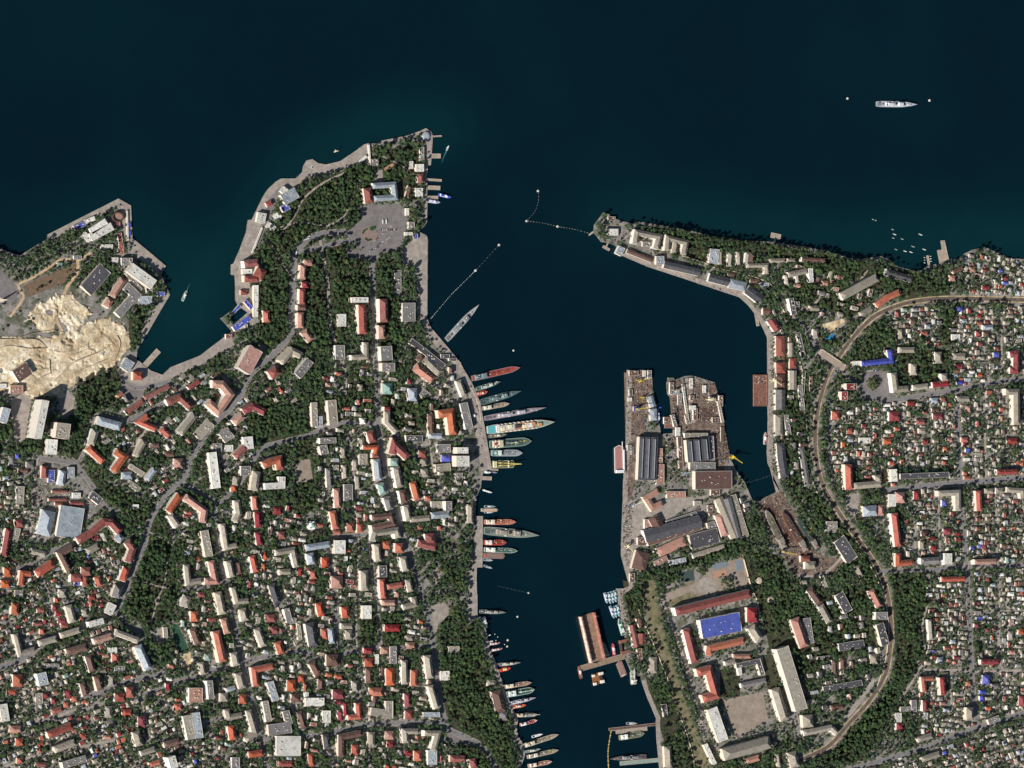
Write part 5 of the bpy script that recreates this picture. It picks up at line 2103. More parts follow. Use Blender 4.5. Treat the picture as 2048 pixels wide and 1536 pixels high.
# ------------------------------------------------------------------ single landmarks
def special():
    conc = plain('pale_concrete', (206, 196, 182), (170, 158, 144), 0.3)
    white = plain('white_paint', (236, 234, 228), (206, 204, 198), 0.5)
    brown = plain('stage_boards', (146, 116, 98), (120, 94, 80), 0.4)
    # open-air theatre: a ring wall round a sunken stage disc
    x, y = P(235, 434, GZ + 6)
    t = empty('open_air_theatre', (x, y, GZ))
    tag(t, 'round open-air theatre bowl with brown stage beside the white pavilion rows', 'theatre')
    mb = MB()
    n = 28
    for k in range(n):
        a0, a1 = 2 * math.pi * k / n, 2 * math.pi * (k + 1) / n
        mb.prism(ccw([(19 * math.cos(a0), 15 * math.sin(a0)), (19 * math.cos(a1), 15 * math.sin(a1)), (15.5 * math.cos(a1), 11.5 * math.sin(a1)), (15.5 * math.cos(a0), 11.5 * math.sin(a0))]), -0.3, 11, 1.0)
    mb.build('ring_wall', plain('theatre_wall', (98, 72, 64), (70, 54, 48), 0.3), t)
    MB().prism([(15.4 * math.cos(2 * math.pi * k / n), 11.4 * math.sin(2 * math.pi * k / n)) for k in range(n)], -0.3, 6).build('stage', plain('stage_floor', (160, 132, 114), (140, 112, 98), 0.4), t)
    fill(BUILT, [(235 + 17 * math.cos(k), 434 + 15 * math.sin(k)) for k in range(7)])
    # church with green domes
    x, y = P(625, 1051, GZ + 14)
    t = empty('church', (x, y, GZ))
    tag(t, 'pale green domed church with white walls at the foot of the plane tree avenue', 'church')
    MB().box(0, 0, -0.3, 24, 15, 13).box(0, 0, -0.3, 14, 24, 13.2).build('nave', wall_mat(), t)
    MB().cyl(0, 0, 12.8, 6, 5, 14).build('drum', white, t)
    MB().dome(0, 0, 17.8, 6.4, 6, 14).build('dome', roof_mat('k'), t)
    for sx in (-1, 1):
        for sy in (-1, 1):
            d = MB().cyl(sx * 7.5, sy * 7.5, 12, 2.2, 4, 10).build('turret', white, t)
            MB().dome(sx * 7.5, sy * 7.5, 16, 2.4, 2.6, 10).build('small_dome', roof_mat('k'), d)
    fill(BUILT, [(612, 1040), (640, 1040), (640, 1065), (612, 1065)])
    # round tanks among the trees
    for px, py in ((1519, 1161), (1542.5, 1200)):
        x, y = P(px, py, GZ + 6)
        t = empty('storage_tank', (x, y, GZ))
        tag(t, 'round pale storage tank among trees ' + ('beside the long boundary wall' if py < 1180 else 'below its twin in the wood'), 'tank')
        MB().cyl(0, 0, -0.3, 10, 6.3, 20).build('shell', conc, t)
        MB().dome(0, 0, 6, 10.2, 1.8, 20, 3).build('lid', plain('tank_lid', (196, 182, 160), (170, 156, 136), 0.3), t)
        fill(BUILT, [(px - 8, py - 6), (px + 6, py - 6), (px + 6, py + 6), (px - 8, py + 6)])
    # white dome on the warship quay
    x, y = P(949, 831, GZ + 4)
    t = empty('radar_dome', (x, y, GZ))
    tag(t, 'small white dome standing on the warship quay', 'dome')
    MB().cyl(0, 0, -0.2, 5.2, 2.4, 16).build('plinth', conc, t)
    MB().dome(0, 0, 2.2, 5.2, 4.4, 16).build('shell', white, t)
    # glazed round pavilion at the tip of the promontory
    x, y = P(852, 272, GZ + 6)
    t = empty('pavilion', (x, y, GZ))
    tag(t, 'round pavilion with silvery roof on the tip of the wooded promontory', 'pavilion')
    MB().cyl(0, 0, -0.3, 12, 6.3, 18).build('wall', white, t)
    MB().cyl(0, 0, 6, 13, 1.6, 18, 0.55).build('roof', roof_mat('s'), t)
    fill(BUILT, [(840, 262), (862, 262), (862, 282), (840, 282)])
    # fountain ring on the promenade bend
    x, y = P(625.6, 334)
    t = empty('fountain', (x, y, GZ))
    tag(t, 'round stone fountain basin set in the promenade bend', 'fountain')
    mb = MB()
    for k in range(20):
        a0, a1 = 2 * math.pi * k / 20, 2 * math.pi * (k + 1) / 20
        mb.prism(ccw([(6 * math.cos(a0), 6 * math.sin(a0)), (6 * math.cos(a1), 6 * math.sin(a1)), (4.4 * math.cos(a1), 4.4 * math.sin(a1)), (4.4 * math.cos(a0), 4.4 * math.sin(a0))]), 0, 1.4)
    mb.build('rim', conc, t)
    MB().cyl(0, 0, 0, 4.3, 0.9, 18).build('basin', plain('fountain_water', (120, 128, 128), (100, 110, 112), 0.5, 0.3), t)
    # column on its rock in the sea
    x, y = P(672, 302, 1)
    t = empty('sea_monument', (x, y, 0))
    tag(t, 'stone column monument standing on a pale rock in the sea', 'monument')
    r = random.Random(2)
    mb = MB()
    for k in range(9):
        mb.cyl(r.uniform(-5, 5), r.uniform(-2.5, 2.5), -1.5, r.uniform(2, 3.6), r.uniform(2.2, 4.2), 7, 0.55)
    mb.build('rock', plain('pale_rock', (226, 208, 180), (180, 160, 134), 0.3), t)
    MB().box(0, 0, 2.0, 3.4, 3.4, 2.6, 0, 0.85).build('pedestal', conc, t)
    MB().cyl(0, 0, 4.5, 0.9, 10, 10, 0.85).build('column', conc, t)
    MB().box(0, 0, 14.4, 2.2, 2.2, 0.8).build('capital', conc, t)
    # obelisk on the left hilltop plaza
    x, y = P(4, 600)
    t = empty('obelisk', (x, y, GZ))
    tag(t, 'tall stone obelisk on the grey hilltop plaza by the building site', 'obelisk')
    MB().box(0, 0, 0, 14, 14, 2).box(0, 0, 2, 9, 9, 2).build('steps', conc, t)
    MB().box(0, 0, 3.9, 5, 5, 30, 0, 0.35).build('shaft', conc, t)
    # road bridge over the railway
    z = GZ + 5.5
    a, b = P(1641, 704, z), P(1690, 737, z)
    cx, cy = (a[0] + b[0]) / 2, (a[1] + b[1]) / 2
    an = math.atan2(b[1] - a[1], b[0] - a[0])
    l = math.dist(a, b)
    t = empty('road_bridge', (cx, cy, GZ), an)
    tag(t, 'concrete road bridge with dark joints crossing the railway cutting', 'bridge')
    MB().box(0, 0, 4.2, l, 22, 1.3).build('deck', plain('bridge_concrete', (190, 172, 154), (160, 142, 126), 0.2), t)
    for s in (-1, 1):
        MB().box(0, s * 10.8, 5.5, l, 0.6, 1.1).build('parapet', conc, t)
        MB().box(s * l * 0.22, 0, -0.5, 2.2, 20, 4.75).build('pier', conc, t)
        MB().box(s * (l / 2 - 1), 0, -0.5, 4, 21.5, 4.72).build('abutment', conc, t)
    for s in (-4.5, 0, 4.5):
        MB().box(0, s, 5.5, l * 0.9, 0.9, 0.06).build('joint', plain('bitumen', (46, 46, 50), (38, 38, 42), 0.5), t)
    fill(PAVED, [(1640, 695), (1695, 735), (1686, 748), (1632, 712)])
    # round garden in the eastern square
    fill(PAVED, [(1746.6 + 13 * math.cos(k * .4), 767 + 13 * math.sin(k * .4)) for k in range(16)], 0)
    fill(DENS, [(1746.6 + 13 * math.cos(k * .4), 767 + 13 * math.sin(k * .4)) for k in range(16)], 1.0)
    z = GZ + 0.75
    o = MB().prism([(*P(1746.6, 767, z),) for _ in range(1)] * 0 + [(P(1746.6, 767, z)[0] + 21 * math.cos(2 * math.pi * k / 24), P(1746.6, 767, z)[1] + 21 * math.sin(2 * math.pi * k / 24)) for k in range(24)], GZ, z).build('garden_bed', PAVE['g'][1])
    tag(o, kind='structure')
    # red paving with hedges on the big square
    z = GZ + 0.62
    px = [(722, 455), (745, 453), (757, 466), (752, 478), (738, 486), (722, 476)]
    o = obj('paved_island', triangulate('paved_island', [P(*q, z) for q in px], z, plain('red_paving', (146, 126, 118), (126, 106, 100), 0.2)))
    tag(o, kind='structure')
    hed = plain('hedge_leaves', (58, 84, 40), (36, 58, 28), 0.8)
    for i, (q, lab) in enumerate((([(724, 466), (727, 460), (734, 456), (735, 459), (730, 462), (727, 468)], 'curved clipped hedge on the red paved island, side toward the park'),
                                  ([(739, 455), (749, 452), (752, 456), (746, 461), (741, 461)], 'clipped hedge patch on the red paved island, side toward the buses'),
                                  ([(729, 478), (736, 483), (744, 480), (742, 477), (736, 479), (731, 475)], 'curved clipped hedge on the red paved island, side toward the avenue'))):
        o = MB().prism(ccw([P(*c, GZ + 1.5) for c in q]), GZ, GZ + 1.9).build('hedge', hed)
        tag(o, lab, 'hedge')
    # pools
    for pts, c1, c2, z in (([(460, 634), (482, 616), (495, 625), (466, 650)], (8, 36, 48), (5, 30, 42), GZ + 0.45), ([(1651, 674), (1669, 667), (1670, 674), (1654, 681)], (70, 150, 190), (40, 110, 160), GZ + 0.85)):
        o = obj('swimming_pool', triangulate('swimming_pool', [P(*q, z) for q in pts], z, plain('pool_water_%d' % c1[0], c1, c2, 0.15, 0.25)))
        tag(o, kind='structure')
        fill(PAVED, pts)
special()

# ------------------------------------------------------------------ piers and pontoons
CONC = plain('pier_concrete', (178, 162, 146), (140, 126, 114), 0.12)
KERB = plain('pier_kerb', (200, 188, 172), (172, 160, 146), 0.3)
def pier(pts, w, label, cat='pier', mat=None, z=2.0, poly=None):
    if poly is None:
        poly = path_outline(pts, w)
    wp = ccw([P(*q, z) for q in poly])
    c = (sum(p[0] for p in wp) / len(wp), sum(p[1] for p in wp) / len(wp))
    t = empty('pier' if cat == 'pier' else 'pontoon', (*c, 0))
    tag(t, label, cat)
    lp = local(wp, c)
    MB().prism(lp, z - 1.5, z).build('deck', mat or CONC, t)
    mb = MB()
    for k in range(len(lp)):
        a, b = lp[k - 1], lp[k]
        mb.bar((*a, z + 0.2), (*b, z + 0.2), 0.7, 0.5)
    mb.build('edge_beam', KERB, t)
    # piles under the deck
    n = len(lp)
    pm = PILE
    for k in range(n):
        for f in (0.2, 0.8):
            a, b = lp[k - 1], lp[k]
            obj('pile', pm, t, ((a[0] + (b[0] - a[0]) * f) * 0.9, (a[1] + (b[1] - a[1]) * f) * 0.9, z - 1.5))
    return t
PILE = MB().cyl(0, 0, -4.5, 0.5, 4.6, 8).mesh('pile', plain('pile_concrete', (120, 110, 100), (90, 84, 78), 0.5))
pier([(857, 312), (881, 312)], 9, 'broad short landing stage below the wooded promontory')
pier([(853, 359), (883, 361)], 4.5, 'narrow landing stage beside the dark red kiosk')
pier([(853, 375), (880, 376)], 8, 'wide landing stage between the ferry berths')
pier([(852, 395), (876, 395)], 6, 'landing stage with the white ferry alongside')
pier([(863, 273), (883, 272)], 2.5, 'thin footbridge jetty off the round pavilion')
pier([(286, 735), (317, 701)], 11, 'straight concrete mole in the western cove')
pier([(1542, 470), (1561, 474)], 10, 'square bathing platform off the north shore wood')
pier([(1551, 474), (1549, 488)], 3, 'narrow gangway to the square bathing platform')
pier([(1206, 493), (1219, 500)], 5, 'small T-head landing below the headland fort')
pier([(1217, 484), (1212, 494)], 2, 'thin walkway to the T-head landing')
pier([(1178, 470), (1189, 462)], 3, 'little stone jetty at the tip of the headland')
pier([(962, 956), (983, 957)], 7, 'short wooden-topped jetty below the yellow crane barge')
pier([(980, 939), (996, 940)], 3, 'thin jetty off the end of the warship quay')
pier(None, 0, 'long stepped concrete pier with parked cars by the small boats', poly=[(1768 + x * .13671875, 420 + y * .13671875) for x, y in ((830, 450), (885, 445), (948, 730), (815, 775), (780, 590), (850, 580))])
pier([(1855, 511), (1858, 530)], 3.5, 'little boat jetty crowded with dinghies')
pier([(1161, 1337), (1257, 1310)], 11, 'brown pontoon bridge lying across the floating dock end', 'pontoon', plain('pontoon_deck', (156, 134, 112), (120, 100, 84), 0.2))
pier([(1218, 1459), (1316, 1448)], 5, 'long thin boom pier with the yellow barrier', 'pontoon', plain('dark_pontoon', (110, 84, 76), (84, 66, 60), 0.2))
pier([(1232, 1464.5), (1294, 1457.5)], 7, 'pale pontoon moored along the thin boom pier', 'pontoon')
pier([(1240, 1527), (1318, 1520)], 8, 'grey green pontoon moored beside the submarine tender', 'pontoon', plain('green_pontoon', (150, 160, 148), (126, 138, 128), 0.2))
pier([(1511, 622), (1516, 652)], 5, 'grey pontoon lying along the bend of the harbour quay', 'pontoon')
pier([(1329, 848), (1348, 848)], 16, 'square rusty pontoon in the slot between the finger piers', 'pontoon', plain('rust_deck', (134, 96, 82), (100, 72, 62), 0.2), 2.4)

# ------------------------------------------------------------------ ships
def pm(c, k=0.82):
    return plain('paint_%d_%d_%d' % c, c, tuple(v * k for v in c), 0.45, 0.55)
GREY, LGREY, DGREY = (150, 154, 160), (186, 190, 194), (96, 102, 110)
GREEN, RED, ORANGE, WHITE, TAN = (112, 132, 124), (168, 72, 62), (196, 96, 70), (236, 236, 232), (178, 156, 132)
TEAL, BLUE, BROWN, YELLOW, PINK = (96, 170, 178), (60, 84, 176), (132, 100, 88), (226, 202, 92), (196, 140, 128)
BLACK = (40, 44, 50)

def hull_outline(L, W, bow=0.4, stern=0.8, sharp=1.6, n=12):
    up = []
    for k in range(n + 1):
        t = k / n
        if t < 0.14:
            hb = stern + (1 - stern) * math.sin(t / 0.14 * math.pi / 2)
        elif t < 1 - bow:
            hb = 1.0
        else:
            q = (t - (1 - bow)) / bow
            hb = max(0.03, 1 - q ** sharp)
        up.append((t * L, hb * W / 2))
    return [(x, -y) for x, y in up] + [(x, y) for x, y in reversed(up)]

def scaled(o, sx, sy, x0=0.0):
    return [(x0 + x * sx, y * sy) for x, y in o]

def ship(kind, stern, bow, wpx, label, hull=GREY, deck=None, house=LGREY, cat='ship', name=None, fb=None, seed=None):
    z = 2.5
    a, b = P(*stern, z), P(*bow, z)
    L = math.dist(a, b)
    an = math.atan2(b[1] - a[1], b[0] - a[0])
    W = wpx * MPP
    deck = deck or hull
    r = random.Random(seed if seed is not None else int(stern[0] * 31 + stern[1] * 17))
    t = empty(name or {'warship': 'warship', 'aux': 'cargo_ship', 'tug': 'tugboat', 'boat': 'motorboat', 'ferry': 'ferry', 'barge': 'barge', 'yacht': 'yacht'}[kind], (*a, 0), an)
    tag(t, label, cat)
    fb = fb or {'warship': 4.6, 'aux': 4.2, 'tug': 2.6, 'boat': 1.2, 'ferry': 2.6, 'barge': 2.2, 'yacht': 2.0}[kind]
    bowf, st, sh = {'warship': (0.46, 0.82, 1.9), 'aux': (0.24, 0.85, 2.2), 'tug': (0.4, 0.8, 2.2), 'boat': (0.5, 0.85, 1.8), 'ferry': (0.34, 0.85, 2.0), 'barge': (0.06, 0.97, 2.0), 'yacht': (0.5, 0.8, 1.8)}[kind]
    o = hull_outline(L, W, bowf, st, sh)
    n = len(o)
    mb = MB()
    ob = scaled(o, 0.96, 0.86, L * 0.01)
    rise = [fb + (0.9 + fb * 0.25) * max(0, x / L - 0.6) / 0.4 * (0 if kind == 'barge' else 1) for x, y in o]
    for k in range(n):
        mb.v.append((*ob[k], -1.5))
    for k in range(n):
        mb.v.append((o[k][0], o[k][1], rise[k]))
    for k in range(n):
        j = (k + 1) % n
        mb.f.append((k, j, n + j, n + k))
    h2 = n // 2
    for k in range(h2 - 1):
        mb.f.append((n + k, n + k + 1, n + n - 2 - k, n + n - 1 - k))
    mb.build('hull', pm(hull), t)
    md = MB()
    oi = scaled(o, 0.965, 0.88, L * 0.015)
    for k in range(n):
        md.v.append((oi[k][0], oi[k][1], rise[k] + 0.12))
    for k in range(h2 - 1):
        md.f.append((k, k + 1, n - 2 - k, n - 1 - k))
    md.build('deck', pm(deck), t)
    hm, dk = pm(house), pm(BLACK)
    D = fb
    def blk(nm, x0, x1, w, z0, h, mat, top=0.92, y=0.0):
        MB().box((x0 + x1) / 2 * L, y * W, z0, (x1 - x0) * L, w * W, h, 0, top).build(nm, mat, t)
    def mast(x, z0, h, y=0.0):
        m = MB().bar((x * L, y * W, z0), (x * L, y * W, z0 + h), 0.7).bar((x * L, -2.2, z0 + h * .7), (x * L, 2.2, z0 + h * .7), 0.35)
        m.bar((x * L - 1.6, 0, z0), (x * L, 0, z0 + h * .6), 0.3)
        m.build('mast', hm, t)
    def clutter(x0, x1, z0, num, mats, w=0.7):
        for q in range(num):
            x = r.uniform(x0, x1) * L
            y = r.uniform(-w / 2, w / 2) * W
            s = r.uniform(1.1, 3.0)
            nm = r.choice(('locker', 'winch', 'raft_pod', 'vent'))
            (MB().cyl(x, y, z0, s * .5, s * .8, 8) if nm in ('winch', 'raft_pod') else MB().box(x, y, z0, s * 1.4, s, s * .9, r.uniform(-.1, .1))).build(nm, r.choice(mats), t)
    if kind == 'warship':
        blk('deckhouse', 0.22, 0.66, 0.62, D, 3.0, hm)
        blk('bridge', 0.53, 0.66, 0.7, D + 2.9, 4.2, hm, 0.78)
        blk('upper_house', 0.28, 0.42, 0.45, D + 2.9, 2.6, hm, 0.85)
        blk('funnel', 0.43, 0.48, 0.32, D + 2.8, 4.2, pm(tuple(int(v * .8) for v in house)), 0.75)
        blk('funnel_cap', 0.437, 0.473, 0.22, D + 7.0, 0.5, dk, 0.9)
        MB().cyl(0.77 * L, 0, D + 0.8, W * .16, 2.2, 12, 0.85).bar((0.77 * L, 0, D + 2.2), (0.77 * L + W * .45, 0, D + 2.8), 0.45).build('gun_turret', hm, t)
        MB().box(0.70 * L, 0, D + 0.5, W * .34, W * .3, 1.8).build('missile_launcher', pm(DGREY), t)
        MB().box(0.155 * L, 0, D + 0.1, W * .4, W * .32, 1.7).build('missile_launcher', pm(DGREY), t)
        MB().box(0.07 * L, 0, D + 0.12, 0.1 * L, W * .6, 0.12).build('helipad', pm(tuple(int(v * .7) for v in deck)), t)
        mast(0.56, D + 7, 10)
        mast(0.35, D + 5.4, 8)
        MB().dome(0.60 * L, W * .12, D + 7, W * .09, W * .1, 10).build('radar_dome', pm(WHITE), t)
        for s in (-1, 1):
            MB().box(0.40 * L, s * W * .38, D + 1.6, L * .05, W * .1, 1.2, 0, 0.7).build('lifeboat', pm(WHITE), t)
        clutter(0.2, 0.68, D + 2.9, 14, [hm, pm(WHITE), pm(DGREY)], 0.5)
        clutter(0.02, 0.9, D + 0.2, 13, [hm, pm(DGREY), pm(WHITE)], 0.5)
    elif kind == 'aux':
        blk('deckhouse', 0.06, 0.30, 0.78, D, 5.4, hm)
        blk('bridge', 0.2, 0.3, 0.86, D + 5.3, 2.6, hm, 0.9)
        blk('funnel', 0.09, 0.14, 0.28, D + 5.3, 3.6, pm(RED if r.random() < .4 else house), 0.85)
        for x in (0.36, 0.52, 0.67):
            MB().box((x + 0.06) * L, 0, D + 0.2, 0.11 * L, W * .56, 1.3).build('hatch_cover', pm(tuple(int(v * .85) for v in deck)), t)
        for x in (0.5, 0.8):
            MB().bar((x * L, 0, D), (x * L, 0, D + 9), 0.8).bar((x * L, 0, D + 2), ((x - .13) * L, W * .1, D + 7), 0.5).build('derrick', hm, t)
        mast(0.25, D + 7.9, 6)
        clutter(0.05, 0.3, D + 5.4, 5, [pm(WHITE), hm, dk], 0.6)
        clutter(0.32, 0.9, D + 0.3, 7, [pm(WHITE), hm, pm(YELLOW)], 0.7)
    elif kind == 'tug':
        blk('deckhouse', 0.34, 0.68, 0.58, D, 2.4, hm)
        blk('wheelhouse', 0.46, 0.62, 0.46, D + 2.3, 2.4, pm(WHITE), 0.85)
        blk('funnel', 0.36, 0.43, 0.24, D + 2.3, 2.2, pm(YELLOW if r.random() < .3 else house), 0.85)
        mast(0.53, D + 4.7, 5)
        clutter(0.06, 0.3, D + 0.2, 4, [dk, pm(WHITE), hm], 0.5)
    elif kind == 'ferry':
        blk('cabin', 0.12, 0.72, 0.74, D, 2.5, pm(WHITE))
        MB().box(0.42 * L, 0, D + 2.5, 0.56 * L, W * .7, 0.25).build('sun_deck', pm(house), t)
        blk('wheelhouse', 0.56, 0.68, 0.5, D + 2.7, 2.1, pm(WHITE), 0.85)
        blk('awning', 0.16, 0.4, 0.6, D + 4.2, 0.25, pm(hull), 1.0)
        for s in (-1, 1):
            MB().bar((0.17 * L, s * W * .27, D + 2.7), (0.17 * L, s * W * .27, D + 4.3), 0.2).bar((0.39 * L, s * W * .27, D + 2.7), (0.39 * L, s * W * .27, D + 4.3), 0.2).build('awning_post', pm(WHITE), t)
        mast(0.6, D + 4.7, 3)
    elif kind == 'barge':
        MB().box(0.5 * L, 0, D + 0.1, 0.8 * L, W * .7, 0.7).build('hold_cover', pm(deck), t)
        blk('hut', 0.03, 0.1, 0.5, D, 2.2, pm(house))
        for x in (0.15, 0.85):
            for s in (-1, 1):
                MB().cyl(x * L, s * W * .42, D, 0.4, 0.9, 8).build('bollard', dk, t)
    elif kind == 'yacht':
        blk('cabin', 0.2, 0.66, 0.66, D, 1.9, pm(WHITE), 0.85)
        blk('flybridge', 0.28, 0.5, 0.46, D + 1.8, 1.5, pm(WHITE), 0.85)
        blk('windscreen', 0.6, 0.66, 0.5, D + 0.4, 1.3, dk, 0.6)
    else:
        blk('cabin', 0.3, 0.6, 0.56, D, 1.1, pm(house), 0.8)
        blk('cockpit', 0.06, 0.28, 0.56, D + 0.02, 0.3, dk, 1.0)
    return t

# the warships and work ships along the western quay, from the bend of the bay inward
ship('warship', (892, 680), (957, 609), 13, 'large light grey warship moored stern-to off the diagonal quay', (160, 162, 166), (178, 174, 170), (150, 150, 152))
t_ = ship('warship', (1752, 208), (1833, 209), 12.5, 'pale grey frigate anchored alone between two white mooring buoys', (176, 182, 190), (190, 194, 202), (214, 214, 216))
s2 = ship('aux', (943, 757), (1039, 735), 12.7, 'grey ship with a long brick-red foredeck', (140, 140, 144), (172, 80, 70), (120, 134, 140))
ship('warship', (951, 779), (1000, 763), 9.5, 'green-grey patrol ship with pale clutter, next to the small red tug', GREEN, (104, 128, 114), (198, 202, 192))
ship('tug', (953, 789), (975, 783), 8, 'small bright red tug squeezed between two green-grey warships', (196, 78, 58), (206, 92, 66), (190, 130, 110), 'tug')
ship('warship', (960, 805), (1041, 782), 13.5, 'dark green-grey frigate berthed beside the small red tug', (92, 112, 112), (86, 108, 104), (122, 140, 138))
ship('aux', (964, 817), (1018, 807), 9.5, 'tan and grey supply ship between the dark frigate and the slender warship', (166, 150, 134), (174, 158, 140), (214, 206, 188))
ship('warship', (968, 837), (1091, 815), 11, 'slender mauve-grey warship with reddish bow next to the white liner', (148, 142, 148), (158, 146, 148), (190, 184, 190))
def liner():
    t = ship('ferry', (973, 860), (1106, 844), 18, 'large liner with turquoise stern deck and orange-brown upper decks', (214, 206, 192), (138, 158, 148), (188, 136, 96), 'liner', 'liner', 7.5)
    L = math.dist(P(973, 860, 2.5), P(1106, 844, 2.5)); W = 18 * MPP
    MB().box(0.075 * L, 0, 7.6, 0.135 * L, W * .84, 0.5).build('stern_deck', pm((104, 184, 188)), t)
    MB().box(0.165 * L, 0, 7.6, 0.03 * L, W * .86, 3.4).build('screen', pm((240, 236, 222)), t)
    for q, x in enumerate((0.22, 0.33, 0.55, 0.68, 0.78)):
        MB().box(x * L, W * (.1 if q % 2 else -.08), 10.3, 0.06 * L, W * .4, 3.4, 0, .9).build('deckhouse', pm((240, 226, 190) if q < 3 else (206, 150, 98)), t)
    MB().box(0.44 * L, 0, 10.3, 0.09 * L, W * .34, 6, 0, .8).build('funnel', pm((70, 74, 84)), t)
    for q in range(9):
        for s in (-1, 1):
            MB().box((0.22 + q * 0.065) * L, s * W * .42, 9.6, 0.03 * L, W * .09, 1.5, 0, .7).build('lifeboat', pm((244, 238, 224)), t)
liner()
ship('tug', (976, 873), (1014, 869), 8, 'dark work boat tucked beside the liner', (96, 92, 92), (116, 112, 100), (168, 162, 136), 'work boat')
def lift(t, L, W, D, col, x, reach):
    MB().cyl(x * L, 0, D, W * .12, 5, 10).build('crane_post', pm(col), t)
    MB().bar((x * L, 0, D + 5), ((x + reach) * L, 0, D + 9), 1.3, 1.0).bar((x * L, 0, D + 8), ((x + reach) * L, 0, D + 9), 0.4).build('crane_jib', pm(col), t)
t_ = ship('aux', (979, 889), (1062, 882), 17, 'broad green and white salvage ship with stern gantry', (150, 168, 156), (84, 102, 96), (206, 196, 172))
lift(t_, math.dist(P(979, 889, 2.5), P(1062, 882, 2.5)), 25, 4.2, (222, 230, 222), 0.62, -0.25)
MB().box(18, 0, 4.2, 2.2, 23, 7).box(30, 0, 4.2, 2.2, 23, 6).build('gantry', pm((234, 224, 196)), t_)
def helideck():
    t = ship('aux', (982, 906), (1044, 906), 13, 'ship with a round landing mark on its green stern deck', (178, 184, 184), (150, 158, 162), (232, 224, 214))
    L = math.dist(P(982, 906, 2.5), P(1044, 906, 2.5)); W = 13 * MPP
    MB().box(0.17 * L, 0, 10.2, 0.3 * L, W * .9, 0.5).build('landing_deck', pm((70, 138, 124)), t)
    mb = MB()
    for k in range(20):
        a0, a1 = 2 * math.pi * k / 20, 2 * math.pi * (k + 1) / 20
        for r0, r1 in ((6.2, 7.4),):
            mb.prism(ccw([(0.13 * L + r1 * math.cos(a0), r1 * math.sin(a0)), (0.13 * L + r1 * math.cos(a1), r1 * math.sin(a1)), (0.13 * L + r0 * math.cos(a1), r0 * math.sin(a1)), (0.13 * L + r0 * math.cos(a0), r0 * math.sin(a0))]), 10.7, 10.78)
    mb.build('landing_circle', pm((230, 240, 232)), t)
helideck()
t_ = ship('barge', (985, 929), (1030, 928), 15, 'yellow sheerlegs crane barge at the end of the warship quay', (196, 190, 150), (96, 104, 88), (232, 222, 170), 'crane barge', 'crane_barge')
L_ = math.dist(P(985, 929, 2.5), P(1030, 928, 2.5))
for s in (-1, 1):
    MB().bar((0.3 * L_, s * 5, 2.5), (1.18 * L_, 0, 17), 1.4, 1.2).build('boom', pm((226, 204, 100)), t_)
    MB().bar((0.18 * L_, s * 6, 2.5), (0.3 * L_, s * 2, 15), 1.0).build('strut', pm((226, 204, 100)), t_)
for x in (0.05, 0.14, 0.7):
    MB().box(x * L_, 0, 2.3, 2.4, 19, 4.5).build('gantry', pm((238, 230, 196)), t_)
ship('yacht', (969, 944), (982, 945), 5, 'white motor yacht lying by the thin jetty', WHITE, WHITE, WHITE, 'yacht')
ship('boat', (984, 944), (995, 945.5), 3.5, 'small grey launch beside the thin jetty', (130, 126, 150), None, (170, 170, 190), 'launch')
ship('ferry', (966, 980), (984, 985.5), 3.4, 'white launch slanting off the quay corner alone', WHITE, WHITE, WHITE, 'launch', 'motor_launch')
ship('barge', (962, 1020), (996, 1020), 7, 'beige covered barge with boats on both sides', (150, 160, 156), (208, 176, 150), (170, 176, 172), 'barge')
ship('boat', (969, 1013), (992, 1013), 4.2, 'white cabin boat on the outer side of the beige barge', WHITE, (120, 150, 160), WHITE, 'boat')
ship('boat', (969, 1025), (987, 1025), 3.2, 'grey boat on the inner side of the beige barge', LGREY, None, WHITE, 'boat')
ship('aux', (968, 1044), (1031, 1044), 11, 'rust-orange supply ship beside the green-grey hulk', (188, 136, 116), (190, 118, 92), (232, 214, 196))
ship('warship', (967, 1061), (1077, 1071), 17, 'wide green-grey hulk with pointed ends and patched decks', (146, 156, 146), (132, 142, 130), (160, 152, 138))
ship('aux', (968, 1085), (1012, 1085), 11, 'red tugboat-like ship with white stern house', (196, 96, 84), (160, 62, 56), (240, 222, 214))
ship('aux', (968, 1099), (1034, 1102), 10, 'green and white ship moored against a brown barge', (206, 210, 200), (86, 116, 104), (236, 236, 226))
ship('barge', (967, 1111), (1010, 1112), 12, 'flat brown barge with an orange end', (140, 116, 108), (146, 120, 112), (206, 108, 74), 'barge')
ship('boat', (967, 1119), (986, 1121), 5, 'pale launch below the flat brown barge', LGREY, None, (150, 164, 166), 'launch')
ship('boat', (968, 1131), (985, 1137), 4.4, 'grey patrol boat slanting off the quay step', LGREY, None, (140, 160, 170), 'patrol boat')
ship('warship', (959, 1223), (1011, 1225), 8, 'small green-grey corvette alone near the white yacht', (126, 138, 130), (120, 132, 124), (170, 168, 160))
ship('yacht', (967, 1234), (974, 1255), 8, 'large white motor yacht berthed along the quay', WHITE, WHITE, WHITE, 'yacht', fb=2.6)
ship('boat', (974, 1271), (982, 1270), 2.8, 'tiny white dinghy tied to the quay edge', WHITE, None, WHITE, 'dinghy')
ship('boat', (979, 1284), (986.5, 1282.2), 3, 'little white boat beside a pink-decked launch', WHITE, None, WHITE, 'boat')
ship('ferry', (978, 1289), (1000, 1285), 5, 'pink-decked white launch beside a little boat', (240, 226, 220), (190, 120, 110), (206, 150, 140), 'launch', 'motor_launch')
ship('ferry', (983, 1301), (1004.5, 1296.5), 5, 'pink-decked white launch lying alone at the low quay', (240, 226, 220), (190, 120, 110), (206, 150, 140), 'launch', 'motor_launch')
ship('warship', (994, 1330), (1040, 1325), 7, 'slim grey gunboat beside the red and yellow tug', (146, 148, 152), (140, 140, 142), (206, 200, 180))
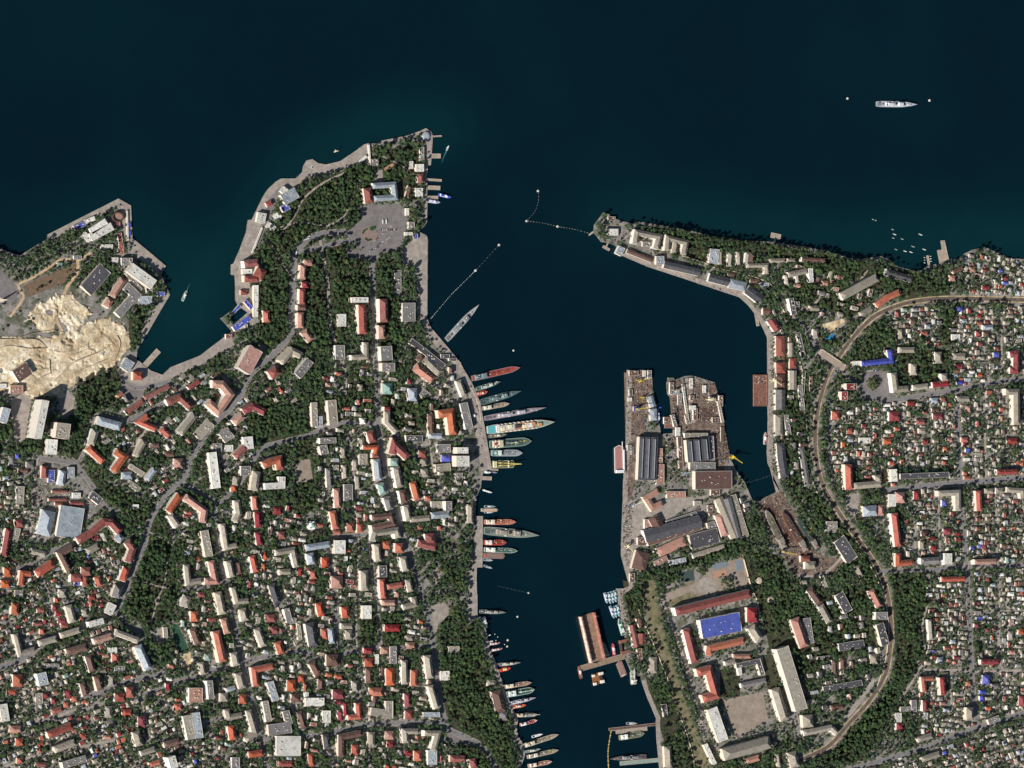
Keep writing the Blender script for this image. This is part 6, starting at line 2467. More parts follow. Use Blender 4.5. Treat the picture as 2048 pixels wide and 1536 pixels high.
ship('tug', (998, 1341), (1021, 1336), 8, 'red tug with yellow funnel', (206, 60, 50), (210, 74, 52), (232, 200, 120), 'tug')
ship('aux', (1008, 1374), (1062, 1365), 9, 'tan minesweeper with rust-red foredeck', (166, 166, 150), (170, 134, 116), (224, 214, 186))
t_ = ship('aux', (1013, 1389), (1068, 1379), 13, 'green and white cable ship with a long white crane', (190, 202, 190), (70, 104, 92), (222, 230, 222))
lift(t_, math.dist(P(1013, 1389, 2.5), P(1068, 1379, 2.5)), 20, 4.2, (236, 238, 230), 0.5, 0.42)
ship('warship', (1020, 1407), (1071, 1395), 8, 'lilac-grey patrol ship beside the orange tug', (170, 166, 176), (160, 154, 166), (204, 202, 206))
ship('tug', (1021, 1415), (1052, 1410), 7, 'orange-decked tug beside the lilac-grey ship', (196, 128, 100), (210, 104, 62), (220, 190, 170), 'tug')
t_ = ship('aux', (1030, 1431), (1074, 1429), 8, 'grey derrick ship at the small square mole', (168, 164, 158), (150, 146, 136), (206, 190, 160))
lift(t_, math.dist(P(1030, 1431, 2.5), P(1074, 1429, 2.5)), 12, 4.2, (204, 208, 206), 0.45, 0.6)
ship('aux', (1039, 1450), (1074, 1440), 7, 'red and white ship moored alone below the mole', (216, 190, 184), (176, 60, 58), (244, 240, 238))
ship('boat', (1064, 1474), (1086, 1468), 5, 'white cabin launch beside the long tan ship', WHITE, None, WHITE, 'launch')
ship('aux', (1046, 1492), (1116, 1469), 10, 'long tan and green supply ship on the inner quay', (176, 176, 158), (166, 152, 130), (214, 200, 176))
ship('tug', (1050, 1504), (1081, 1498), 6, 'grey work boat between two tan ships', (158, 164, 160), (140, 150, 144), (214, 214, 206), 'work boat')
ship('aux', (1054, 1514), (1116, 1500), 9, 'tan ship with pale stern on the inner quay', (182, 176, 164), (160, 148, 130), (226, 216, 200))
ship('aux', (1056, 1532), (1103, 1523), 9, 'pink-tan ship at the lower end of the inner quay', (194, 172, 158), (180, 138, 120), (236, 222, 206))
# the yard side
def roro():
    t = ship('barge', (1238, 946), (1237, 890), 22, 'white ship with a pink cargo deck along the yard quay', (226, 214, 206), (178, 128, 122), (240, 238, 234), 'cargo ship', 'cargo_ship', 6)
    L = math.dist(P(1238, 946, 2.5), P(1237, 890, 2.5)); W = 33
    MB().box(0.06 * L, 0, 6, 0.1 * L, W * .8, 6, 0, .95).build('deckhouse', pm(WHITE), t)
    MB().box(0.45 * L, -W * .42, 6, 0.75 * L, W * .13, 5).build('side_house', pm(WHITE), t)
    MB().bar((0.82 * L, -W * .3, 8), (1.12 * L, -W * .2, 14), 1.5).build('crane_jib', pm(WHITE), t)
roro()
ship('ferry', (1317, 843), (1316, 818), 5, 'blue and white launch beside the silver-roofed pier sheds', WHITE, BLUE, (120, 140, 200), 'launch', 'motor_launch')
ship('boat', (1314, 815.5), (1324, 815), 4, 'bright blue dinghy off the pier sheds', BLUE, None, (90, 110, 210), 'dinghy')
ship('tug', (1530, 889), (1531, 864), 7, 'white and pink tug along the eastern harbour wall', (236, 226, 222), (196, 130, 126), (240, 232, 228), 'tug')
k = 0
for (a, b) in (((1209.4, 1185.5), (1214.7, 1206.6)), ((1216.2, 1184.6), (1221.4, 1207.5)), ((1222.6, 1182.9), (1227, 1206)), ((1228.6, 1181), (1232.2, 1204)), ((1220, 1212), (1228.3, 1236.5)), ((1227.2, 1212.7), (1233, 1235)), ((1233.4, 1210), (1238.8, 1233))):
    lab = ('violet-roofed' if k in (0, 4) else 'teal-roofed') + ' white harbour ferry in the ' + ('upper' if k < 4 else 'lower') + ' row rafted by the boatshed' + (', outermost' if k in (0, 4) else '')
    o = ship('ferry', a, b, 5.4, lab, WHITE, (84, 150, 176), (92, 92, 176) if k in (0, 4) else (76, 156, 176), 'ferry')
    tag(o, group='harbour ferries rafted by the boatshed')
    k += 1
ship('ferry', (1247, 1270), (1237.6, 1237), 10, 'green-decked white coaster along the boatshed quay', (236, 240, 234), (60, 122, 84), (70, 130, 92), 'coaster', 'coaster')
ship('tug', (1163, 1357), (1157, 1332), 7, 'orange and dark tug at the outer end of the pontoon bridge', (190, 100, 76), (120, 110, 104), (222, 206, 190), 'tug')
ship('tug', (1229, 1311), (1225, 1286), 8, 'crimson and white tug above the pontoon bridge', (176, 58, 74), (190, 90, 100), (240, 216, 220), 'tug')
t_ = ship('barge', (1214, 1312), (1203, 1286), 14, 'floating crane with yellow jib inside the pontoon bridge', (150, 160, 150), (128, 138, 128), YELLOW, 'crane barge', 'crane_barge')
lift(t_, math.dist(P(1214, 1312, 2.5), P(1203, 1286, 2.5)), 21, 2.2, (226, 204, 100), 0.6, 0.5)
ship('barge', (1248, 1352), (1237, 1323), 15, 'pink-grey work barge below the pontoon bridge', (190, 160, 150), (160, 128, 118), (222, 206, 196), 'barge')
t_ = ship('aux', (1267, 1369), (1265, 1338), 13, 'pale crane ship against the yard mole', (196, 200, 190), (170, 168, 140), (224, 224, 214))
lift(t_, math.dist(P(1267, 1369, 2.5), P(1265, 1338, 2.5)), 19, 4.2, (234, 236, 234), 0.3, 0.8)
ship('aux', (1238, 1475.5), (1288, 1466.5), 12, 'olive and white tender lying by the pale pontoon', (160, 160, 132), (110, 112, 92), (240, 240, 232))
ship('boat', (1253, 1447), (1275, 1447), 5.4, 'small grey patrol boat above the boom pier', (168, 170, 166), None, (226, 226, 220), 'patrol boat')
ship('warship', (1292, 1513), (1218, 1518), 10, 'dark grey minesweeper beside the grey green pontoon', (112, 112, 112), (124, 104, 100), (150, 150, 148))
# boats of the ferry landing and the western cove
ship('ferry', (877, 389), (902, 395), 6.6, 'blue and white ferry just leaving the landing stages', (70, 92, 196), (90, 110, 206), (226, 230, 240), 'ferry')
ship('ferry', (853, 401), (880, 405), 7, 'white ferry with navy trim at the landing stage', (226, 228, 236), (150, 160, 190), (206, 214, 230), 'ferry')
ship('boat', (893.5, 301), (898, 291), 3.6, 'speedboat trailing a short pale wake', WHITE, None, (190, 214, 220), 'speedboat')
ship('tug', (365, 602), (374, 580), 6, 'pale work boat crossing the western cove alone', (206, 210, 202), (120, 140, 132), (226, 226, 216), 'work boat')
def wake(pts, w0, w1, name):
    z = 0.06
    mb = MB()
    n = len(pts)
    for k, (px, py) in enumerate(pts):
        f = k / (n - 1)
        w = w0 + (w1 - w0) * f
        d = pts[min(k + 1, n - 1)], pts[max(k - 1, 0)]
        dx, dy = d[0][0] - d[1][0], d[0][1] - d[1][1]
        l = math.hypot(dx, dy)
        mb.v.append((*P(px - dy / l * w, py + dx / l * w, z), z))
        mb.v.append((*P(px + dy / l * w, py - dx / l * w, z), z))
    for k in range(n - 1):
        mb.f.append((2 * k, 2 * k + 1, 2 * k + 3, 2 * k + 2))
    tag(mb.build('wake', plain('foamy_water', (70, 120, 128), (34, 82, 94), 0.6, 0.4)), 'streak of foam left by the ' + name, 'wake', kind='stuff')
wake([(893, 302), (890, 308), (887, 315), (884, 325)], 1.6, 0.4, 'speedboat off the promontory')
wake([(374.5, 579), (377, 573), (380, 567)], 0.8, 0.2, 'work boat in the cove')
# dinghies off the eastern shore
k = 0
for x, y in ((130, 285), (160, 357), (270, 425), (140, 410), (540, 360), (430, 535), (595, 578), (315, 603), (400, 617), (180, 578), (-158, 138), (-118, 152)):
    px, py = 1768 + x * .13671875, 420 + y * .13671875
    ln = (4.4, 6.4, 4.8, 4, 7.4, 6.6, 6.4, 6, 6, 4.6, 3, 3)[k]
    c = WHITE if k in (1, 4, 6, 7, 8) else (170, 178, 176)
    o = ship('boat', (px - ln * .5, py - ln * .2), (px + ln * .5, py + ln * .2), 2.2, ('white' if c == WHITE else 'grey') + ' moored dinghy of the flotilla off the small boat pier', c, None, c, 'dinghy', 'dinghy')
    tag(o, group='dinghies moored off the small boat pier')
    k += 1
for i in range(6):
    o = ship('boat', (1859 + (i % 2) * -8, 513 + i * 2.6), (1863.5 + (i % 2) * -15, 512 + i * 2.6), 1.8, 'dinghy berthed at the little boat jetty', WHITE if i % 3 else (190, 150, 160), None, WHITE, 'dinghy', 'dinghy')
    tag(o, group='dinghies at the little jetty')

# ------------------------------------------------------------------ floating docks
def docks():
    rust = plain('rusty_plate', (140, 100, 84), (104, 74, 62), 0.15)
    rim = plain('rusty_rim', (170, 126, 110), (130, 92, 80), 0.3)
    c = P(1521, 781, 5)
    t = empty('floating_platform', (*c, 0))
    tag(t, 'huge rust-brown floating platform against the eastern harbour wall', 'platform')
    w, h = 28 * MPP / CS, 64 * MPP
    MB().box(0, 0, -1.5, w, h, 6.0).build('hull', rust, t)
    mb = MB()
    for x, y, lx, ly in ((-w / 2 + .6, 0, 1.2, h), (w / 2 - .6, 0, 1.2, h), (0, -h / 2 + .6, w - 2.4, 1.2), (0, h / 2 - .6, w - 2.4, 1.2)):
        mb.box(x, y, 4.5, lx, ly, 1.2)
    mb.build('rim', rim, t)
    r = random.Random(5)
    for k in range(46):
        MB().box(r.uniform(-w / 2 + 3, w / 2 - 3), r.uniform(-h / 2 + 3, h / 2 - 3) if k < 16 else r.uniform(h * .2, h / 2 - 3), 4.5, r.uniform(1, 3.4), r.uniform(1, 3), r.uniform(.5, 2.2), r.uniform(0, 1.5)).build('deck_gear', r.choice((rim, rust, pm((96, 70, 60)), pm((206, 196, 184)))), t)
    # two-walled floating dock
    a, b = P(1172, 1229, 3), P(1193, 1321, 3)
    L = math.dist(a, b)
    an = math.atan2(b[1] - a[1], b[0] - a[0])
    t = empty('floating_dock', ((a[0] + b[0]) / 2, (a[1] + b[1]) / 2, 0), an)
    tag(t, 'long floating dock with one white and one rusty side wall', 'floating dock')
    W = 36 * MPP
    MB().box(0, 0, -1.5, L, W, 3.6).build('pontoon', plain('dock_floor', (156, 128, 108), (120, 96, 82), 0.1), t)
    MB().box(0, -W / 2 + 3, 2.1, L, 5, 13).build('side_wall', plain('dock_wall_white', (224, 210, 198), (176, 140, 124), 0.1), t)
    MB().box(0, W / 2 - 3, 2.1, L, 5, 13).build('side_wall', plain('dock_wall_rust', (172, 116, 98), (132, 88, 76), 0.1), t)
    for s in (-1, 1):
        MB().box(0, s * (W / 2 - 3), 15.1, L * .96, 1.2, 0.8).build('wall_rail', rim, t)
        for q in range(7):
            MB().box(L * (-.42 + q * .14), s * (W / 2 - 3), 15.1, 3, 3.4, 2, 0, .8).build('winch_house', r.choice((rim, pm((196, 186, 174)), rust)), t)
    MB().poly([(L / 2, -W / 2, 2), (L / 2 + 8, 0, 2), (L / 2, W / 2, 2)]).build('end_apron', rust, t)
    # brown and white pontoon frame
    c = P(1196, 1357, 4)
    t = empty('moored_pontoon', (*c, 0), 0.17)
    tag(t, 'square rust-brown pontoon with white corner blocks below the pontoon bridge', 'pontoon')
    MB().box(0, 0, -1.5, 36, 34, 4).build('deck', plain('amber_deck', (156, 104, 64), (120, 78, 50), 0.2), t)
    for x, y, lx, ly in ((-14, -14, 10, 8), (12, 13, 14, 8), (-15, 11, 9, 7), (13, -12, 12, 9)):
        MB().box(x, y, 2.5, lx, ly, 5).build('corner_block', pm((238, 232, 220)), t)
    MB().box(10, 0, 2.5, 10, 10, 3).build('machine_house', pm((70, 66, 66)), t)
    c = P(1250, 1293, 4)
    t = empty('dock_caisson', (*c, 0), 0.2)
    tag(t, 'U-shaped brown caisson beside the red boatshed roof', 'caisson')
    MB().box(0, 17, -1.5, 34, 10, 9).build('arm', rust, t)
    MB().box(0, -17, -1.5, 34, 10, 9).build('arm', rust, t)
    MB().box(-13, 0, -1.5, 8, 23.8, 4).build('sill', plain('caisson_sill', (96, 80, 68), (76, 62, 54), 0.2), t)
docks()

# ------------------------------------------------------------------ portal cranes
def crane(px, py, head, reach, c1, c2, label, z=GZ, size=1.0):
    x, y = P(px, py, z)
    t = empty('portal_crane', (x, y, z), math.radians(head))
    tag(t, label, 'crane')
    m1, m2 = pm(c1), pm(c2)
    h = 13 * size
    for sx in (-1, 1):
        for sy in (-1, 1):
            MB().bar((sx * 5 * size, sy * 5 * size, -0.1), (sx * 2.6 * size, sy * 2.6 * size, h), 1.3).build('leg', m1, t)
    for s in (-1, 1):
        MB().bar((-4.6 * size, s * 4.4 * size, 3.2), (4.6 * size, s * 4.4 * size, 3.2), 0.9).build('cross_beam', m1, t)
    MB().box(0, 0, h - .2, 7.5 * size, 7 * size, 1.2).build('platform', m1, t)
    MB().box(-3 * size, 0, h + 1, 8 * size, 5 * size, 4.2 * size).build('machine_house', m2, t)
    MB().box(2.4 * size, 2.6 * size, h + 1, 2.6, 2.2, 2.6).build('cab', pm((210, 214, 216)), t)
    MB().bar((-1, 0, h + 4), (-2, 0, h + 14 * size), 1.0).build('tower', m1, t)
    mb = MB()
    rz = h + 16 * size
    for s in (-1, 1):
        mb.bar((2, s * 1.6, h + 2.5), (reach, s * .5, rz), 0.6)
        mb.bar((2, s * 1.6, h + 4.5), (reach, s * .5, rz + 1), 0.5)
    for q in range(8):
        f = q / 8
        g = (q + 1) / 8
        mb.bar((2 + (reach - 2) * f, 1.6 - 1.1 * f, h + 2.5 + (rz - h - 2.5) * f), (2 + (reach - 2) * g, -1.6 + 1.1 * g, h + 4.5 + (rz - h - 3.5) * g), 0.35)
    mb.build('jib', m2 if c2 != c1 else m1, t)
    MB().bar((-2, 0, h + 14 * size), (reach * .75, 0, h + 13 * size), 0.3).build('stay', pm((70, 70, 74)), t)
    MB().box(-8 * size, 0, h + 1.2, 2.6, 4, 3).build('counterweight', pm((110, 104, 100)), t)
CREAM, CY, CB = (232, 220, 180), (230, 200, 70), (64, 84, 178)
crane(1276, 762, 20, 26, CY, CY, 'yellow portal crane at the outer end of the western finger pier')
crane(1270, 818, 8, 30, CB, CY, 'blue portal crane with yellow jib on the western finger pier')
crane(1282, 796, -150, 18, CY, (220, 180, 60), 'small yellow crane behind the silver-roofed pier shed', size=.7)
crane(1416, 800, 215, 34, CREAM, CREAM, 'large cream portal crane leaning over the dock basin', size=1.25)
crane(1462, 914, -38, 30, CY, CY, 'yellow crane reaching over the water by the rust brown hall')
crane(1543, 760, -40, 26, CREAM, CREAM, 'cream crane beside the huge floating platform')
crane(1262, 1011, 25, 26, CB, (222, 226, 190), 'blue crane with pale jib on the yard quay below the big workshop')
crane(1252, 1093, -55, 28, CREAM, CREAM, 'cream crane on the lower yard quay')
crane(1347, 782, 25, 26, (160, 176, 190), (214, 206, 186), 'grey-blue crane at the outer corner of the middle finger pier')
crane(1562, 1104, -12, 36, CB, CY, 'blue crane with a long yellow jib over the slipways', size=1.1)
crane(1365, 947, 20, 14, (196, 206, 214), (150, 176, 206), 'pale crane between the two big yard halls', size=.8)
crane(1622, 1058, -150, 18, CY, CY, 'small yellow slewing crane on the far side of the slipways', size=.7)

# hulls laid up on the slips
def laid_up(stern, bow, w, label, hull, deck):
    t = ship('aux', stern, bow, w, label, hull, deck, (150, 140, 128), 'ship', 'laid_up_ship', 6)
    t.location.z = GZ + 1.6
laid_up((1568, 1100), (1529, 1020), 15, 'grey stripped ship laid up on the slipway beside the blue crane', (166, 164, 160), (124, 116, 98))
laid_up((1612, 1106), (1562, 1024), 15, 'rusty half-dismantled ship in the middle slip', (124, 92, 78), (104, 78, 68))
laid_up((1634, 1100), (1592, 1034), 12, 'dark green hull laid up in the inner slip', (70, 84, 76), (66, 82, 72))

# ------------------------------------------------------------------ buoys and booms
BUOY = None
def buoy(px, py, r, label, group=None):
    t = empty('mooring_buoy', (*P(px, py, 1), 0))
    tag(t, label, 'buoy', group)
    MB().cyl(0, 0, -1, r, 2.4, 12).build('float', pm((244, 240, 224)), t)
    MB().cyl(0, 0, 1.4, r * .25, 1.2, 8).build('mooring_ring', pm((120, 110, 100)), t)
for px, py, r, lab in ((1695, 197, 3.6, 'white mooring buoy astern of the anchored pale frigate'), (1859, 201, 3.8, 'white mooring buoy ahead of the anchored pale frigate'), (1076, 382, 3.4, 'outermost white buoy of the harbour mouth boom'),
                       (1053, 442, 3.2, 'white buoy at the bend of the harbour mouth boom'), (1115, 453, 3.4, 'white buoy in the middle of the headland boom'), (998, 490, 3.4, 'white buoy at the free end of the long cargo quay boom'),
                       (951, 541, 3.6, 'white buoy midway along the long cargo quay boom'), (1027, 701, 2.8, 'lone white buoy off the red-decked ship'), (1057, 1186, 2.6, 'lone white buoy off the bayside park'),
                       (1035, 1233.5, 2.8, 'lone white buoy off the small corvette'), (1015.5, 1280.5, 3, 'white buoy farther from the pink launches'), (1014.5, 1293, 2.8, 'white buoy nearer the pink launches'),
                       (1195, 1233, 2.4, 'lone white buoy off the floating dock')):
    buoy(px, py, r, lab)
for px, py in ((990, 1268.5), (995.5, 1274), (992, 1281), (1009.5, 1289)):
    buoy(px, py, 1.3, 'tiny pale mooring float off the pink launches', 'tiny floats off the pink launches')
def boom(pts, step, r, col, label):
    pts = smooth(pts, step)
    c = P(*pts[len(pts) // 2], 0)
    t = empty('boom', (*c, 0))
    tag(t, label, 'boom')
    mb = MB()
    rr = random.Random(len(pts))
    cab = MB()
    w = [P(*q, 0.3) for q in pts]
    for k in range(len(w) - 1):
        cab.bar((w[k][0] - c[0], w[k][1] - c[1], 0.15), (w[k + 1][0] - c[0], w[k + 1][1] - c[1], 0.15), 0.35)
    cab.build('cable', pm((90, 96, 96)), t)
    m = MB().cyl(0, 0, -0.4, 1.0, 1.2, 8).mesh('float', pm(col))
    for q in w:
        s = r * rr.uniform(.6, 1.25)
        o = obj('float', m, t, (q[0] - c[0], q[1] - c[1], 0.1))
        o.scale = (s, s, 1)
boom([(1076, 382), (1077, 400), (1070, 422), (1053, 442)], 5, 0.7, (180, 190, 186), 'curved string of small floats from the outermost buoy')
boom([(1053, 442), (1085, 446), (1115, 453)], 5, 0.9, (196, 190, 160), 'string of floats between the bend buoy and the middle buoy')
boom([(1115, 453), (1150, 459), (1183, 468)], 5, 0.9, (196, 190, 160), 'string of floats from the middle buoy to the headland')
boom([(998, 490), (975, 515), (951, 541)], 6, 0.6, (180, 190, 186), 'outer string of floats off the long cargo quay')
boom([(951, 541), (920, 572), (900, 592), (862, 637)], 3.6, 1.05, (206, 214, 206), 'inner string of dense floats to the long cargo quay')
boom([(1057, 1186), (1030, 1180), (995, 1172)], 6, 0.5, (150, 160, 158), 'faint line of floats off the bayside park')
boom([(1222, 1463), (1219, 1480), (1216, 1505), (1217, 1536), (1218, 1560)], 2.4, 1.7, (226, 192, 120), 'yellow barrier of fat floats below the boom pier')
boom([(1495, 965), (1520, 958), (1543, 950)], 6, 0.6, (180, 150, 150), 'thin line of floats closing the inner yard basin')
boom([(1310, 1446), (1280, 1452), (1250, 1457), (1222, 1462)], 2.6, 1.3, (206, 160, 100), 'amber floats along the thin boom pier')

# ------------------------------------------------------------------ post fence along the grassy slope
def fence():
    line = smooth([(1315, 1167), (1325, 1215), (1335, 1253), (1345, 1291), (1361, 1335), (1380, 1392), (1393, 1430), (1402, 1463)], 3.0)
    t = empty('post_fence', (*P(*line[0]), GZ))
    tag(t, 'long row of white posts edging the dry grassy slope', 'fence')
    c = P(*line[0])
    m = MB().box(0, 0, -0.4, 1.5, 1.5, 2.6, 0, .85).mesh('post', pm((236, 230, 216)))
    w = [P(*q, GZ + 1) for q in line]
    for q in w:
        obj('post', m, t, (q[0] - c[0], q[1] - c[1], 0.1))
    mb = MB()
    for k in range(len(w) - 1):
        mb.bar((w[k][0] - c[0], w[k][1] - c[1], 1.4), (w[k + 1][0] - c[0], w[k + 1][1] - c[1], 1.4), 0.25)
    mb.build('rail', pm((150, 146, 136)), t)
fence()

def walls():
    wm = plain('boundary_wall_stone', (222, 206, 178), (190, 172, 146), 0.3)
    for pts, h, lab in (([(1486, 1110), (1505, 1180), (1515, 1200), (1520, 1240)], 4, 'pale boundary wall between the barracks and the tank wood'),
                        ([(1618, 940), (1650, 1020), (1690, 1075), (1740, 1130), (1765, 1185), (1778, 1245), (1775, 1300), (1768, 1335), (1755, 1372)], 3.5, 'long pale wall following the inner side of the railway'),
                        ([(1258, 460), (1300, 492), (1395, 520), (1430, 535), (1490, 548), (1540, 567), (1552, 590), (1580, 645)], 4, 'pale retaining wall winding above the long harbour sheds'),
                        ([(1270, 1175), (1280, 1225), (1300, 1270), (1325, 1330), (1345, 1380)], 3, 'crumbling pale wall below the grassy slope'),
                        ([(1360, 1430), (1378, 1480), (1390, 1530)], 3, 'broken pale wall beside the barracks lane'),
                        ([(940, 770), (957, 810), (962, 842)], 1.2, 'low pale coping on the warship quay edge'),
                        ([(1592, 700), (1604, 735), (1608, 760)], 3, 'pale wall beside the dark narrow shed'),
                        ([(520, 1150), (545, 1190), (572, 1252), (592, 1292)], 3, 'pale stair wall climbing the hill street'),
                        ([(538, 1000), (540, 1035), (545, 1080)], 3, 'pale garden wall beside the crimson roofed block')):
        ln = smooth(pts, 8)
        c = P(*ln[0], GZ)
        mb = MB()
        for k in range(len(ln) - 1):
            a, b = P(*ln[k], GZ + h), P(*ln[k + 1], GZ + h)
            mb.bar((a[0] - c[0], a[1] - c[1], h / 2 - .2), (b[0] - c[0], b[1] - c[1], h / 2 - .2), 1.6, h)
        o = mb.build('stone_wall', wm, None, (*c, GZ))
        tag(o, lab, 'wall')
walls()

# ------------------------------------------------------------------ scrap and gear on the yard quays
def scrap():
    r = random.Random(21)
    zones = [([(1340, 770), (1370, 756), (1385, 752), (1430, 766), (1444, 812), (1450, 850), (1345, 850)], 900), ([(1325, 872), (1348, 870), (1360, 960), (1330, 980)], 260), ([(1430, 855), (1452, 862), (1462, 925), (1440, 930)], 420),
             ([(1254, 742), (1302, 742), (1304, 790), (1290, 860), (1262, 960), (1250, 1000)], 520), ([(1245, 1010), (1264, 1010), (1262, 1100), (1256, 1140), (1245, 1100)], 240),
             ([(1515, 1006), (1562, 985), (1640, 1110), (1660, 1140), (1590, 1150), (1545, 1080)], 1100), ([(1538, 680), (1545, 680), (1545, 960), (1538, 930)], 160), ([(1300, 536), (1394, 566), (1480, 595), (1490, 592), (1400, 560)], 120),
             ([(0, 690), (130, 680), (230, 660), (240, 710), (150, 755), (60, 780), (0, 755)], 420), ([(1238, 1180), (1248, 1180), (1262, 1300), (1270, 1345), (1255, 1310)], 160),
             ([(895, 690), (925, 730), (945, 775), (962, 840), (975, 920), (960, 930), (945, 840), (920, 745)], 130), ([(60, 925), (200, 1000), (170, 1040), (60, 1080)], 300)]
    v, f, cols = [], [], []
    pal = [(130, 100, 86), (104, 78, 68), (84, 68, 62), (150, 130, 116), (186, 180, 170), (80, 78, 80), (132, 112, 98), (150, 128, 104), (98, 108, 114), (66, 56, 52)]
    for zi, (poly, n) in enumerate(zones):
        m = np.zeros((GH, GW), np.uint8)
        fill(m, poly)
        x0, x1 = min(p[0] for p in poly), max(p[0] for p in poly)
        y0, y1 = min(p[1] for p in poly), max(p[1] for p in poly)
        k = 0
        for _ in range(n * 4):
            px, py = r.uniform(x0, x1), r.uniform(y0, y1)
            if not at(m, px, py) or at(BUILT, px, py) or not at(LAND, px, py):
                continue
            k += 1
            if k > n:
                break
            x, y = P(px, py)
            big = r.random() < 0.12
            mb = MB().box(x, y, GZ + 0.1, r.uniform(1.2, 3.6) * (2.2 if big else 1), r.uniform(.8, 2.6) * (1.5 if big else 1), r.uniform(.8, 2.4) * (1.4 if big else 1), r.uniform(0, 3.1), r.uniform(.7, 1))
            b = len(v)
            v += mb.v
            f += [tuple(q + b for q in t) for t in mb.f]
            c = r.choice(pal if zi not in (8, 11) else [(206, 186, 150), (160, 140, 116), (236, 226, 210), (196, 110, 80), (120, 130, 150), (90, 80, 70)])
            cols += [rgb(c, r.uniform(.7, 1.1))] * len(mb.f)
    me = bpy.data.meshes.new('scrap_metal')
    me.from_pydata(v, [], f)
    a = me.attributes.new('paint', 'FLOAT_COLOR', 'FACE')
    a.data.foreach_set('color', [x for c in cols for x in c])
    me.materials.append(bpy.data.materials['painted_houses'])
    tag(obj('scrap_metal', me), 'scattered scrap, crates and gear lying over the yards', 'scrap', kind='stuff')
scrap()

# ------------------------------------------------------------------ cars and buses
def cars():
    r = random.Random(9)
    pal = [((236, 236, 234), 'white'), ((206, 208, 210), 'silver'), ((30, 32, 36), 'black'), ((84, 88, 94), 'grey'), ((150, 30, 32), 'red'), ((40, 60, 120), 'blue')]
    meshes = []
    for c, nm in pal:
        mb = MB()
        mb.box(0, 0, 0.35, 4.6, 1.9, 0.75, 0, .97)
        mb.box(-0.25, 0, 1.1, 2.5, 1.65, 0.6, 0, .78)
        me = mb.mesh('car', pm(c))
        me.materials.append(pm((36, 40, 46)))
        nf = len(me.polygons)
        b0 = len(mb.v)
        w = MB()
        for sx in (-1.4, 1.4):
            for sy in (-.85, .85):
                w.cyl(sx, sy, 0.0, 0.36, 0.45, 8)
        full = MB()
        full.v = mb.v + w.v
        full.f = mb.f + [tuple(q + b0 for q in t) for t in w.f]
        bpy.data.meshes.remove(me)
        me = full.mesh('car', pm(c))
        me.materials.append(pm((36, 40, 46)))
        for p in me.polygons[nf:]:
            p.material_index = 1
        for p in me.polygons[6:10]:
            p.material_index = 1
        meshes.append((me, nm))
    n = 0
    def put(px, py, ang, where, k=None, z=GZ + 0.5):
        nonlocal n
        me, nm = meshes[k if k is not None else r.choices(range(6), (5, 3, 3, 2, 1, 1))[0]]
        o = obj('car', me, None, (*P(px, py, z), z))
        o.rotation_euler.z = ang
        tag(o, f'{nm} car {where}', 'car', f'{nm} cars {where}')
        n += 1
    for (x0, y0), (x1, y1), m, a in (((762, 460), (792, 459), 9, 1.57), ((748, 483), (766, 467), 9, .7), ((754, 491), (778, 475), 11, .7), ((742, 500), (757, 494), 6, .9), ((782, 452), (783, 462), 2, .2)):
        for q in range(m):
            f = q / max(1, m - 1)
            put(x0 + (x1 - x0) * f + r.uniform(-.5, .5), y0 + (y1 - y0) * f + r.uniform(-.5, .5), a + r.uniform(-.08, .08), 'parked on the big asphalt square', z=GZ + 0.55)
    for x0, y0, m in ((1732, 741, 9), (1730, 800, 5), (1776, 760, 4)):
        for q in range(m):
            put(x0 + q * 3.1, y0 + r.uniform(-.5, .5), 1.5, 'parked round the garden square', z=GZ + 0.55)
    for i, (m, w, pts) in enumerate(ROAD_LINES):
        if m == 'd':
            continue
        z = GZ + 0.66 + 0.05 * level[i]
        names = ['ring boulevard', 'long bayside avenue', 'curved link road', 'straight hill street']
        nm = names[i] if i < 4 else ('eastern streets' if pts[0][0] > 1400 else 'western side streets')
        L, R = offsets(pts, w / 2 - 0.9)
        for k in range(2, len(pts) - 2):
            for S, d in ((L, 0), (R, math.pi)):
                if r.random() < (0.20 if m == 'a' else 0.07) and at(LAND, *S[k]) and 0 < S[k][0] < 2048 and 0 < S[k][1] < 1536 and n < 285:
                    a, b = P(*pts[k - 1], z), P(*pts[k + 1], z)
                    put(*S[k], math.atan2(b[1] - a[1], b[0] - a[0]) + d, 'on the ' + nm, z=z)
    # buses
    bm = MB().box(0, 0, 0.5, 12, 2.6, 2.6).box(0, 0, 3.1, 11, 2.2, .3)
    bw = MB()
    for sx in (-3.6, 3.8):
        for sy in (-1.1, 1.1):
            bw.cyl(sx, sy, 0, 0.5, 0.7, 8)
    for px, py, a, lab in ((765, 443.5, 1.57, 'white bus on the big square, nearer the park'), (772, 443, 1.57, 'white bus on the big square, nearer the water'), (616, 473, .35, 'white bus on the ring boulevard, ahead of another'),
                           (614, 477.5, .3, 'white bus on the ring boulevard, behind another'), (592, 506, 1.2, 'white bus on the bend of the ring boulevard'), (391, 914, .95, 'white bus on the wide diagonal street above the fork')):
        z = GZ + 0.75
        t = empty('bus', (*P(px, py, z), z), a)
        tag(t, lab, 'bus')
        bm.build('body', pm((240, 240, 238)), t)
        MB().box(0, 0, 1.9, 11.2, 2.66, 0.9).build('window_band', pm((50, 56, 64)), t)
        bw.build('wheels', pm((30, 30, 32)), t)
cars()

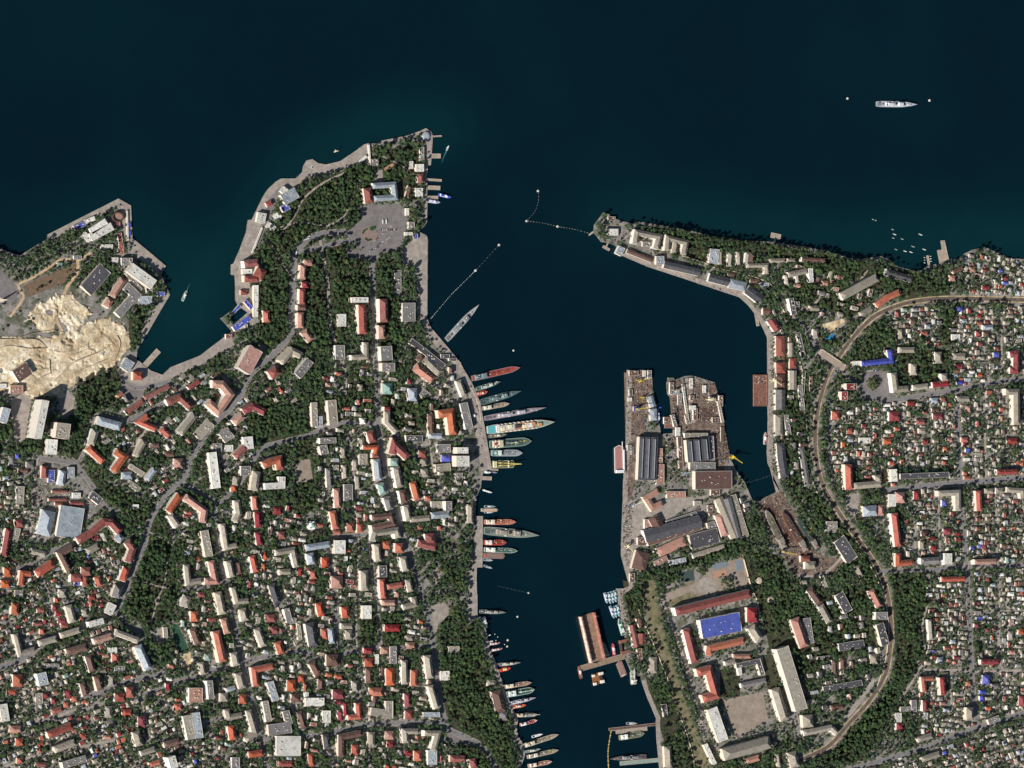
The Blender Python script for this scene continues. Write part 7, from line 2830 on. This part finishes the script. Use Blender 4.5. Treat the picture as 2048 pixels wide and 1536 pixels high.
# ------------------------------------------------------------------ trees
def crown_mesh(seed, tall=1.0):
    """a crown of lumpy lobes wrapped in loose leaf clumps, about 2 units wide"""
    import bmesh
    r = random.Random(seed)
    mb = MB()
    lobes = []
    for k in range(7):
        a = 2 * math.pi * k / 6 + r.uniform(-.4, .4)
        d = 0.0 if k == 6 else r.uniform(.38, .58)
        lobes.append((d * math.cos(a), d * math.sin(a), r.uniform(.15, .4) + (0.35 if k == 6 else 0), r.uniform(.3, .46)))
    for x, y, z, s in lobes:
        bm = bmesh.new()
        bmesh.ops.create_icosphere(bm, subdivisions=1, radius=1.0)
        i = len(mb.v)
        for v_ in bm.verts:
            q = s * r.uniform(.72, 1.08)
            mb.v.append((x + v_.co.x * q, y + v_.co.y * q, (z + v_.co.z * q * .8) * tall))
        for f_ in bm.faces:
            mb.f.append(tuple(i + v_.index for v_ in f_.verts))
        bm.free()
        for q in range(34):
            u, w = r.uniform(0, 2 * math.pi), r.uniform(-.25, 1)
            c = math.sqrt(max(0, 1 - w * w))
            R = s * r.uniform(.9, 1.28)
            p = Vector((x + R * c * math.cos(u), y + R * c * math.sin(u), (z + R * w * .8) * tall))
            t = Vector((r.gauss(0, 1), r.gauss(0, 1), r.gauss(0, .7))).normalized()
            b = t.cross(Vector((r.gauss(0, 1), r.gauss(0, 1), r.gauss(0, 1)))).normalized()
            e = r.uniform(.07, .14)
            i = len(mb.v)
            mb.v += [tuple(p - t * e), tuple(p + b * e * .7), tuple(p + t * e), tuple(p - b * e * .7)]
            mb.f.append((i, i + 1, i + 2, i + 3))
    return mb
def trunk_mesh():
    r = random.Random(1)
    mb = MB().cyl(0, 0, -3.2, .1, 3.25, 7, .55)
    for k in range(4):
        a = k * 1.6
        mb.bar((0, 0, -.1), (.4 * math.cos(a), .4 * math.sin(a), .3), .045)
    return mb
BARK = plain('bark', (98, 82, 66), (70, 58, 46), 2.0)
CROWNS = [crown_mesh(s, t).mesh('crown', leaf_mat('broad')) for s, t in ((1, 1), (2, 1.1), (3, .9), (4, 1.0), (5, 1.25), (6, .95))]
TRUNK = trunk_mesh().mesh('trunk', BARK)

def grow():
    r = random.Random(4)
    rs = np.random.RandomState(8)
    wide = np.zeros((GH, GW), np.uint8)
    for (m_, w_, p_), msk in zip(ROAD_LINES, ROADMASK):
        if w_ >= 4:
            wide |= msk
    Lr, Rr = offsets(RAIL, 7.5)
    for k in range(len(RAIL) - 1):
        fill(wide, [Lr[k], Lr[k + 1], Rr[k + 1], Rr[k]])
    wide = dilate(wide, 1)
    spots = []
    # gentle clumping
    cl = rs.rand(60, 80)
    def clump(px, py):
        u, v = (px + 80) / 30.0, (py + 80) / 30.0
        i, j = int(u), int(v)
        if not (0 <= i < 78 and 0 <= j < 58):
            return .5
        fu, fv = u - i, v - j
        return (cl[j, i] * (1 - fu) + cl[j, i + 1] * fu) * (1 - fv) + (cl[j + 1, i] * (1 - fu) + cl[j + 1, i + 1] * fu) * fv
    st = 5.3
    water = dilate((LAND == 0).astype(np.uint8), 3)
    shade = np.zeros((GH, GW), np.uint8)           # the strip behind tall walls stays mostly open
    bt = (BUILT > 0).astype(np.uint8)
    for dx, dy in ((1, 0), (2, 0), (3, 0), (2, -1), (1, -1), (1, -2), (2, -2)):
        shade |= np.roll(np.roll(bt, dx, 1), dy, 0)
    y = -60.0
    row = 0
    while y < 1600:
        x = -60.0 + (row % 2) * st / 2
        row += 1
        while x < 2110:
            px, py = x + r.uniform(-2.3, 2.3), y + r.uniform(-2.3, 2.3)
            x += st
            i, j = cell(px, py)
            if not (0 <= i < GW and 0 <= j < GH) or not LAND[j, i] or BUILT[j, i] or PAVED[j, i] or (wide[j, i] and r.random() < .8):
                continue
            D0 = float(DENS[j, i])
            d = D0 * (0.25 + 1.25 * clump(px, py)) if D0 > .84 else D0 * (0.35 + 1.6 * clump(px, py))
            if water[j, i] and D0 < .9:
                d *= .35
            if shade[j, i]:
                d *= .7
            if r.random() > d:
                continue
            if not at(LAND, px + 3, py) or not at(LAND, px - 2, py) or not at(LAND, px, py - 2) or not at(LAND, px, py + 2):
                continue
            if D0 > .75:
                rad = r.uniform(3.4, 7.2)
            else:
                rad = r.uniform(2.6, 4.4) if r.random() < .5 else r.uniform(4.2, 6.2)
            if r.random() < .06:
                rad *= 1.2
            nb = sum(1 for dx, dy in ((3, 0), (-3, 0), (0, 3), (0, -3)) if at(BUILT, px + dx, py + dy) or at(PAVED, px + dx, py + dy))
            if nb:
                rad = min(rad, 3.7)
            up = r.uniform(0, 8) if D0 > .75 and rad > 4 else r.uniform(0, 3.5)
            if D0 > .9 and py < 620 and px > 1150:
                up += r.uniform(4, 9)         # height added so their shadow on the water replaces the missing cliff's
            spots.append((rad, px, py, r.randrange(6), r.uniform(0, 6.28), up))
            if D0 > .75 or r.random() < .3:
                # an understorey shrub or young tree beside it
                qx, qy = px + r.uniform(-3, 3), py + r.uniform(-3, 3)
                if at(LAND, qx, qy) and not at(BUILT, qx, qy) and not at(PAVED, qx, qy):
                    spots.append((r.uniform(1.8, 3.2), qx, qy, r.randrange(6), r.uniform(0, 6.28), 0.0))
        y += st
    spots.sort(key=lambda q: -q[0])
    return spots
SPOTS = grow()
print('TREES', len(SPOTS))
def tree_height(rad, up=0.0):
    return rad * 1.25 + 2.8 + up
def plant():
    r = random.Random(14)
    inframe = [s for s in SPOTS if 10 < s[1] < 2038 and 10 < s[2] < 1526]
    solo = inframe[:300]
    ids = set(id(s) for s in solo)
    rest = [s for s in SPOTS if id(s) not in ids]
    for rad, px, py, k, rot, up in solo:
        h = tree_height(rad, up)
        x, y = P(px, py, GZ + h)
        t = empty('tree', (x, y, GZ))
        o = obj('crown', CROWNS[k], t, (0, 0, h))
        o.scale = (rad, rad, rad)
        o.rotation_euler.z = rot
        q = obj('trunk', TRUNK, t, (0, 0, h))
        q.scale = (rad, rad, h / 3.2 + .02)
        t['category'] = 'tree'
        PENDING.append((t, ('tall' if k == 4 else 'spreading' if k in (0, 2) else 'round-crowned') + ' large green tree', px, py, 'large trees of the parks and streets'))
    # the rest: one mass of trees, planted as instances
    col = bpy.data.collections.new('tree_kinds')
    for i, c in enumerate(CROWNS):
        full = MB()
        base = crown_mesh(i + 1, (1, 1.1, .9, 1, 1.25, .95)[i])
        tr = trunk_mesh()
        full.v = base.v + tr.v
        nb, nf = len(base.v), len(base.f)
        full.f = base.f + [tuple(a + nb for a in f) for f in tr.f]
        me = full.mesh('tree_kind', leaf_mat('broad'))
        me.materials.append(BARK)
        for p in me.polygons[nf:]:
            p.material_index = 1
        o = bpy.data.objects.new('tree_kind_%d' % i, me)
        col.objects.link(o)
    me = bpy.data.meshes.new('woodland')
    pts = []
    for rad, px, py, k, rot, up in rest:
        h = tree_height(rad, up)
        x, y = P(px, py, GZ + h)
        pts.append((x, y, GZ + h))
    me.from_pydata(pts, [], [])
    a = me.attributes.new('rad', 'FLOAT', 'POINT'); a.data.foreach_set('value', [s[0] for s in rest])
    a = me.attributes.new('pick', 'INT', 'POINT'); a.data.foreach_set('value', [s[3] for s in rest])
    a = me.attributes.new('spin', 'FLOAT', 'POINT'); a.data.foreach_set('value', [s[4] for s in rest])
    o = obj('woodland', me)
    tag(o, 'mass of green trees filling parks, yards and gardens', 'trees', kind='stuff')
    ng = bpy.data.node_groups.new('plant_trees', 'GeometryNodeTree')
    ng.interface.new_socket('Geometry', in_out='INPUT', socket_type='NodeSocketGeometry')
    ng.interface.new_socket('Geometry', in_out='OUTPUT', socket_type='NodeSocketGeometry')
    N = ng.nodes
    gi, go = N.new('NodeGroupInput'), N.new('NodeGroupOutput')
    m2p = N.new('GeometryNodeMeshToPoints')
    iop = N.new('GeometryNodeInstanceOnPoints')
    ci = N.new('GeometryNodeCollectionInfo')
    ci.inputs['Collection'].default_value = col
    ci.inputs['Separate Children'].default_value = True
    ci.inputs['Reset Children'].default_value = True
    def attr(nm, tp):
        q = N.new('GeometryNodeInputNamedAttribute'); q.data_type = tp
        q.inputs['Name'].default_value = nm
        return q.outputs['Attribute']
    cmb = N.new('ShaderNodeCombineXYZ')
    Lk = ng.links.new
    Lk(gi.outputs[0], m2p.inputs['Mesh'])
    Lk(m2p.outputs[0], iop.inputs['Points'])
    Lk(ci.outputs[0], iop.inputs['Instance'])
    iop.inputs['Pick Instance'].default_value = True
    Lk(attr('pick', 'INT'), iop.inputs['Instance Index'])
    Lk(attr('spin', 'FLOAT'), cmb.inputs['Z'])
    Lk(cmb.outputs[0], iop.inputs['Rotation'])
    Lk(attr('rad', 'FLOAT'), iop.inputs['Scale'])
    Lk(iop.outputs[0], go.inputs[0])
    md = o.modifiers.new('plant', 'NODES')
    md.node_group = ng
plant()
give_labels()
